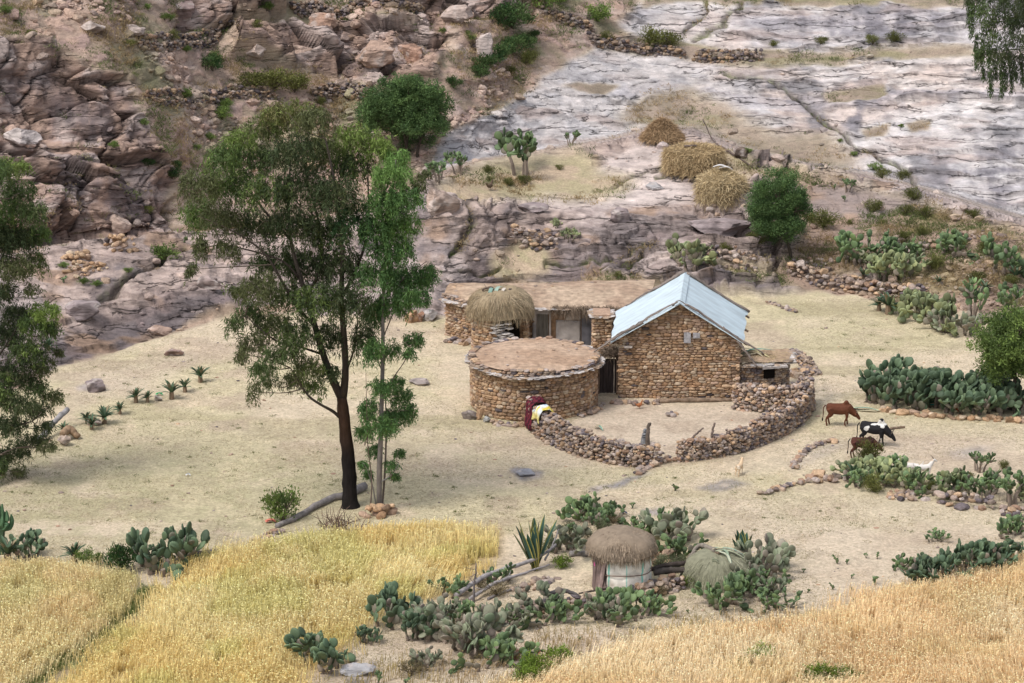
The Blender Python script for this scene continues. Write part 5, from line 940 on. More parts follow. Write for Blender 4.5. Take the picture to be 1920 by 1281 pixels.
cacti('blue', g1, [(605, 1252, 108, 'bluish prickly pear at the lower left, beside the grey rock slab'), (738, 1172, 100, 'dark upright prickly pear standing tallest at the edge of the yellow field'), (785, 1200, 80, 'dark prickly pear right of the tallest one at the field edge'), (690, 1205, 50, 'small dark prickly pear left of the tallest one at the field edge')])
cacti('grey', g1, [(850, 1215, 104, 'greyish prickly pear mass in the middle of the lower bank'), (895, 1225, 110, 'brown padded prickly pear at the densest part of the lower bank'), (820, 1175, 80, 'brownish prickly pear at the upper rim of the lower bank'), (1010, 1150, 80, 'grey prickly pear left below the thatched hut'), (945, 1185, 80, 'grey green prickly pear right of the densest bank part'), (1130, 1165, 70, 'old brown prickly pear below the hut fence'), (800, 1252, 56, 'grey prickly pear hanging low under the bank')])
cacti('green', g1, [(1160, 1165, 90, 'bright green prickly pear right below the thatched hut'), (1205, 1160, 70, 'green prickly pear at the right end of the hut fence'), (1025, 1172, 76, 'green prickly pear left of the bright one below the hut'), (920, 1250, 90, 'green prickly pear next to the lime weeds'), (960, 1240, 70, 'green prickly pear touching the red flower spikes'), (870, 1170, 60, 'green prickly pear over the brown padded mass'), (845, 1120, 56, 'small bright prickly pear at the right edge of the yellow field'), (935, 1095, 52, 'small prickly pear left of the striped agave'), (975, 1175, 60, 'green prickly pear in the middle of the bank, below the hut path')])
cacti('small', g1, [(710, 1285, 40, 'small upright cactus at the lower edge of the view'), (760, 1285, 24, 'single slim cactus right of the small one at the lower edge'), (845, 1268, 20, 'thin single cactus under the bank'), (1085, 1205, 16, 'slim lone cactus stalk in front of the wheat'), (1200, 1130, 26, 'pale thin cactus standing in the hut fence')], 1.2)
g2 = 'cacti around the thatched hut'
cacti('green', g2, [(1105, 975, 78, 'prickly pear topmost of the clump above the thatched hut'), (1148, 978, 54, 'prickly pear right in the clump above the thatched hut'), (1125, 990, 50, 'low prickly pear in front of the clump above the hut'), (1235, 1010, 74, 'prickly pear behind the right side of the thatched roof'), (1285, 1050, 76, 'green prickly pear between the hut and the grass mound'), (1200, 1005, 50, 'prickly pear peeping over the thatched roof'), (1350, 1140, 76, 'green prickly pear in front of the grass mound'), (1395, 1130, 90, 'green prickly pear low at the right front of the grass mound'), (1440, 1105, 60, 'green prickly pear right of the grass mound')])
cacti('grey', g2, [(1270, 1015, 96, 'large grey padded prickly pear behind the thatched hut'), (1425, 1080, 100, 'brownish prickly pear growing against the grass mound'), (1375, 1100, 90, 'grey prickly pear leaning over the grass mound'), (1062, 1040, 80, 'brown prickly pear right of the striped agave'), (1445, 1120, 60, 'grey prickly pear at the outer right of the mound clump')])
cacti('small', g2, [(1185, 955, 24, 'tiny cactus standing alone above the thatched roof'), (1267, 922, 26, 'small lone cactus on the bare ground below the yard gap'), (1330, 1142, 36, 'small cactus leaning at the left front of the mound'), (1075, 1010, 44, 'cactus with a long arm right above the striped agave')])
cacti('small', 'small cacti on the open ground', [(1506, 1078, 18, 'small cactus nearest the grass mound on the open ground'), (1570, 1060, 30, 'left small cactus of the upper open ground row'), (1588, 1062, 20, 'leaning small cactus beside the left one on the open ground'), (1624, 1050, 20, 'upright small cactus in the upper open ground row'), (1645, 1052, 24, 'rightmost small cactus in the upper open ground row'), (1596, 1088, 18, 'pale small cactus in the middle of the open ground'), (1640, 1100, 32, 'three padded bright cactus on the open ground'), (1562, 1110, 24, 'round topped small cactus at the wheat side'), (1515, 1115, 18, 'thin small cactus below the mound on open ground'), (1598, 1112, 14, 'tiny cactus seedling near the wheat edge'), (1600, 1132, 12, 'tiny leaf cactus closest to the wheat edge'), (1290, 1155, 14, 'tiny brown cactus at the front left of the open ground'), (1365, 1130, 16, 'tiny cactus under the mound front'), (1467, 1150, 14, 'tiny dry cactus in front of the low green one')])
cacti('green', 'small cacti on the open ground', [(1456, 1142, 66, 'low spreading green cactus right of the grass mound front'), (1757, 1015, 42, 'dull low cactus on the bare ground above the field edge row')], .8)
g3 = 'cacti along the edge of the front wheat'
cacti('blue', g3, [(1735, 1098, 76, 'lowest prickly pear of the row at the wheat edge'), (1780, 1082, 74, 'prickly pear second in the row at the wheat edge'), (1825, 1072, 84, 'tall prickly pear in the middle of the wheat edge row'), (1870, 1062, 80, 'prickly pear with pointed pads near the right end of the wheat edge row'), (1915, 1052, 70, 'last prickly pear of the wheat edge row at the right border')])
cacti('green', g3, [(1705, 1072, 50, 'small prickly pear behind the start of the wheat edge row'), (1845, 1055, 60, 'green prickly pear behind the tall one in the wheat edge row'), (1895, 1005, 60, 'prickly pear on the stones above the wheat edge row'), (1925, 995, 50, 'prickly pear cut by the right border above the wheat edge row')])
g4 = 'cactus row below the cattle'
cacti('pale', g4, [(1602, 905, 66, 'pale prickly pear at the left end of the row below the cattle'), (1655, 908, 76, 'pale prickly pear under the olive bush'), (1700, 915, 70, 'pale prickly pear below the black and white cow'), (1790, 925, 66, 'pale thin prickly pear right of the white goat'), (1915, 935, 56, 'pale prickly pear at the right border in the cattle row')])
cacti('green', g4, [(1680, 900, 66, 'bright padded prickly pear beside the olive bush'), (1725, 925, 66, 'green prickly pear left of the white goat'), (1755, 925, 56, 'green prickly pear right in front of the white goat'), (1820, 925, 60, 'green prickly pear over the stone pile in the row'), (1620, 915, 50, 'dark prickly pear at the front of the row left end')])
cacti('tree', g4, [(1835, 885, 44, 'bare branched cactus behind the right part of the row'), (1868, 925, 50, 'leggy cactus with brown curved stems in the row'), (1895, 945, 60, 'leggy cactus near the right border over the stones'), (1850, 940, 46, 'low leggy cactus over the stone pile')])
g5 = 'dark cactus hedge at the pasture'
cacti('blue', g5, [(1650, 758, 90, 'leaning prickly pear at the left end of the dark hedge'), (1672, 745, 100, 'tallest prickly pear in the dark hedge'), (1700, 765, 104, 'broad prickly pear second in the dark hedge'), (1745, 768, 104, 'prickly pear in the middle of the dark hedge'), (1775, 755, 90, 'prickly pear behind the middle of the dark hedge'), (1795, 770, 100, 'prickly pear left of the hedge tree'), (1840, 770, 100, 'prickly pear at the hedge tree foot, left side'), (1880, 774, 90, 'prickly pear right under the hedge tree'), (1925, 778, 90, 'prickly pear at the right border end of the dark hedge'), (1725, 745, 90, 'prickly pear at the back of the dark hedge'), (1825, 752, 90, 'prickly pear behind the hedge beside the tree'), (1870, 756, 90, 'prickly pear at the back under the tree')])
g6 = 'pale cactus hedge on the upper pasture'
cacti('pale', g6, [(1712, 598, 74, 'pale prickly pear left in the upper pasture hedge'), (1745, 610, 84, 'pale prickly pear second in the upper pasture hedge'), (1780, 620, 84, 'yellowish prickly pear in the middle of the upper hedge'), (1735, 590, 60, 'pale prickly pear at the back of the upper hedge')])
cacti('grey', g6, [(1800, 628, 70, 'grey prickly pear at the front of the upper hedge')]); cacti('tree', g6, [(1820, 605, 76, 'branched prickly pear at the right end of the upper hedge'), (1888, 600, 60, 'upright prickly pear standing above the hedge tree')])
g7 = 'cacti on the right slope'
cacti('green', g7, [(1610, 490, 80, 'dark branching prickly pear leftmost on the right slope'), (1660, 478, 60, 'green prickly pear high on the right slope'), (1690, 485, 60, 'green prickly pear beside the bush on the slope'), (1790, 480, 74, 'prickly pear in the middle right of the slope'), (1870, 505, 80, 'brown green prickly pear far right on the slope'), (1920, 515, 60, 'prickly pear at the right border of the slope')])
cacti('pale', g7, [(1650, 520, 66, 'pale prickly pear above the terrace wall on the slope'), (1685, 522, 84, 'bright pale prickly pear over the terrace wall'), (1620, 500, 40, 'small pale prickly pear at the terrace wall')])
g8 = 'cacti on the rocks behind the houses'
cacti('pale', g8, [(1290, 510, 76, 'large pale prickly pear behind the blue roof ridge'), (1315, 495, 44, 'small prickly pear beside the large pale one behind the roof'), (1068, 452, 36, 'prickly pear on the small ruined wall'), (1040, 430, 26, 'thin prickly pear above the small ruined wall')])
cacti('tree', g8, [(980, 332, 84, 'branching tree cactus on the grassy shelf'), (860, 322, 44, 'tall single stemmed cactus at the left of the shelf'), (826, 352, 40, 'bare cactus at the left lower edge of the shelf'), (808, 345, 40, 'cactus half behind the eucalyptus by the boulder'), (1588, 362, 28, 'brown old cactus on the right ridge'), (1070, 272, 28, 'leaning dry cactus trunk at the rim of the shelf')])
cacti('small', g8, [(1583, 382, 20, 'small cactus below the brown one on the ridge'), (1565, 358, 18, 'dry cactus stump on the ridge'), (1545, 430, 20, 'slim pale cactus beside the bush by the compact tree')])
cacti('blue', 'cacti left of the yellow field', [(312, 1074, 108, 'large blue green prickly pear left of the yellow field')], 1.25); cacti('blue', 'cacti left of the yellow field', [(282, 1062, 60, 'prickly pear touching the large one on its left'), (55, 1048, 70, 'low prickly pear with a long arm at the left border'), (335, 1052, 50, 'low prickly pear over the log end beside the large one')])
cacti('small', 'cacti left of the yellow field', [(345, 470, 26, 'cactus on the rock half behind the big eucalyptus'), (118, 538, 22, 'small cactus on the left rock slab'), (290, 455, 18, 'pale cactus in front of the cliff foot')])
# candelabra euphorbia at the left border
b = G(2, 1040); pm = ppm(b); eu = empty('candelabra_cactus', b, 'columnar candelabra cactus at the left border above the field', 'cactus'); mb = MB()
tube(mb, [(0, 0, -.1), (.05, 0, .5), (.1, 0, 1.15)], [.11, .10, .10], (.05, .085, .045), 6, wob=.2); mb.build('stem', M_pad, eu); 
for dx, z0, h in ((-.28, .8, .9), (-.12, 1.0, .95), (.06, 1.1, .95), (.22, 1.0, .8), (.36, .95, .65), (.12, .9, .8), (-.2, .9, .7)):
    mb = MB(); dy_ = rng.uniform(-.2, .2); tube(mb, smooth_path([(.08, 0, z0), (.08+dx*.8, dy_, z0+.12), (.1+dx, dy_, z0+h*.5), (.1+dx, dy_, z0+h)], 10), np.interp(np.linspace(0, 1, 10), [0, .2, .8, 1], [.06, .085, .08, .03]), np.array([.055, .11, .055])*rng.uniform(.8, 1.3), 5, wob=.35); mb.build('arm', M_pad, eu)
# aloes
def aloe_proto(seed):
    g = np.random.default_rng(seed); t = empty('aloe', (0, 0, -60), 'proto', 'aloe'); mb = MB(); tube(mb, [(0, 0, -.1), (0, 0, .22)], [.09, .07], (.22, .16, .11), 6); mb.build('stem', M_bark, t); mb = MB()
    for k in range(24):
        a = k*2.4+g.normal(0, .2); el = g.uniform(.15, 1.25); l = g.uniform(.4, .58); o = np.array([math.cos(a), math.sin(a), 0]); u = np.array([0, 0, 1.])
        blade(mb, [u*.18, u*(.18+l*.5*math.sin(el))+o*l*.5*math.cos(el), u*(.18+l*math.sin(el)*.85-.12*math.cos(el)*l)+o*l*math.cos(el)], .085, np.array([.075, .125, .07])*g.uniform(.7, 1.4) if k > 4 else np.array([.25, .20, .12]), .4, 6)
    mb.build('leaves', M_leaf_agave, t, smooth=True); return t
AL = [aloe_proto(400+k) for k in range(3)]
for px, py, w_, lb in [(376, 718, 40, 'aloe at the upper right end of the slanting aloe row'), (347, 735, 34, 'aloe second from the upper end of the aloe row'), (322, 748, 44, 'largest aloe in the slanting aloe row'), (277, 756, 28, 'aloe left of the green scrap in the aloe row'), (255, 757, 36, 'aloe with a tall stem in the middle of the aloe row'), (225, 778, 30, 'lone aloe in the gap of the aloe row'), (196, 797, 42, 'big aloe near the lower end of the aloe row'), (172, 808, 34, 'low aloe below the big one in the aloe row'), (163, 798, 30, 'aloe behind the low one in the aloe row'), (120, 818, 30, 'aloe at the grey fallen pole'), (6, 893, 40, 'aloe under the left eucalyptus'),
        (1618, 522, 26, 'aloe at the terrace wall on the right slope'), (1846, 550, 36, 'aloe on the path edge of the right slope'), (1903, 532, 40, 'big aloe at the far right slope'), (1665, 592, 54, 'dark aloe clump at the left of the upper cactus hedge'), (1648, 585, 36, 'small aloe left of the dark clump at the upper hedge'), (1600, 905, 44, 'dry aloe in the cactus row below the cattle'), (1760, 540, 24, 'small aloe under the slope cacti'), (140, 1058, 50, 'aloe left of the bushes at the field edge'), (15, 1058, 60, 'aloe at the left border by the candelabra cactus'), (90, 660, 30, 'aloe beside the left eucalyptus foliage')]:
    plant(AL, px, py, w_*1.45, lb, 'aloes')
def agave(px, py, hpx, n, label, seed):
    g = np.random.default_rng(seed); b = G(px, py); h = hpx/ppm(b); t = empty('striped_agave', b, label, 'agave')
    for k in range(n):
        mb = MB(); a = g.uniform(0, 6.28); lean = g.uniform(.08, .55); o = np.array([math.cos(a), math.sin(a)*.6, 0]); u = np.array([0, 0, 1.]); l = h*g.uniform(.75, 1.05)
        blade(mb, [o*.06, u*l*.5+o*l*lean*.55, u*l*math.cos(lean)*.98+o*l*lean*.9], .33, np.array([.035, .085, .065])*g.uniform(.8, 1.3), .35, 9, edge=np.array([.62, .54, .14])*g.uniform(.5, 1.1)); mb.build('leaf', M_leaf_agave, t, smooth=True)
agave(1003, 1072, 112, 15, 'tall striped agave with yellow edged leaves left of the thatched hut', 1); agave(1392, 1062, 70, 11, 'striped agave behind the grass mound', 2)
# ================================================================== STRAW, HUT, MOUND
def hay(name, label, base, wpx, hpx, seed, flat, c0, c1, nst=6500):
    b = G(*base); pm = ppm(b); Rw = wpx/pm/2; hh = hpx/pm; t = empty(name, b, label, 'haystack', 'haystacks on the rock shelf'); r = np.random.default_rng(seed); mb = MB()
    nu, nv = 48, 16; a, q = np.meshgrid(np.arange(nu)/nu*2*np.pi, np.linspace(0, 1, nv), indexing='ij')
    def prof(q):
        if flat == 'cone': return np.clip(1-q, 0, 1)**.65, q*hh
        s = np.where(q < .55, q/.55, 1.); rr = np.where(q < .55, 1-.10*np.abs(s-.4), (1-(q-.55)/.45)*.96); return rr, np.where(q < .55, s*hh*.86, hh*.86+hh*.14*((q-.55)/.45)) if flat == 'drum' else np.where(q < .55, s*hh*.7, hh*.7+hh*.3*np.sin((q-.55)/.45*np.pi/2))
    rr, zz = prof(q); v = np.stack([Rw*rr*np.cos(a), Rw*rr*np.sin(a), zz], -1); v = v*(1+.09*fbm(v*1.1+seed, 3, seed)[..., None])
    i = np.arange(nu)[:, None]*nv; j = np.arange(nv-1)[None]; i2 = ((np.arange(nu)+1) % nu)[:, None]*nv
    mb.add(v.reshape(-1, 3), np.stack([i+j, i2+j, i2+j+1, i+j+1], -1).reshape(-1, 4), np.array(c0)*.5); mb.build('core', M_straw, t); mb = MB()
    a = r.uniform(0, 6.28, nst); q = r.random(nst)**1.0; rr, zz = prof(q); p = np.stack([Rw*rr*np.cos(a), Rw*rr*np.sin(a), zz], -1); p = p*(1+.09*fbm(p*1.1+seed, 3, seed)[:, None]); n_ = np.stack([np.cos(a), np.sin(a), np.where(q > .55, 1.5, .2)], -1)
    d = r.normal(0, 1, (nst, 3))*[1, 1, .8]+n_*.7+[0, 0, -.15]; d /= np.linalg.norm(d, axis=1, keepdims=True)
    cc = mix(np.array(c0), np.array(c1), r.random((nst, 1)))*r.uniform(.6, 1.25, (nst, 1)); strands(mb, p-d*.1, d, r.uniform(.22, .55, nst), .032, cc, sag=.35); mb.build('straw', M_straw, t)
hay('haystack', 'flat topped drum shaped straw stack, the largest of the three', (1301, 318), 112, 46, 1, 'drum', (.40, .29, .16), (.55, .42, .25)); hay('haystack', 'rounded tangled straw stack beside the compact tree', (1354, 372), 92, 56, 2, 'round', (.46, .35, .20), (.60, .48, .30)); hay('haystack', 'low brown cone of straw topmost on the pale rock', (1242, 260), 84, 34, 3, 'cone', (.33, .22, .125), (.40, .28, .17), 4500)
hb = G(1166, 1104); pm = ppm(hb); hut = empty('thatched_hut', hb, 'small round hut wrapped in pale cloth under a thick thatch cap', 'hut')
M_cloth = mat('sack_cloth', attr=True, rough=.9, nscale=5, namp=.18, bump=.4, bscale=7, bdist=.05, spec=.1)
mb = MB(); hut_dome(mb, 1.26, .82, 1.46, 4600, .17, (.30, .235, .175), (.37, .29, .215), (.22, .17, .12), sag=.5, shag=.28, flat=.75, wdt=.028, seed=9); hut_dome(mb, 1.12, .2, 1.38, 700, .2, (.30, .225, .15), (.34, .26, .16), sag=.8, shag=.3, wdt=.028, seed=10, under=False); mb.build('thatch_cap', M_straw, hut)
mb = MB(); nu, nv = 90, 22; a, z = np.meshgrid(np.linspace(-2.15, .55, nu), np.linspace(0, 1.48, nv), indexing='ij'); r_ = 1.03+.03*np.sin(a*9+z*2)+.03*fbm(np.stack([a*3, z*2, 0*a], -1), 3, 4)+.06*(1-z/1.48)-.05*np.exp(-((z-.80)/.08)**2); v = np.stack([r_*np.cos(a), r_*np.sin(a), z-.03], -1)
cc = np.broadcast_to(np.array([.70, .65, .58]), v.shape).copy(); st = (np.abs(np.modf((a+3)/.62)[0]-.5) < .045); cc[st] = (.20, .50, .42); dirt = sst(.15, .6, fbm(v*2.2, 3, 8))*sst(.9, .2, z); cc = mix(cc, np.array([.25, .19, .14]), (dirt*.8)[..., None])
i = np.arange(nu-1)[:, None]*nv; j = np.arange(nv-1)[None]; mb.add(v.reshape(-1, 3), np.stack([i+j, i+nv+j, i+nv+j+1, i+j+1], -1).reshape(-1, 4), cc.reshape(-1, 3)); mb.build('cloth_wall', M_cloth, hut, smooth=True)
mb = MB(); core(mb, ring((0, 0), .84, -np.pi, np.pi, 40), 0, lambda s: 1.45, thick=.1, m=0, c=(.12, .09, .07)); 
for k in range(30): a = -np.pi+rng.uniform(-1.2, .85); rr_ = .92+rng.uniform(0, .12); box(mb, (rr_*math.cos(a), rr_*math.sin(a), .68), (.06, rng.uniform(.1, .22), 1.45), rotz(a)@rotx(rng.normal(0, .1)), np.array([.17, .125, .115])*rng.uniform(.5, 1.7), 0, .02)
mb.build('wall', M_wood, hut)
mb = MB(); tube(mb, [(1.08*math.cos(a), 1.08*math.sin(a), .80+.03*math.sin(a*3)) for a in np.linspace(-2.2, .6, 24)], .018, (.17, .11, .09), 5); mb.build('binding', M_wood, hut)
mb = MB(); box(mb, (-1.02, -.38, 1.05), (.04, .08, .16), rotz(.4), (.62, .12, .30), 0, .02); mb.build('cloth_scrap', M_cloth, hut)
# grass mound shelter with leaves over its ridge
mb_ = G(1345, 1092); gm = empty('grass_mound', mb_, 'domed heap of grey green cut grass under the agave leaves', 'mound'); mb = MB(); hut_dome(mb, 1.32, 1.2, -.05, 5200, .42, (.29, .285, .20), (.36, .35, .255), (.22, .23, .14), sag=.2, shag=.14, flat=.8, seed=21, wdt=.02); mb.build('thatch_dome', M_straw, gm)
pole_thing('ridge_branch', 'grey weathered branch lying over the left side of the grass mound', 'branch', [G(1270, 1098, .05), G(1290, 1080, .55), G(1310, 1070, .9), mb_+[-.1, -.1, 1.2]], (.05, .08, .10), (.19, .165, .14), twigs=2); pole_thing('ridge_branch', 'brown thin branch beside the grey one on the grass mound', 'branch', [G(1278, 1098, .05), G(1300, 1080, .65), mb_+[.05, -.3, 1.2]], (.03, .06), (.20, .15, .11))
mt = mb_+[0, 0, 1.22]; leaf_pile('cut_agave_leaves', 'yellow striped agave leaves spread over the top of the grass mound', 'leaves', mt, [([(-.1, -.2, 0), (.5, -.2, -.02), (1.15, -.3, -.4)], .13, (.42, .42, .28), ag), ([(0, -.3, .02), (.3, -.5, -.05), (.45, -.9, -.32)], .13, (.50, .50, .36), ag), ([(-.2, -.1, .04), (.4, 0, .05), (1.1, .1, -.25)], .12, (.5, .46, .28), None), ([(.1, -.1, .05), (.3, -.35, .02), (.35, -.7, -.22)], .1, (.25, .32, .22), None), ([(-.1, 0, .06), (.6, -.1, .02), (1.3, -.1, -.5)], .12, ag, ye)])
# ================================================================== WHEAT
M_wheat = mat('wheat', attr=True, rough=.75, nscale=1, namp=.0, bump=0, spec=.12, transl=.35)
def inpoly(x, y, pts):
    ins = np.zeros(x.shape, bool); pts = np.asarray(pts, float)
    for (ax, ay), (bx, by) in zip(pts, np.roll(pts, -1, 0)): ins ^= ((ay > y) != (by > y)) & (x < (bx-ax)*(y-ay)/((by-ay) if by != ay else 1e-9)+ax)
    return ins
def wheat(name, label, pts, dens, ht, tones, seed):
    g = np.random.default_rng(seed); wp = np.array([G(min(max(x, -320), 2240), y)[:2] for x, y in pts]); lo, hi = wp.min(0), wp.max(0); k = int((hi-lo).prod()*dens); x, y = g.uniform(lo[0], hi[0], k), g.uniform(lo[1], hi[1], k)
    q = np.stack([x, y, 0*x], -1); wob = .35*np.stack([fbm(q*.8, 3, seed), fbm(q*.8, 3, seed+1)], -1); jt = g.normal(0, .45, (k, 2)); m = inpoly(x+wob[:, 0]+jt[:, 0], y+wob[:, 1]+jt[:, 1], wp) & (fbm(q*1.5, 2, seed+9) > -.75); x, y = x[m], y[m]; k = len(x)
    ai = a_of(CX, CY); zz = und_at(x, y); q = np.stack([x, y, 0*x], -1); inn = inpoly(x+.7, y, wp) & inpoly(x-.7, y, wp) & inpoly(x, y+.7, wp) & inpoly(x, y-.7, wp); hh = np.where(inn, 1., .72)*ht*g.uniform(.6, 1.2, k)*(1+.18*fbm(q*.35, 3, seed+2)); lean = np.stack([fbm(q*.25, 2, seed+3)+.35, fbm(q*.25, 2, seed+4)-.1], -1)*.30+g.normal(0, .12, (k, 2))
    b = np.stack([x, y, zz-.02], -1); top = b+np.stack([lean[:, 0]*hh, lean[:, 1]*hh, hh], -1); an = g.uniform(0, 6.28, k); s = np.stack([np.cos(an), np.sin(an), 0*an], -1)
    c0, c1, c2 = map(np.array, tones); t1 = sst(-.35, .5, fbm(q*.22, 3, seed+5))[:, None]; t2 = (sst(.1, .7, fbm(q*.5, 3, seed+6))*.5)[:, None]; cc = mix(mix(c0, c1, t1), c2, t2)*g.uniform(.7, 1.2, (k, 1))
    mid = b+(top-b)*.55+s*0; v = np.stack([b-s*.010, b+s*.010, mid+s*.012, mid-s*.012, top+s*.008, top-s*.008], 1).reshape(-1, 3); f = np.array([(0, 1, 2, 3), (3, 2, 4, 5)]); mb = MB()
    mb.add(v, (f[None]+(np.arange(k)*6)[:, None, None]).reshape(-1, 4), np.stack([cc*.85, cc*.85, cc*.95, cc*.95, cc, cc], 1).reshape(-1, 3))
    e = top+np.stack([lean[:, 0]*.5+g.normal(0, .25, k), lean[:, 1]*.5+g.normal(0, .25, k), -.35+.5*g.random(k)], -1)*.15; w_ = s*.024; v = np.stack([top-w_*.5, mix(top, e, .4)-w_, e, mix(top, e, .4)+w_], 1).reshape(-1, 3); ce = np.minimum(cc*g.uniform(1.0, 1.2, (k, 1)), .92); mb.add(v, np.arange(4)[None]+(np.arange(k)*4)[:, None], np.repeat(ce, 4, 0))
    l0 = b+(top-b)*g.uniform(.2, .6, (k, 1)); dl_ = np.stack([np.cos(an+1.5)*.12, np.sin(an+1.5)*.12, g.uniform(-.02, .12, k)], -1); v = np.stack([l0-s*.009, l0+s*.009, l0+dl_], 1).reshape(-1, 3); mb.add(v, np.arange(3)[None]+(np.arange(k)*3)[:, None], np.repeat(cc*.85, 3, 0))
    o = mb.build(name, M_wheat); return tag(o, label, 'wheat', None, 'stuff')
def und_at(x, y):
    p = np.stack([x, y, 0*x], -1); return .10*fbm(p*[.09, .09, 0], 3, 110)+.03*fbm(p*[.6, .6, 0], 2, 111)
yel = ((.88, .70, .33), (.92, .78, .43), (.70, .68, .28)); tan_ = ((.95, .73, .45), (.96, .79, .53), (.88, .70, .40))
wheat('wheat_field', 'ripe golden wheat filling the lower left corner beyond the narrow path', [(-320, 1075), (0, 1068), (90, 1062), (190, 1080), (262, 1095), (246, 1128), (170, 1190), (88, 1245), (10, 1305), (-320, 1420)], 330, .62, ((.88, .70, .40), (.90, .76, .44), (.70, .66, .32)), 71)
wheat('wheat_field', 'large yellow wheat field spreading from the tall trees to the lower edge', [(312, 1112), (368, 1060), (420, 1040), (520, 1028), (620, 1012), (700, 1005), (780, 998), (870, 996), (925, 1006), (935, 1045), (900, 1075), (820, 1110), (740, 1135), (690, 1165), (650, 1200), (600, 1230), (545, 1275), (500, 1330), (70, 1330), (165, 1255), (250, 1178)], 330, .62, yel, 72)
wheat('wheat_field', 'pale straw coloured wheat across the lower right corner', [(840, 1330), (940, 1292), (1060, 1250), (1200, 1212), (1300, 1190), (1400, 1178), (1500, 1172), (1580, 1150), (1660, 1118), (1760, 1096), (1850, 1078), (1930, 1062), (2240, 1000), (2240, 1400)], 300, .55, tan_, 73)
wheat('dry_grass', 'sparse tall yellowish grass along the foot of the lower cactus bank', [(560, 1330), (620, 1275), (760, 1235), (900, 1240), (1000, 1200), (1200, 1185), (1280, 1165), (1480, 1140), (1500, 1165), (1300, 1195), (1080, 1245), (900, 1330)], 60, .30, ((.42, .33, .15), (.45, .34, .20), (.26, .28, .09)), 74)
# short dry turf over the pasture
g = np.random.default_rng(75); k = 150000; u = g.uniform(-60, 1980, k); vv_ = 1250-(1250-560)*g.random(k)**1.25; q = np.stack([(u-CX)/F, 0*u, 0*u], -1); Yt = H/e_of(vv_); xt = a_of(u, vv_)*Yt; pq = np.stack([xt, Yt, 0*xt], -1)
ok = (vv_ > LA(u)+4) & (fbm(pq*.4, 3, 76) > -.35) & ~inpoly(u, vv_, [(1100, 755), (1385, 755), (1490, 775), (1480, 805), (1260, 862), (1060, 830)]) & (np.hypot(xt-rc[0], Yt-rc[1]) > 2.9) & ~((vv_ < 752) & (vv_ > 545) & (u > 830) & (u < 1490)); xt, Yt, pq = xt[ok], Yt[ok], pq[ok]; k = len(xt)
p0 = np.repeat(np.stack([xt, Yt, und_at(xt, Yt)], -1), 2, 0)+g.normal(0, .02, (2*k, 3))*[1, 1, 0]; d = g.normal(0, .6, (2*k, 3))*[1, 1, .3]+[0, 0, .7]; d /= np.linalg.norm(d, axis=1, keepdims=True); tc2 = sst(.0, .6, fbm(pq*.25, 3, 78))[:, None]
cc = np.repeat(mix(mix(np.array([.50, .40, .25]), np.array([.38, .31, .20]), g.random((k, 1))), np.array([.27, .255, .12]), tc2*.8), 2, 0)*g.uniform(.7, 1.15, (2*k, 1)); mb = MB(); strands(mb, p0, d, g.uniform(.03, .085, 2*k), .016, cc, sag=.3, seg=2); tag(mb.build('dry_grass', M_wheat), 'short dry turf covering the pasture around the houses', 'grass', None, 'stuff')
# dark green weed tufts dotted over the pasture
k = 420; u = g.uniform(0, 1920, k); vv_ = g.uniform(600, 1010, k); ok = (vv_ > LA(u)+15) & ~((u > 830) & (u < 1530) & (vv_ < 890)) & ~((u > 1480) & (vv_ > 780) & (vv_ < 950)); u, vv_ = u[ok], vv_[ok]; mb = MB(); Yt = H/e_of(vv_); xt = a_of(u, vv_)*Yt; n_ = 26; r_ = g.uniform(.04, .15, len(u))
p0 = (np.stack([xt, Yt, und_at(xt, Yt)], -1)[:, None]+g.normal(0, 1, (len(u), n_, 3))*[1, 1, 0]*r_[:, None, None]).reshape(-1, 3); d = g.normal(0, .6, p0.shape)*[1, 1, .2]+[0, 0, .8]; d /= np.linalg.norm(d, axis=1, keepdims=True); strands(mb, p0, d, g.uniform(.05, .12, len(p0)), .02, np.array([.16, .18, .07])*g.uniform(.6, 1.4, (len(p0), 1)), seg=2); tag(mb.build('weeds', M_wheat), 'dark green weed tufts dotted over the pasture', 'weeds', None, 'stuff')

# green weeds growing in the path between the two left fields
g = np.random.default_rng(79); k = 500; t = g.random(k); cpx = np.interp(t, [0, .35, .7, 1], [285, 225, 125, 20])+g.normal(0, 7, k); cpy = np.interp(t, [0, .35, .7, 1], [1104, 1165, 1235, 1310])+g.normal(0, 3, k); Yt = H/e_of(cpy); xt = a_of(cpx, cpy)*Yt; n_ = 16
p0 = (np.stack([xt, Yt, und_at(xt, Yt)], -1)[:, None]+g.normal(0, .09, (k, n_, 3))*[1, 1, 0]).reshape(-1, 3); d = g.normal(0, .5, p0.shape)*[1, 1, .2]+[0, 0, .8]; d /= np.linalg.norm(d, axis=1, keepdims=True); mb = MB(); strands(mb, p0, d, g.uniform(.08, .24, len(p0)), .022, mix(np.array([.13, .20, .05]), np.array([.34, .30, .14]), g.random((k, 1)).repeat(n_, 0))*g.uniform(.7, 1.3, (len(p0), 1)), seg=2); tag(mb.build('weeds', M_wheat), 'green weeds growing along the narrow path between the left fields', 'weeds', None, 'stuff')
for lst in list(SP.values())+list(OP.values())+[AL]:
    for o in lst:
        if o.name not in _used:
            for c in list(o.children): bpy.data.objects.remove(c)
            bpy.data.objects.remove(o)
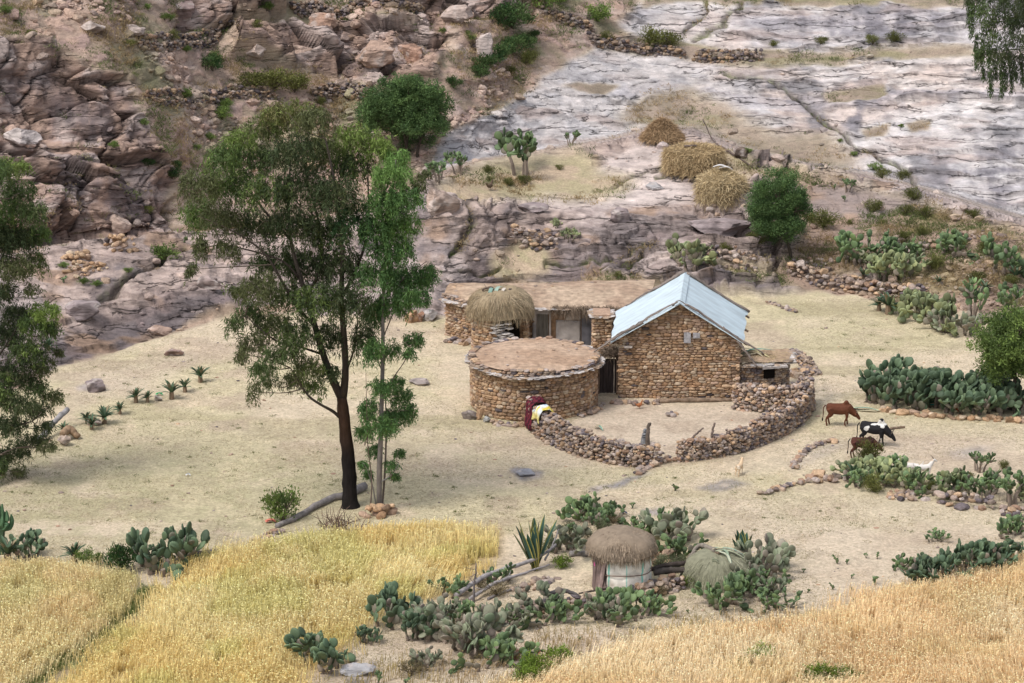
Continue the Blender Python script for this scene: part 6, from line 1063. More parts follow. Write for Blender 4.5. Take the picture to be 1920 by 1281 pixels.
# ================================================================== ANIMALS
def fur(name, c, c2=None, thr=(.5, .54), scale=2.2, zdark=None):
    m = mat(name, c, rough=.75, nscale=5, namp=.15, bump=.25, bscale=30, bdist=.02, spec=.2); nt = m.node_tree; N = nt.nodes; L = nt.links
    if c2 is not None:
        b = [x for x in N if x.type == 'BSDF_PRINCIPLED'][0]; tc = N.new('ShaderNodeTexCoord'); n = N.new('ShaderNodeTexNoise'); n.inputs['Scale'].default_value = scale; n.inputs['Detail'].default_value = 1.5; L.new(tc.outputs['Object'], n.inputs['Vector'])
        r = N.new('ShaderNodeMapRange'); r.inputs['From Min'].default_value, r.inputs['From Max'].default_value = thr; L.new(n.outputs['Fac'], r.inputs['Value']); mx = N.new('ShaderNodeMix'); mx.data_type = 'RGBA'; L.new(r.outputs[0], mx.inputs[0]); mx.inputs[6].default_value = (*c, 1); mx.inputs[7].default_value = (*c2, 1); L.new(mx.outputs[2], b.inputs['Base Color'])
    return m
def body(tubes, m, parent, vox=.028, name='body'):
    mb = MB()
    for pts, rad, *fl in tubes: tube(mb, smooth_path(pts, max(6, len(pts)*4)), np.interp(np.linspace(0, 1, max(6, len(pts)*4)), np.linspace(0, 1, len(rad)), rad), n=10, flat=fl[0] if fl else 1.)
    o = mb.build(name, m, parent, smooth=True); r = o.modifiers.new('fuse', 'REMESH'); r.mode = 'VOXEL'; r.voxel_size = vox; r.use_smooth_shade = True; s = o.modifiers.new('soft', 'SMOOTH'); s.factor = .5; s.iterations = 4; return o
M_horn = mat('horn', (.16, .13, .10), rough=.5, namp=.1, bump=0, spec=.3); M_hair = mat('dark_hair', (.018, .014, .012), rough=.8, namp=0, bump=0)
def cow(px, py, rz, sc, m, label, hump=.13, graze=1., horns=True, mtail=None):
    b = G(px, py); t = empty('cow', b, label, 'cow', 'cattle grazing by the cactus row', rz); t.scale = (sc,)*3; hz = lambda z: z
    nk = [(.40, 0, 1.0), (.62, 0, .92-.12*graze), (.84, 0, .86-.24*graze)]; hd = [(.80, 0, .90-.24*graze), (.93, 0, .72-.24*graze), (1.03, 0, .58-.25*graze)]
    T = [([(-.66, 0, .98), (-.50, 0, .95), (-.2, 0, .86), (.1, 0, .84), (.35, 0, .88), (.50, 0, .90)], [.12, .23, .27, .275, .26, .17]), ([(-.6, 0, 1.06), (-.2, 0, 1.05), (.3, 0, 1.06)], [.10, .11, .12]), ([(.20, 0, 1.06), (.34, 0, 1.13+hump), (.46, 0, 1.04)], [.10, .115, .10], .75), (nk, [.22, .165, .115]), ([(.42, 0, .72), (.66, 0, .62-.06*graze), (.80, 0, .62-.16*graze)], [.10, .07, .05], .5), (hd, [.11, .095, .058])]
    for s in (-1, 1):
        T += [([(.36, s*.14, .80), (.37, s*.14, .46), (.34+.06*s, s*.13, .24), (.36+.06*s, s*.13, .01)], [.13, .065, .045, .045]), ([(-.50, s*.13, .92), (-.42, s*.16, .62), (-.60+.05*s, s*.15, .40), (-.54+.07*s, s*.14, .01)], [.19, .12, .052, .045]), ([(.83, s*.09, .88-.24*graze), (.80, s*.22, .86-.24*graze)], [.035, .05], .5)]
    body(T, m, t)
    mb = MB(); tube(mb, smooth_path([(-.70, 0, 1.06), (-.80, 0, .9), (-.80, 0, .6), (-.82, .02, .38)], 10), np.linspace(.032, .016, 10), n=6); mb.build('tail', mtail or m, t, smooth=True); mb = MB(); tube(mb, [(-.82, .02, .40), (-.83, .02, .30), (-.83, .03, .20)], [.02, .042, .012], n=6); mb.build('tail_tuft', M_hair, t, smooth=True)
    if horns:
        for s in (-1, 1): mb = MB(); z = .93-.24*graze; tube(mb, smooth_path([(.84, s*.06, z), (.88, s*.18, z+.08), (.95, s*.20, z+.24)], 8), np.linspace(.03, .008, 8), n=6); mb.build('horn', M_horn, t, smooth=True)
    return t
cow(1573, 802, -.06, .86, fur('rust_brown_hide', (.105, .036, .018)), 'rust brown humped cow grazing on the pasture', .12)
cow(1638, 838, -.35, .90, fur('black_white_hide', (.014, .013, .015), (.62, .60, .57), (.57, .59), 2.2), 'black and white humped cow grazing behind the olive bush', .17, mtail=M_hair)
cow(1618, 862, -.12, .78, fur('dark_red_hide', (.075, .026, .018), (.035, .015, .012), (.5, .6)), 'dark red calf half hidden by the olive bush', .04, .6, False, M_hair)
def small_animal(name, label, cat, px, py, rz, L_, m, upright=False, vox=.014, group=None, horn=False, tail=True):
    b = G(px, py); t = empty(name, b, label, cat, group, rz); t.scale = (L_,)*3; hz = .68
    T = [([(-.36, 0, .52), (-.15, 0, .50), (.12, 0, .50), (.32, 0, .54)], [.12, .155, .16, .13]), ([(.28, 0, .58), (.40, 0, .74), (.46, 0, .84)], [.12, .085, .07]), ([(.42, 0, .86), (.52, 0, .84), (.64, 0, .77)], [.075, .07, .035])]
    for s in (-1, 1): T += [([(.25, s*.08, .5), (.26, s*.08, .25), (.26, s*.08, .01)], [.075, .036, .03]), ([(-.28, s*.08, .5), (-.24, s*.09, .34), (-.34, s*.09, .22), (-.31, s*.09, .01)], [.10, .06, .032, .03]), ([(.45, s*.05, .90), (.42, s*.12, .93-.06*horn)], [.025, .03], .5)]
    body(T, m, t, vox/L_*.9)
    if tail: mb = MB(); tube(mb, smooth_path([(-.42, 0, .58), (-.54, 0, .66), (-.56, 0, .78)], 7), np.linspace(.035, .015, 7), n=6); mb.build('tail', m, t, smooth=True)
    if horn:
        for s in (-1, 1): mb = MB(); tube(mb, smooth_path([(.44, s*.03, .92), (.40, s*.05, 1.02), (.32, s*.07, 1.08)], 6), np.linspace(.02, .006, 6), n=5); mb.build('horn', M_horn, t, smooth=True)
small_animal('dog', 'cream coloured dog standing in front of the courtyard gap', 'dog', 1386, 893, 1.15, .72, fur('cream_fur', (.60, .44, .29), (.66, .56, .44)))
wg = fur('white_goat_hair', (.66, .62, .58), (.55, .42, .32), (.62, .66), 3); small_animal('goat', 'white goat behind the cactus row, left one', 'goat', 1708, 893, 2.9, .85, wg, group='white goats behind the cactus row', horn=True); small_animal('goat', 'white goat behind the cactus row, right one', 'goat', 1732, 896, .2, .85, wg, group='white goats behind the cactus row', horn=True)
def fowl(label, px, py, rz, L_, m, cat='chicken', tall=1., name='chicken'):
    b = G(px, py); t = empty(name, b, label, cat, None, rz); t.scale = (L_,)*3
    body([([(-.38, 0, .5), (-.12, 0, .42), (.14, 0, .42), (.28, 0, .52)], [.06, .19, .20, .12]), ([(.22, 0, .52), (.32, 0, .72*tall), (.34, 0, .84*tall)], [.13, .085, .075]), ([(.34, 0, .83*tall), (.50, 0, .79*tall)], [.06, .015]), ([(-.25, 0, .48), (-.48, 0, .68), (-.62, 0, .74)], [.10, .10, .04], .4)]+[([(.0, s*.08, .35), (.02, s*.08, .15), (.06, s*.08, .0)], [.07, .026, .024]) for s in (-1, 1)], m, t, .03)
    mb = MB(); tube(mb, [(.30, 0, .92*tall), (.36, 0, .95*tall), (.42, 0, .88*tall)], [.02, .045, .02], n=6, flat=.4); mb.build('comb' if name == 'chicken' else 'crest', fur(name+'_comb_red', (.35, .03, .02)) if name == 'chicken' else m, t, smooth=True)
red = fur('red_feathers', (.24, .075, .03), (.08, .03, .02), (.5, .6), 4)
fowl('reddish rooster at the foot of the dark cactus hedge', 1797, 776, 2.6, .62, red); fowl('small red hen on the yard before the gable wall', 1198, 769, .4, .42, fur('rust_feathers', (.36, .14, .06))); fowl('brown bird of prey standing on the grassy shelf', 918, 357, .9, .62, fur('brown_feathers', (.11, .075, .05)), 'bird', 1.0, 'bird')
# ================================================================== CLOTHS, LOGS, BRANCHES
def plaid():
    m = bpy.data.materials.new('red_checked_cloth'); m.use_nodes = True; nt = m.node_tree; N = nt.nodes; L = nt.links; b = N['Principled BSDF']; b.inputs['Roughness'].default_value = .9; b.inputs['Specular IOR Level'].default_value = .1
    uv = N.new('ShaderNodeAttribute'); uv.attribute_name = 'Col'; ck = N.new('ShaderNodeTexChecker'); ck.inputs['Scale'].default_value = 11; L.new(uv.outputs['Vector'], ck.inputs['Vector']); ck.inputs['Color1'].default_value = (.13, .022, .035, 1); ck.inputs['Color2'].default_value = (.045, .014, .02, 1); L.new(ck.outputs['Color'], b.inputs['Base Color']); return m
def drape(name, label, prof, s0, s1, path_px, m, col=None, seed=0, h=1.22):
    pts = smooth_path(np.array([G(*p) for p in path_px]), 40); S_ = arc(pts[:, :2]); r = np.random.default_rng(seed); nu, nv = 26, 34; u, v = np.meshgrid(np.linspace(s0, s1, nu), np.linspace(0, 1, nv), indexing='ij'); prof = np.array(prof); q = np.linspace(0, 1, len(prof)); o = np.interp(v, q, prof[:, 0]); z = np.interp(v, q, prof[:, 1])
    x = np.interp(u, S_, pts[:, 0]); y = np.interp(u, S_, pts[:, 1]); tx = np.interp(u+.1, S_, pts[:, 0])-np.interp(u-.1, S_, pts[:, 0]); ty = np.interp(u+.1, S_, pts[:, 1])-np.interp(u-.1, S_, pts[:, 1]); l = np.hypot(tx, ty); nx, ny = ty/l, -tx/l
    fold = .035*np.sin(u*19+z*2)+.04*fbm(np.stack([u*4, z*3, 0*u+seed], -1), 3, seed); zz = z*(1+.08*np.sin(u*7+seed))+.03*fbm(np.stack([u*5, v*5, 0*u], -1), 2, seed); P3 = np.stack([x+(o+fold*np.sign(o+.01))*nx, y+(o+fold*np.sign(o+.01))*ny, zz], -1); b0 = P3.reshape(-1, 3).mean(0)*[1, 1, 0]
    i = np.arange(nu-1)[:, None]*nv; j = np.arange(nv-1)[None]; c = np.stack([u, v*1.4, 0*u], -1).reshape(-1, 3) if col is None else col(u, v).reshape(-1, 3); mb = MB(); mb.add(P3.reshape(-1, 3)-b0, np.stack([i+j, i+nv+j, i+nv+j+1, i+j+1], -1).reshape(-1, 4), c); ob = mb.build(name, m, smooth=True); ob.location = b0; sd_ = ob.modifiers.new('thick', 'SOLIDIFY'); sd_.thickness = .012; return tag(ob, label, 'cloth', 'cloths drying on the courtyard wall')
WP = [(1000, 797), (1016, 815), (1045, 832), (1090, 850), (1150, 866), (1205, 872), (1232, 868)]
drape('blanket', 'dark red checked blanket hanging over the courtyard wall end', [(.44, .10), (.40, .7), (.36, 1.2), (.15, 1.40), (-.2, 1.38), (-.34, 1.1), (-.36, .7)], .30, 1.20, WP, plaid(), seed=1)
def yw(u, v):
    n = fbm(np.stack([u*4, v*3, 0*u], -1), 3, 5)[..., None]; e = sst(.25, .1, np.minimum(v, 1-v))[..., None]; return mix(mix(np.array([.62, .66, .68]), np.array([.25, .36, .50]), sst(.1, .5, n)), np.array([.62, .50, .09]), np.clip(e*.8+sst(.4, .6, -n), 0, 1))
drape('shawl', 'yellow and white shawl spread over the courtyard wall top', [(.42, .75), (.36, 1.12), (.2, 1.30), (-.1, 1.32), (-.3, 1.15), (-.36, .85)], 1.30, 2.05, WP, M_cloth, yw, 2)
GY, BR, DK = (.23, .205, .195), (.20, .145, .105), (.075, .06, .052)
def log(name, label, cat, pix, rad, c=GY, group=None, twigs=0, dz=None, n=16, wob=.15):
    k = len(pix); dz = dz or [.8*np.interp(i/(k-1), np.linspace(0, 1, np.size(rad)), np.atleast_1d(rad)) for i in range(k)]; return pole_thing(name, label, cat, [G(x, y, d) for (x, y), d in zip(pix, dz)], rad, c, group, n=n, wob=wob, twigs=twigs)
log('fallen_log', 'long grey fallen log bent behind the charred eucalyptus trunk', 'log', [(519, 992), (560, 974), (590, 955), (620, 940), (650, 934), (683, 918)], (.10, .13, .15, .19), (.20, .18, .175)); log('fallen_log', 'dark half rotten log along the edge of the yellow field', 'log', [(335, 1052), (380, 1046), (430, 1038), (475, 1029)], (.15, .14, .10, .07), (.13, .115, .11), twigs=2)
log('fallen_log', 'straight grey log lying at the foot of the gable wall', 'log', [(1237, 757), (1290, 755), (1340, 756), (1372, 757)], (.12, .12, .10, .08), BR); log('fallen_pole', 'pale grey pole slanting over the rocks in the aloe row', 'pole', [(70, 836), (98, 818), (128, 802)], (.10, .12, .13), (.32, .30, .30), dz=[.12, .45, .75]); log('stump', 'brown broken stump under the pale pole in the aloe row', 'stump', [(118, 830), (130, 824), (148, 826)], (.16, .22, .12), (.25, .17, .11), dz=[.3, .4, .1])
log('dead_branch', 'forked grey dead branch pointing at the striped agave, longest of the bundle', 'branch', [(855, 1132), (905, 1105), (960, 1086), (1010, 1072), (1042, 1058)], (.10, .09, .07, .04), (.26, .24, .24), 'grey dead branches left of the hut', 4, [.3, .4, .45, .5, .7]); log('dead_branch', 'grey dead branch under the longest one of the bundle', 'branch', [(880, 1132), (930, 1110), (985, 1095), (1030, 1078)], (.07, .07, .05, .03), (.25, .23, .23), 'grey dead branches left of the hut', 3, [.15, .3, .4, .35])
log('dead_branch', 'grey dead stick crossing the upper end of the bundle', 'branch', [(1022, 1072), (1036, 1058), (1048, 1044)], (.04, .03, .02), (.26, .24, .24), 'grey dead branches left of the hut', 2, [.4, .7, 1.0]); log('dead_branch', 'grey dead branch lowest in the bundle touching the ground', 'branch', [(915, 1128), (945, 1115), (1000, 1098)], (.06, .05, .03), (.22, .20, .20), 'grey dead branches left of the hut', 2); log('dead_branch', 'upright dead stick at the left end of the branch bundle', 'branch', [(887, 1140), (889, 1138), (893, 1135)], (.05, .04, .02), (.15, .13, .13), 'grey dead branches left of the hut', 3, [0, .7, 1.6])
log('fence_branch', 'dark crooked branch running in front of the thatched hut', 'branch', [(1085, 1125), (1150, 1118), (1195, 1104), (1235, 1092), (1285, 1090)], (.03, .05, .08, .10), DK, None, 3, [.2, .3, .45, .6, .65]); log('fence_branch', 'dark thick log at the right end of the hut fence', 'branch', [(1225, 1098), (1260, 1094), (1292, 1095)], (.12, .13, .10), (.09, .075, .065), dz=[.5, .5, .45]); log('fence_branch', 'black curved branch lying left of the hut on the cactus bank', 'branch', [(1018, 1146), (1035, 1134), (1060, 1130), (1082, 1134)], (.10, .09, .08, .06), (.09, .08, .08), None, 2, [.3, .4, .4, .3])
log('fallen_log', 'grey log behind the thatched hut on its left', 'log', [(1068, 1048), (1088, 1046), (1108, 1048)], (.12, .12, .12), (.24, .22, .21)); log('dead_branch', 'brown branch on the ground behind the black and white cow', 'branch', [(1662, 812), (1678, 808), (1696, 806)], (.06, .05, .06), BR)
log('gate_post', 'crooked dark post at the left side of the courtyard gap', 'post', [(1214, 838), (1214, 837), (1217, 836)], (.10, .09, .07), (.15, .12, .10), dz=[0, .5, 1.0]); log('gate_post', 'grey stone like stump beside the crooked gap post', 'post', [(1208, 834), (1208, 833), (1209, 832)], (.14, .12, .08), (.20, .20, .21), dz=[0, .3, .6]); log('gate_post', 'short stick standing on the right courtyard wall', 'post', [(1334, 856), (1335, 855), (1339, 854)], (.05, .05, .04), (.17, .13, .11), dz=[.8, 1.05, 1.35]); log('gate_post', 'forked twig lying on the left end of the right wall', 'branch', [(1296, 862), (1303, 858), (1318, 852)], (.04, .04, .03), (.17, .13, .11), dz=[.85, .95, 1.1], twigs=3)
log('straw_pole', 'long dark pole leaning down behind the drum shaped straw stack', 'pole', [(1352, 284), (1380, 298), (1412, 314)], (.06, .06, .05), (.13, .10, .09), dz=[.3, .15, .08]); log('straw_pole', 'thin stick between the straw stacks', 'pole', [(1345, 300), (1356, 308), (1366, 322)], (.04, .03, .03), (.13, .10, .09), dz=[.6, .35, .05]); log('straw_pole', 'thin forked stick over the back of the drum shaped stack', 'pole', [(1318, 268), (1335, 276), (1350, 284)], (.03, .03, .03), (.13, .10, .09), dz=[1.0, .7, .3])
top = G(1301, 318)+[0, 0, 1.38]; pole_thing('straw_pole', 'short dark log on top of the drum shaped straw stack', 'pole', [top+[-.55, -.3, 0], top+[-.2, -.35, .05], top+[.1, -.3, .02]], (.06, .05), (.14, .11, .10)); t2 = G(1354, 372)+[0, 0, 1.72]; leaf_pile('plastic_sheet', 'crumpled white sheet on top of the rounded straw stack', 'sheet', t2, [([(-.5, .2, 0), (-.1, .1, .12), (.4, .0, .0)], .35, (.55, .53, .52), None), ([(-.2, -.1, 0), (.2, -.2, .1), (.6, -.2, -.1)], .3, (.5, .48, .47), None)])
# brush pile in the field edge
b = G(640, 990); mb = MB(); tw = []
for k in range(70):
    a = rng.uniform(0, 6.28); p = rng.normal(0, 1, 3)*[.4, .3, 0]; d = rng.normal(0, 1, 3)*[.7, .4, .55]+[0, 0, .35]; d /= np.linalg.norm(d); l = rng.uniform(.4, 1.0); tube(mb, smooth_path([p, p+d*l*.5+rng.normal(0, .08, 3), p+d*l], 5), np.linspace(.018, .006, 5), np.array([.15, .10, .08])*rng.uniform(.6, 1.4), 4, cap=False)
o = mb.build('brush_pile', M_wood); o.location = b; tag(o, 'tangled heap of brown dead twigs at the edge of the yellow field', 'twigs')
leaf_pile('cut_agave_leaves', 'yellow and green cut agave leaves lying on the pasture by the brown cow', 'leaves', G(1622, 772), [([(-.6, .25, .05), (0, 0, .12), (.75, -.2, .05)], .16, ye, ag), ([(-.5, .1, .08), (.1, -.1, .15), (.7, -.3, .04)], .15, ag, ye), ([(-.7, .15, .03), (-.1, .1, .1), (.3, .2, .05)], .14, (.08, .16, .09), None), ([(-.3, -.1, .02), (.2, -.25, .06), (.5, -.3, .02)], .13, dry, None), ([(-.6, .35, .02), (-.2, .4, .12), (.2, .3, .02)], .13, dry, None)])
leaf_pile('cut_agave_leaves', 'single folded agave leaf lying on the yard ground', 'leaves', G(1124, 808), [([(-.15, .3, .05), (0, .05, .15), (.15, -.25, .03)], .16, ag, ye), ([(-.2, .1, .02), (-.1, .1, .15), (.05, .15, .2)], .12, dry, None)])
leaf_pile('red_flower_spikes', 'pinkish red flower spikes beside the lime green weeds', 'flowers', G(985, 1240), [([(x, y, .1), (x*1.05, y, .35), (x*1.15+.05, y, .6+.15*math.sin(x*9))], .09, np.array([.50, .13, .11])*rng.uniform(.8, 1.3), None) for x, y in rng.normal(0, 1, (14, 2))*[.28, .2]])
for px, py, c, w_, lb in [(508, 982, (.62, .20, .14), .3, 'red and white paper scrap under the upright green bush'), (353, 895, (.75, .75, .76), .13, 'white scrap on the open pasture left of the eucalyptus'), (299, 742, (.05, .40, .16), .22, 'bright green plastic scrap in the aloe row'), (1748, 764, (.10, .62, .52), .24, 'turquoise plastic scrap in the dark cactus hedge'), (1171, 967, (.03, .05, .14), .16, 'dark blue scrap beside the cactus clump above the hut'), (113, 1060, (.6, .6, .6), .1, 'pale scrap between the bushes at the field edge')]:
    leaf_pile('litter', lb, 'litter', G(px, py, .02), [([(-w_*.7, 0, .02), (0, .05, .07), (w_*.7, -.03, .03)], w_*.9, c, None), ([(-w_*.4, .1, .02), (0, .02, .1), (w_*.5, .1, .02)], w_*.7, np.array(c)*.85+.05, None)])
# ================================================================== STONES AND TERRACE WALLS
tp = lambda n, r=rng: greypal(n, .2, r)*.74
for lb, pix, h, th, sz in [('terrace wall holding the grass strip on the left hillside', [(255, 80), (300, 88), (350, 84), (400, 74), (442, 64)], .55, .5, (.16, .38)), ('long middle terrace wall ending behind the tall eucalyptus', [(282, 192), (340, 192), (420, 186), (470, 182), (520, 183)], .6, .5, (.16, .38)), ('short terrace wall right of the tall eucalyptus top', [(590, 184), (640, 182), (690, 180)], .7, .5, (.16, .38)), ('highest terrace wall above the brown crag', [(548, 27), (600, 28), (660, 24), (740, 10), (810, -4)], .8, .5, (.18, .42)), ('terrace wall slanting down to the pale slab', [(1008, 16), (1040, 32), (1070, 46), (1112, 58)], .7, .5, (.18, .42)), ('terrace wall lying along the top edge of the pale slab', [(1106, 78), (1140, 86), (1180, 94), (1230, 100), (1285, 106)], .55, .6, (.18, .42)), ('short stone wall on the soil ledge of the pale slab', [(1305, 110), (1350, 111), (1400, 110), (1432, 109)], .6, .6, (.18, .42))]:
    wallthing('terrace_wall', lb, 'wall', pix, h*.85, 'terrace walls on the far hillside', th*.8, (sz[0]*.85, sz[1]*.85), tp, seed=int(pix[0][0]), n=24)
for nm, lb, cat, pix, h, th, sz, tpn in [('ruined_wall', 'small ruined stone wall on the rock face above the long house', 'wall', [(962, 448), (1000, 458), (1050, 462)], .55, .6, (.14, .34), 1), ('ruined_wall', 'low stone wall on the rocks behind the blue roof', 'wall', [(1300, 497), (1345, 494), (1400, 500), (1420, 506)], .4, .8, (.14, .34), 1), ('ruined_wall', 'terrace wall under the cacti on the right slope', 'wall', [(1482, 508), (1520, 524), (1570, 536), (1640, 546), (1700, 552), (1740, 560)], .45, .7, (.14, .36), 1),
    ('stone_row', 'curved row of stones on the grass left of the calf', 'stones', [(1490, 882), (1494, 866), (1512, 850), (1540, 836), (1566, 830)], .10, .18, (.12, .3), 1), ('stone_row', 'straggling row of stones leading to the pale cactus row', 'stones', [(1430, 932), (1460, 922), (1490, 912), (1520, 906)], .08, .2, (.12, .34), 1), ('stone_heap', 'dark boulders heaped at the left end of the pale cactus row', 'stones', [(1520, 905), (1550, 900), (1590, 908)], .25, .6, (.2, .5), 1), ('stone_heap', 'heap of pale stones under the middle of the cactus row', 'stones', [(1668, 932), (1700, 934), (1730, 932)], .22, .9, (.14, .34), 1), ('stone_heap', 'heap of pinkish stones under the right of the cactus row', 'stones', [(1768, 938), (1800, 944), (1840, 948), (1872, 950)], .30, 1.0, (.14, .42), 1), ('stone_heap', 'stones under the leggy cactus at the right border', 'stones', [(1880, 960), (1925, 962)], .22, .8, (.14, .4), 1),
    ('stone_row', 'row of light stones along the foot of the dark cactus hedge', 'stones', [(1655, 772), (1700, 778), (1760, 784), (1830, 788), (1925, 792)], .14, .3, (.18, .42), 0), ('stone_row', 'short line of small stones on the upper pasture behind the house', 'stones', [(1440, 570), (1465, 578), (1492, 590)], .10, .2, (.12, .26), 1), ('stone_heap', 'reddish stones piled behind the thatched hut on the right', 'stones', [(1225, 1058), (1240, 1056), (1252, 1052)], .5, .8, (.2, .5), 0), ('ruined_wall', 'low dark stone wall below the thatched hut', 'wall', [(1180, 1124), (1215, 1118), (1250, 1108), (1285, 1104)], .42, .6, (.12, .32), 1), ('ruined_wall', 'dark stone bank under the cacti left below the hut', 'wall', [(925, 1178), (965, 1160), (1010, 1148), (1060, 1140), (1110, 1132)], .35, .6, (.12, .32), 1), ('stone_row', 'stones edging the path right of the striped agave', 'stones', [(968, 1112), (1000, 1104), (1020, 1094), (1042, 1086)], .18, .4, (.14, .34), 1),
    ('stone_ring', 'ring of light stones around the foot of the slender eucalyptus', 'stones', [(692, 966), (706, 970), (722, 966), (730, 960)], .38, .6, (.2, .42), 0), ('stone_row', 'stones along the foot of the round house', 'stones', [(925, 792), (950, 796), (985, 797)], .10, .25, (.14, .3), 1), ('stone_row', 'stones along the yard side of the round house', 'stones', [(1085, 784), (1115, 772), (1125, 760)], .12, .35, (.14, .34), 1), ('stone_row', 'stones at the foot of the gable wall', 'stones', [(1150, 757), (1190, 760), (1235, 758)], .08, .3, (.12, .32), 1), ('stone_row', 'stones in the courtyard gap', 'stones', [(1195, 890), (1215, 876), (1240, 868), (1262, 864)], .05, .3, (.14, .34), 1), ('stone_row', 'scattered stones along the log at the yellow field', 'stones', [(480, 1022), (508, 1006), (525, 998)], .08, .3, (.12, .34), 1), ('stone_heap', 'small stone heap in the middle of the yard', 'stones', [(1254, 782), (1260, 782), (1266, 782)], .12, .25, (.22, .32), 1),
    ('stone_heap', 'tall heap of brown stones on the left rock slab', 'stones', [(205, 482), (225, 482), (242, 480)], .65, 1.3, (.18, .42), 0), ('stone_heap', 'brown stones left of the tall heap on the slab', 'stones', [(128, 498), (150, 496), (165, 496)], .4, 1.1, (.18, .42), 0), ('stone_heap', 'line of brown stones fallen along the slab crack', 'stones', [(135, 526), (165, 520), (190, 515)], .25, .8, (.14, .36), 0), ('stone_heap', 'dark stones left of the long house', 'stones', [(838, 642), (860, 645), (880, 650)], .18, .4, (.2, .42), 1), ('stone_heap', 'stones piled under the rounded straw stack', 'stones', [(1325, 385), (1360, 390), (1392, 388)], .25, .8, (.2, .5), 1), ('stone_row', 'stones across the bare slope beside the compact tree', 'stones', [(1500, 492), (1530, 500), (1562, 508)], .18, .6, (.14, .34), 1), ('stone_row', 'stones strewn along the upper right slope', 'stones', [(1690, 470), (1740, 462), (1800, 448), (1850, 440)], .12, .8, (.14, .4), 1)]:
    wallthing(nm, lb, cat, pix, h, 'loose stone rows and heaps', th, sz, (greypal if tpn else (lambda n, r=rng: brownpal(n, .03, r)*1.1)), seed=int(pix[0][0]+pix[0][1]), n=16, taper=.6, dens=.9)
M_rock = mat('boulder_rock', attr=True, rough=.95, nscale=2.5, namp=.3, bump=.8, bscale=4, bdist=.15, spec=.08, detail=9, stretch=(.6, .6, 2.2))
def boulder(px, py, wpx, hpx, label, c, seed, lay=0., name='boulder', flat=.8, tilt=0.):
    b = G(px, py); pm = ppm(b); a, h = wpx/pm/2, hpx/pm; v, f = stone_tpl(seed+500, (IV3, IF3)); v = v*np.array([a, a*flat, h*.62]); v = v@rotx(np.array(0.)).T
    v = v*(1+.10*fbm(v*1.3/a+seed, 4, seed)[:, None]); 
    if lay: z = v[:, 2]*lay; v[:, :2] *= (1+.10*(np.modf(np.abs(z)+.3*fbm(v*.6, 2, seed))[0]-.5))[:, None]
    v[:, 2] += h*.36+np.sin(tilt)*v[:, 0]; cc = mix(np.array(c), np.array(c)*.55, sst(0, .6, fbm(v*1.6/a+3, 3, seed))[:, None]); cc = mix(cc, np.array([.50, .44, .41]), sst(.3, .8, fbm(v*2/a+8, 3, seed+4))[:, None]*.6)
    mb = MB(); mb.add(v, f, cc); o = mb.build(name, M_rock, smooth=False); o.location = b; return tag(o, label, 'boulder' if name == 'boulder' else 'stone', 'separate boulders and stones')
tanr, pur, ora = (.42, .32, .27), (.28, .23, .23), (.42, .27, .17)
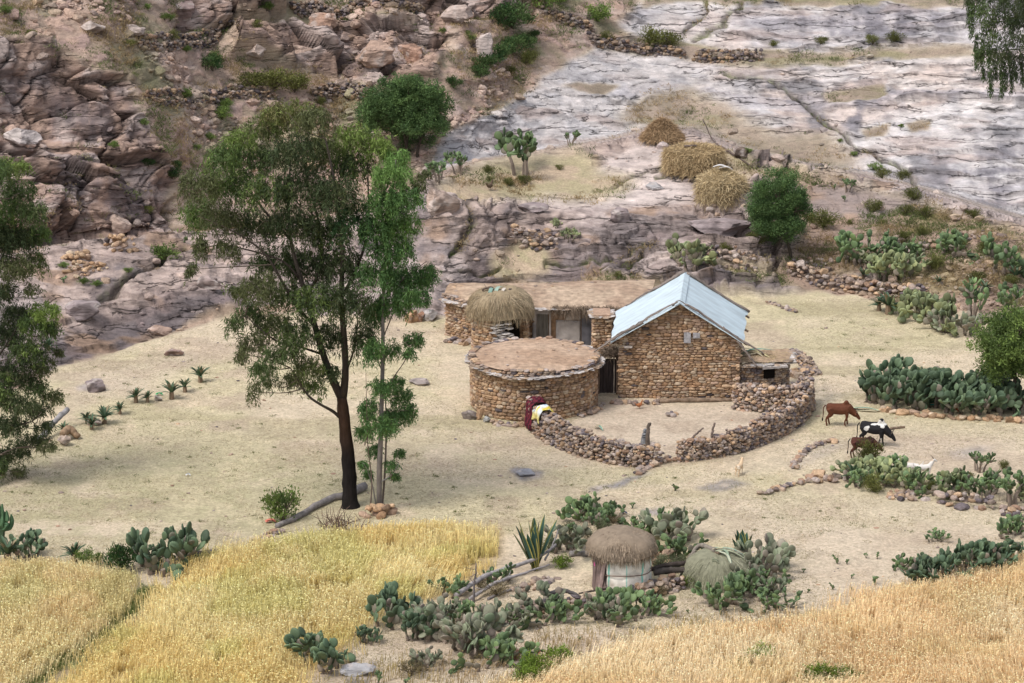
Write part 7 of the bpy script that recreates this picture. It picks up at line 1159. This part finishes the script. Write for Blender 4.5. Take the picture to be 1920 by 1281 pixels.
for i, a in enumerate([(830, 408, 72, 50, 'big layered boulder at the left end of the rock shelf', tanr, 1, 3.), (222, 448, 54, 34, 'rounded split boulder at the foot of the dark cliff', tanr, 2), (880, 783, 32, 18, 'dark round boulder at the left foot of the round house', (.24, .20, .18), 3), (913, 789, 15, 12, 'small squared pale stone before the round house', (.42, .42, .41), 4), (771, 603, 28, 26, 'tan boulder behind the slender eucalyptus', ora, 5), (788, 602, 18, 22, 'reddish boulder leaning on the tan one behind the eucalyptus', (.33, .19, .13), 6), (712, 600, 28, 24, 'brown boulder left of the slender eucalyptus stem', ora, 7), (808, 600, 30, 22, 'grey boulder left of the long house', (.40, .37, .36), 8), (296, 752, 16, 12, 'pale stone below the green scrap in the aloe row', (.46, .40, .36), 9), (176, 800, 26, 14, 'pale rock between the aloes', (.45, .37, .33), 10), (120, 836, 30, 22, 'tan rock propping the pale pole', (.42, .33, .27), 11), (1160, 425, 44, 30, 'dark cracked rock on the face above the long house', pur, 12, 3.), (1345, 432, 120, 40, 'dark layered rock ledge under the straw stacks', pur, 13, 4.), (1440, 452, 60, 34, 'dark layered rock left of the compact tree', pur, 14, 4.), (1000, 402, 60, 18, 'flat grey rock on the shelf edge', pur, 15, 3.), (1690, 455, 40, 12, 'flat pale rock on the right slope', tanr, 16),
      (905, 108, 40, 58, 'tall pale boulder standing in the gully', (.50, .42, .39), 17), (921, 22, 28, 26, 'pale block perched in the gully head', (.46, .39, .36), 18), (1225, 352, 44, 12, 'flat grey rock on the smooth shelf', (.40, .38, .38), 19), (180, 735, 50, 24, 'low purple rock in the pasture left of the aloe row', pur, 20, 3.), (325, 668, 36, 14, 'low red rock at the foot of the left slab', (.36, .25, .21), 21), (390, 555, 60, 24, 'brown rock block on the dark slab', (.33, .26, .24), 22, 3.), (300, 620, 46, 20, 'undercut reddish rock on the dark slab', (.38, .27, .22), 23), (150, 590, 70, 34, 'purple layered rock beside the left eucalyptus', pur, 24, 3.), (1390, 298, 40, 16, 'dark mound of dung and stones beyond the straw stack', (.16, .12, .10), 25), (985, 892, 44, 10, 'flat bluish rock flush with the pasture', (.30, .30, .33), 26), (672, 1262, 70, 20, 'grey rock slab at the lower edge beside the bluish cactus', (.40, .39, .40), 27), (1480, 915, 16, 8, 'small dark stone right of the cream dog path', (.22, .19, .19), 28),
      (790, 720, 40, 10, 'flat grey stone on the grass left of the round house', (.33, .28, .26), 29), (60, 250, 90, 30, 'pale rounded rock over the cave like cliff', (.48, .42, .40), 30, 3.), (600, 60, 60, 40, 'brown block in the upper crag', (.38, .25, .19), 31, 3.), (700, 120, 80, 40, 'big brown block at the foot of the crag', (.40, .28, .22), 32, 3.), (560, 105, 60, 34, 'pale brown block left in the crag', (.46, .34, .28), 33, 3.), (475, 120, 50, 30, 'pale block by the terraces', (.46, .36, .31), 34), (420, 30, 70, 44, 'grey brown block in the top crag', (.36, .27, .24), 35, 3.), (350, 30, 60, 40, 'dark block in the top crag', (.28, .21, .20), 36, 3.), (780, 90, 60, 40, 'reddish block right in the crag', (.38, .24, .18), 37, 3.), (860, 30, 60, 30, 'pale block above the gully', (.44, .35, .31), 38, 3.), (180, 60, 50, 22, 'pale flat rock on the upper left hillside', (.46, .38, .34), 39), (250, 65, 50, 20, 'broken flat rock on the upper left hillside', (.46, .38, .34), 40), (640, 155, 60, 24, 'low block under the crag, beside the round tree', (.44, .34, .29), 41)]):
    boulder(*a[:5], a[5], a[6], a[7] if len(a) > 7 else 0.)
mb = MB(); v, f = stone_tpl(560, (IV2, IF2)); mb.add(v*[.20, .08, .34]+[0, 0, .28], f, (.46, .30, .19)); o = mb.build('upright_slab', M_rock); o.location = G(898, 785); o.rotation_euler = (0, .25, .3); tag(o, 'orange slab leaning against the round house wall', 'stone')
for px, py, lb, tl in [(1385, 771, 'grey slab leaning on the rubble wall below the shed', -.2), (1399, 774, 'tilted grey slab right of the leaning one below the shed', .5)]:
    mb = MB(); v, f = stone_tpl(570+px, (IV2, IF2)); mb.add(v*[.22, .06, .26]+[0, 0, .2], f, (.40, .33, .28)); o = mb.build('upright_slab', M_rock); o.location = G(px, py); o.rotation_euler = (-.35, tl, 0); tag(o, lb, 'stone')
# loose rubble nobody could count
g = np.random.default_rng(90)
wt_ = np.clip(soil_far*1.0+cliff_far*.25+scrub*.9+slab_soil*.04+soil_left*.4+zone_near*.06+(crack(CR[0][0], 14, 0)[0]*.1), 0, 1); wt_[(PYg < -60) | (PYg > 800)] = 0; wt_ *= sst(-.3, .5, fbm(P*.22, 3, 91)); fl = wt_.ravel(); idx = g.choice(len(fl), 6500, p=fl/fl.sum()); Pf = P.reshape(-1, 3)[idx]
s = .045+.26*g.random(6500)**6+.05*g.random(6500); s = s*np.where(PYg.ravel()[idx] < 320, 1.5, 1.0); base = col.reshape(-1, 3)[idx]; cc = mix(base*1.1, greypal(6500, .1, g), g.random((6500, 1))*.6)*g.uniform(.65, 1.15, (6500, 1)); wh = g.integers(0, 10, 6500); M3 = rotz(g.uniform(0, 6.28, 6500))@rotx(g.normal(0, .4, 6500)); mb = MB()
for t in range(10):
    q = wh == t; mb.inst(STN[t][0], STN[t][1], M3[q]*(s[q][:, None]*np.array([1.2, 1., .65]))[:, None, :], Pf[q], cc[q])
tag(mb.build('rubble', M_stone), 'loose rubble strewn over the rocky slopes', 'rubble', None, 'stuff')
k = 900; u = g.uniform(0, 1920, k); vv_ = g.uniform(600, 1200, k); ok = (vv_ > LA(u)+8) & ~((u > 830) & (u < 1240) & (vv_ < 790)); u, vv_ = u[ok], vv_[ok]; k = len(u); Yt = H/e_of(vv_); xt = a_of(u, vv_)*Yt; s = .02+.09*g.random(k)**4; mb = MB(); wh = g.integers(0, 10, k); M3 = rotz(g.uniform(0, 6.28, k)); lc = np.stack([xt, Yt, und_at(xt, Yt)], -1); cc = greypal(k, .15, g)*1.1
for t in range(10):
    q = wh == t; mb.inst(STN[t][0], STN[t][1], M3[q]*(s[q][:, None]*np.array([1.2, 1., .6]))[:, None, :], lc[q], cc[q])
tag(mb.build('pebbles', M_stone), 'small stones scattered over the pasture and the yard', 'pebbles', None, 'stuff')
# dry scrub grass on the hillside
wt_ = np.clip(soil_far+scrub+slab_soil*.6+cr*.8+shelf_grass*.8+cliff_far*.08, 0, 1)*(rock < 2); wt_[(PYg < -60) | (PYg > 700)] = 0; wt_ *= sst(-.25, .4, fbm(P*.3+55, 4, 92)); fl = wt_.ravel(); k = 7500; idx = g.choice(len(fl), k, p=fl/fl.sum()); Pf = P.reshape(-1, 3)[idx]; n_ = 22; r_ = g.uniform(.06, .28, k)
p0 = (Pf[:, None]+g.normal(0, 1, (k, n_, 3))*[1, 1, .3]*r_[:, None, None]).reshape(-1, 3); d = g.normal(0, .5, p0.shape)*[1, 1, .2]+[0, 0, .9]; d /= np.linalg.norm(d, axis=1, keepdims=True); cc = mix(np.array([.36, .27, .15]), np.array([.13, .165, .06]), sst(-.35, .2, fbm(Pf*.5, 2, 93))[:, None])*g.uniform(.6, 1.3, (k, 1)); mb = MB(); strands(mb, p0, d, np.repeat(r_*1.1, n_)*g.uniform(.5, 1.3, k*n_), .035, np.repeat(cc, n_, 0)*g.uniform(.75, 1.25, (k*n_, 1)), seg=2); tag(mb.build('scrub_grass', M_wheat), 'dry scrub and grass tufts over the rocky slopes', 'grass', None, 'stuff')
# ================================================================== LIGHT
w = bpy.data.worlds.new('World'); S.world = w; w.use_nodes = True
nt = w.node_tree; bg = nt.nodes['Background']; sky = nt.nodes.new('ShaderNodeTexSky'); sky.sky_type = 'NISHITA'; sky.sun_disc = False
SE, SA = R(58), R(-125)   # sun elevation, direction it comes from (clockwise from +Y)
sky.sun_elevation = SE; sky.sun_rotation = SA; sky.dust_density = 3.; sky.air_density = 1.2
hs = nt.nodes.new('ShaderNodeHueSaturation'); hs.inputs['Saturation'].default_value = .38
nt.links.new(sky.outputs[0], hs.inputs['Color']); nt.links.new(hs.outputs[0], bg.inputs['Color']); bg.inputs['Strength'].default_value = .15
sl = bpy.data.lights.new('sun', 'SUN'); so_ = bpy.data.objects.new('sun', sl); COL.objects.link(so_)
sl.energy = 1.5; sl.angle = R(20); sl.color = (1, .955, .89)
from mathutils import Vector
dv = Vector((math.sin(SA)*math.cos(SE), math.cos(SA)*math.cos(SE), math.sin(SE)))
so_.rotation_euler = dv.to_track_quat('Z', 'Y').to_euler(); so_.location = (0, 0, 80)
S.view_settings.view_transform = 'Standard'; S.view_settings.look = 'None'; S.view_settings.exposure = 0.46; S.view_settings.gamma = 1
S.cycles.max_bounces = 5; S.cycles.diffuse_bounces = 3; S.cycles.transmission_bounces = 3; S.cycles.transparent_max_bounces = 4
for o in COL.objects:
    if o.parent is None and 'label' in o and 'kind' not in o: o['kind'] = 'thing'
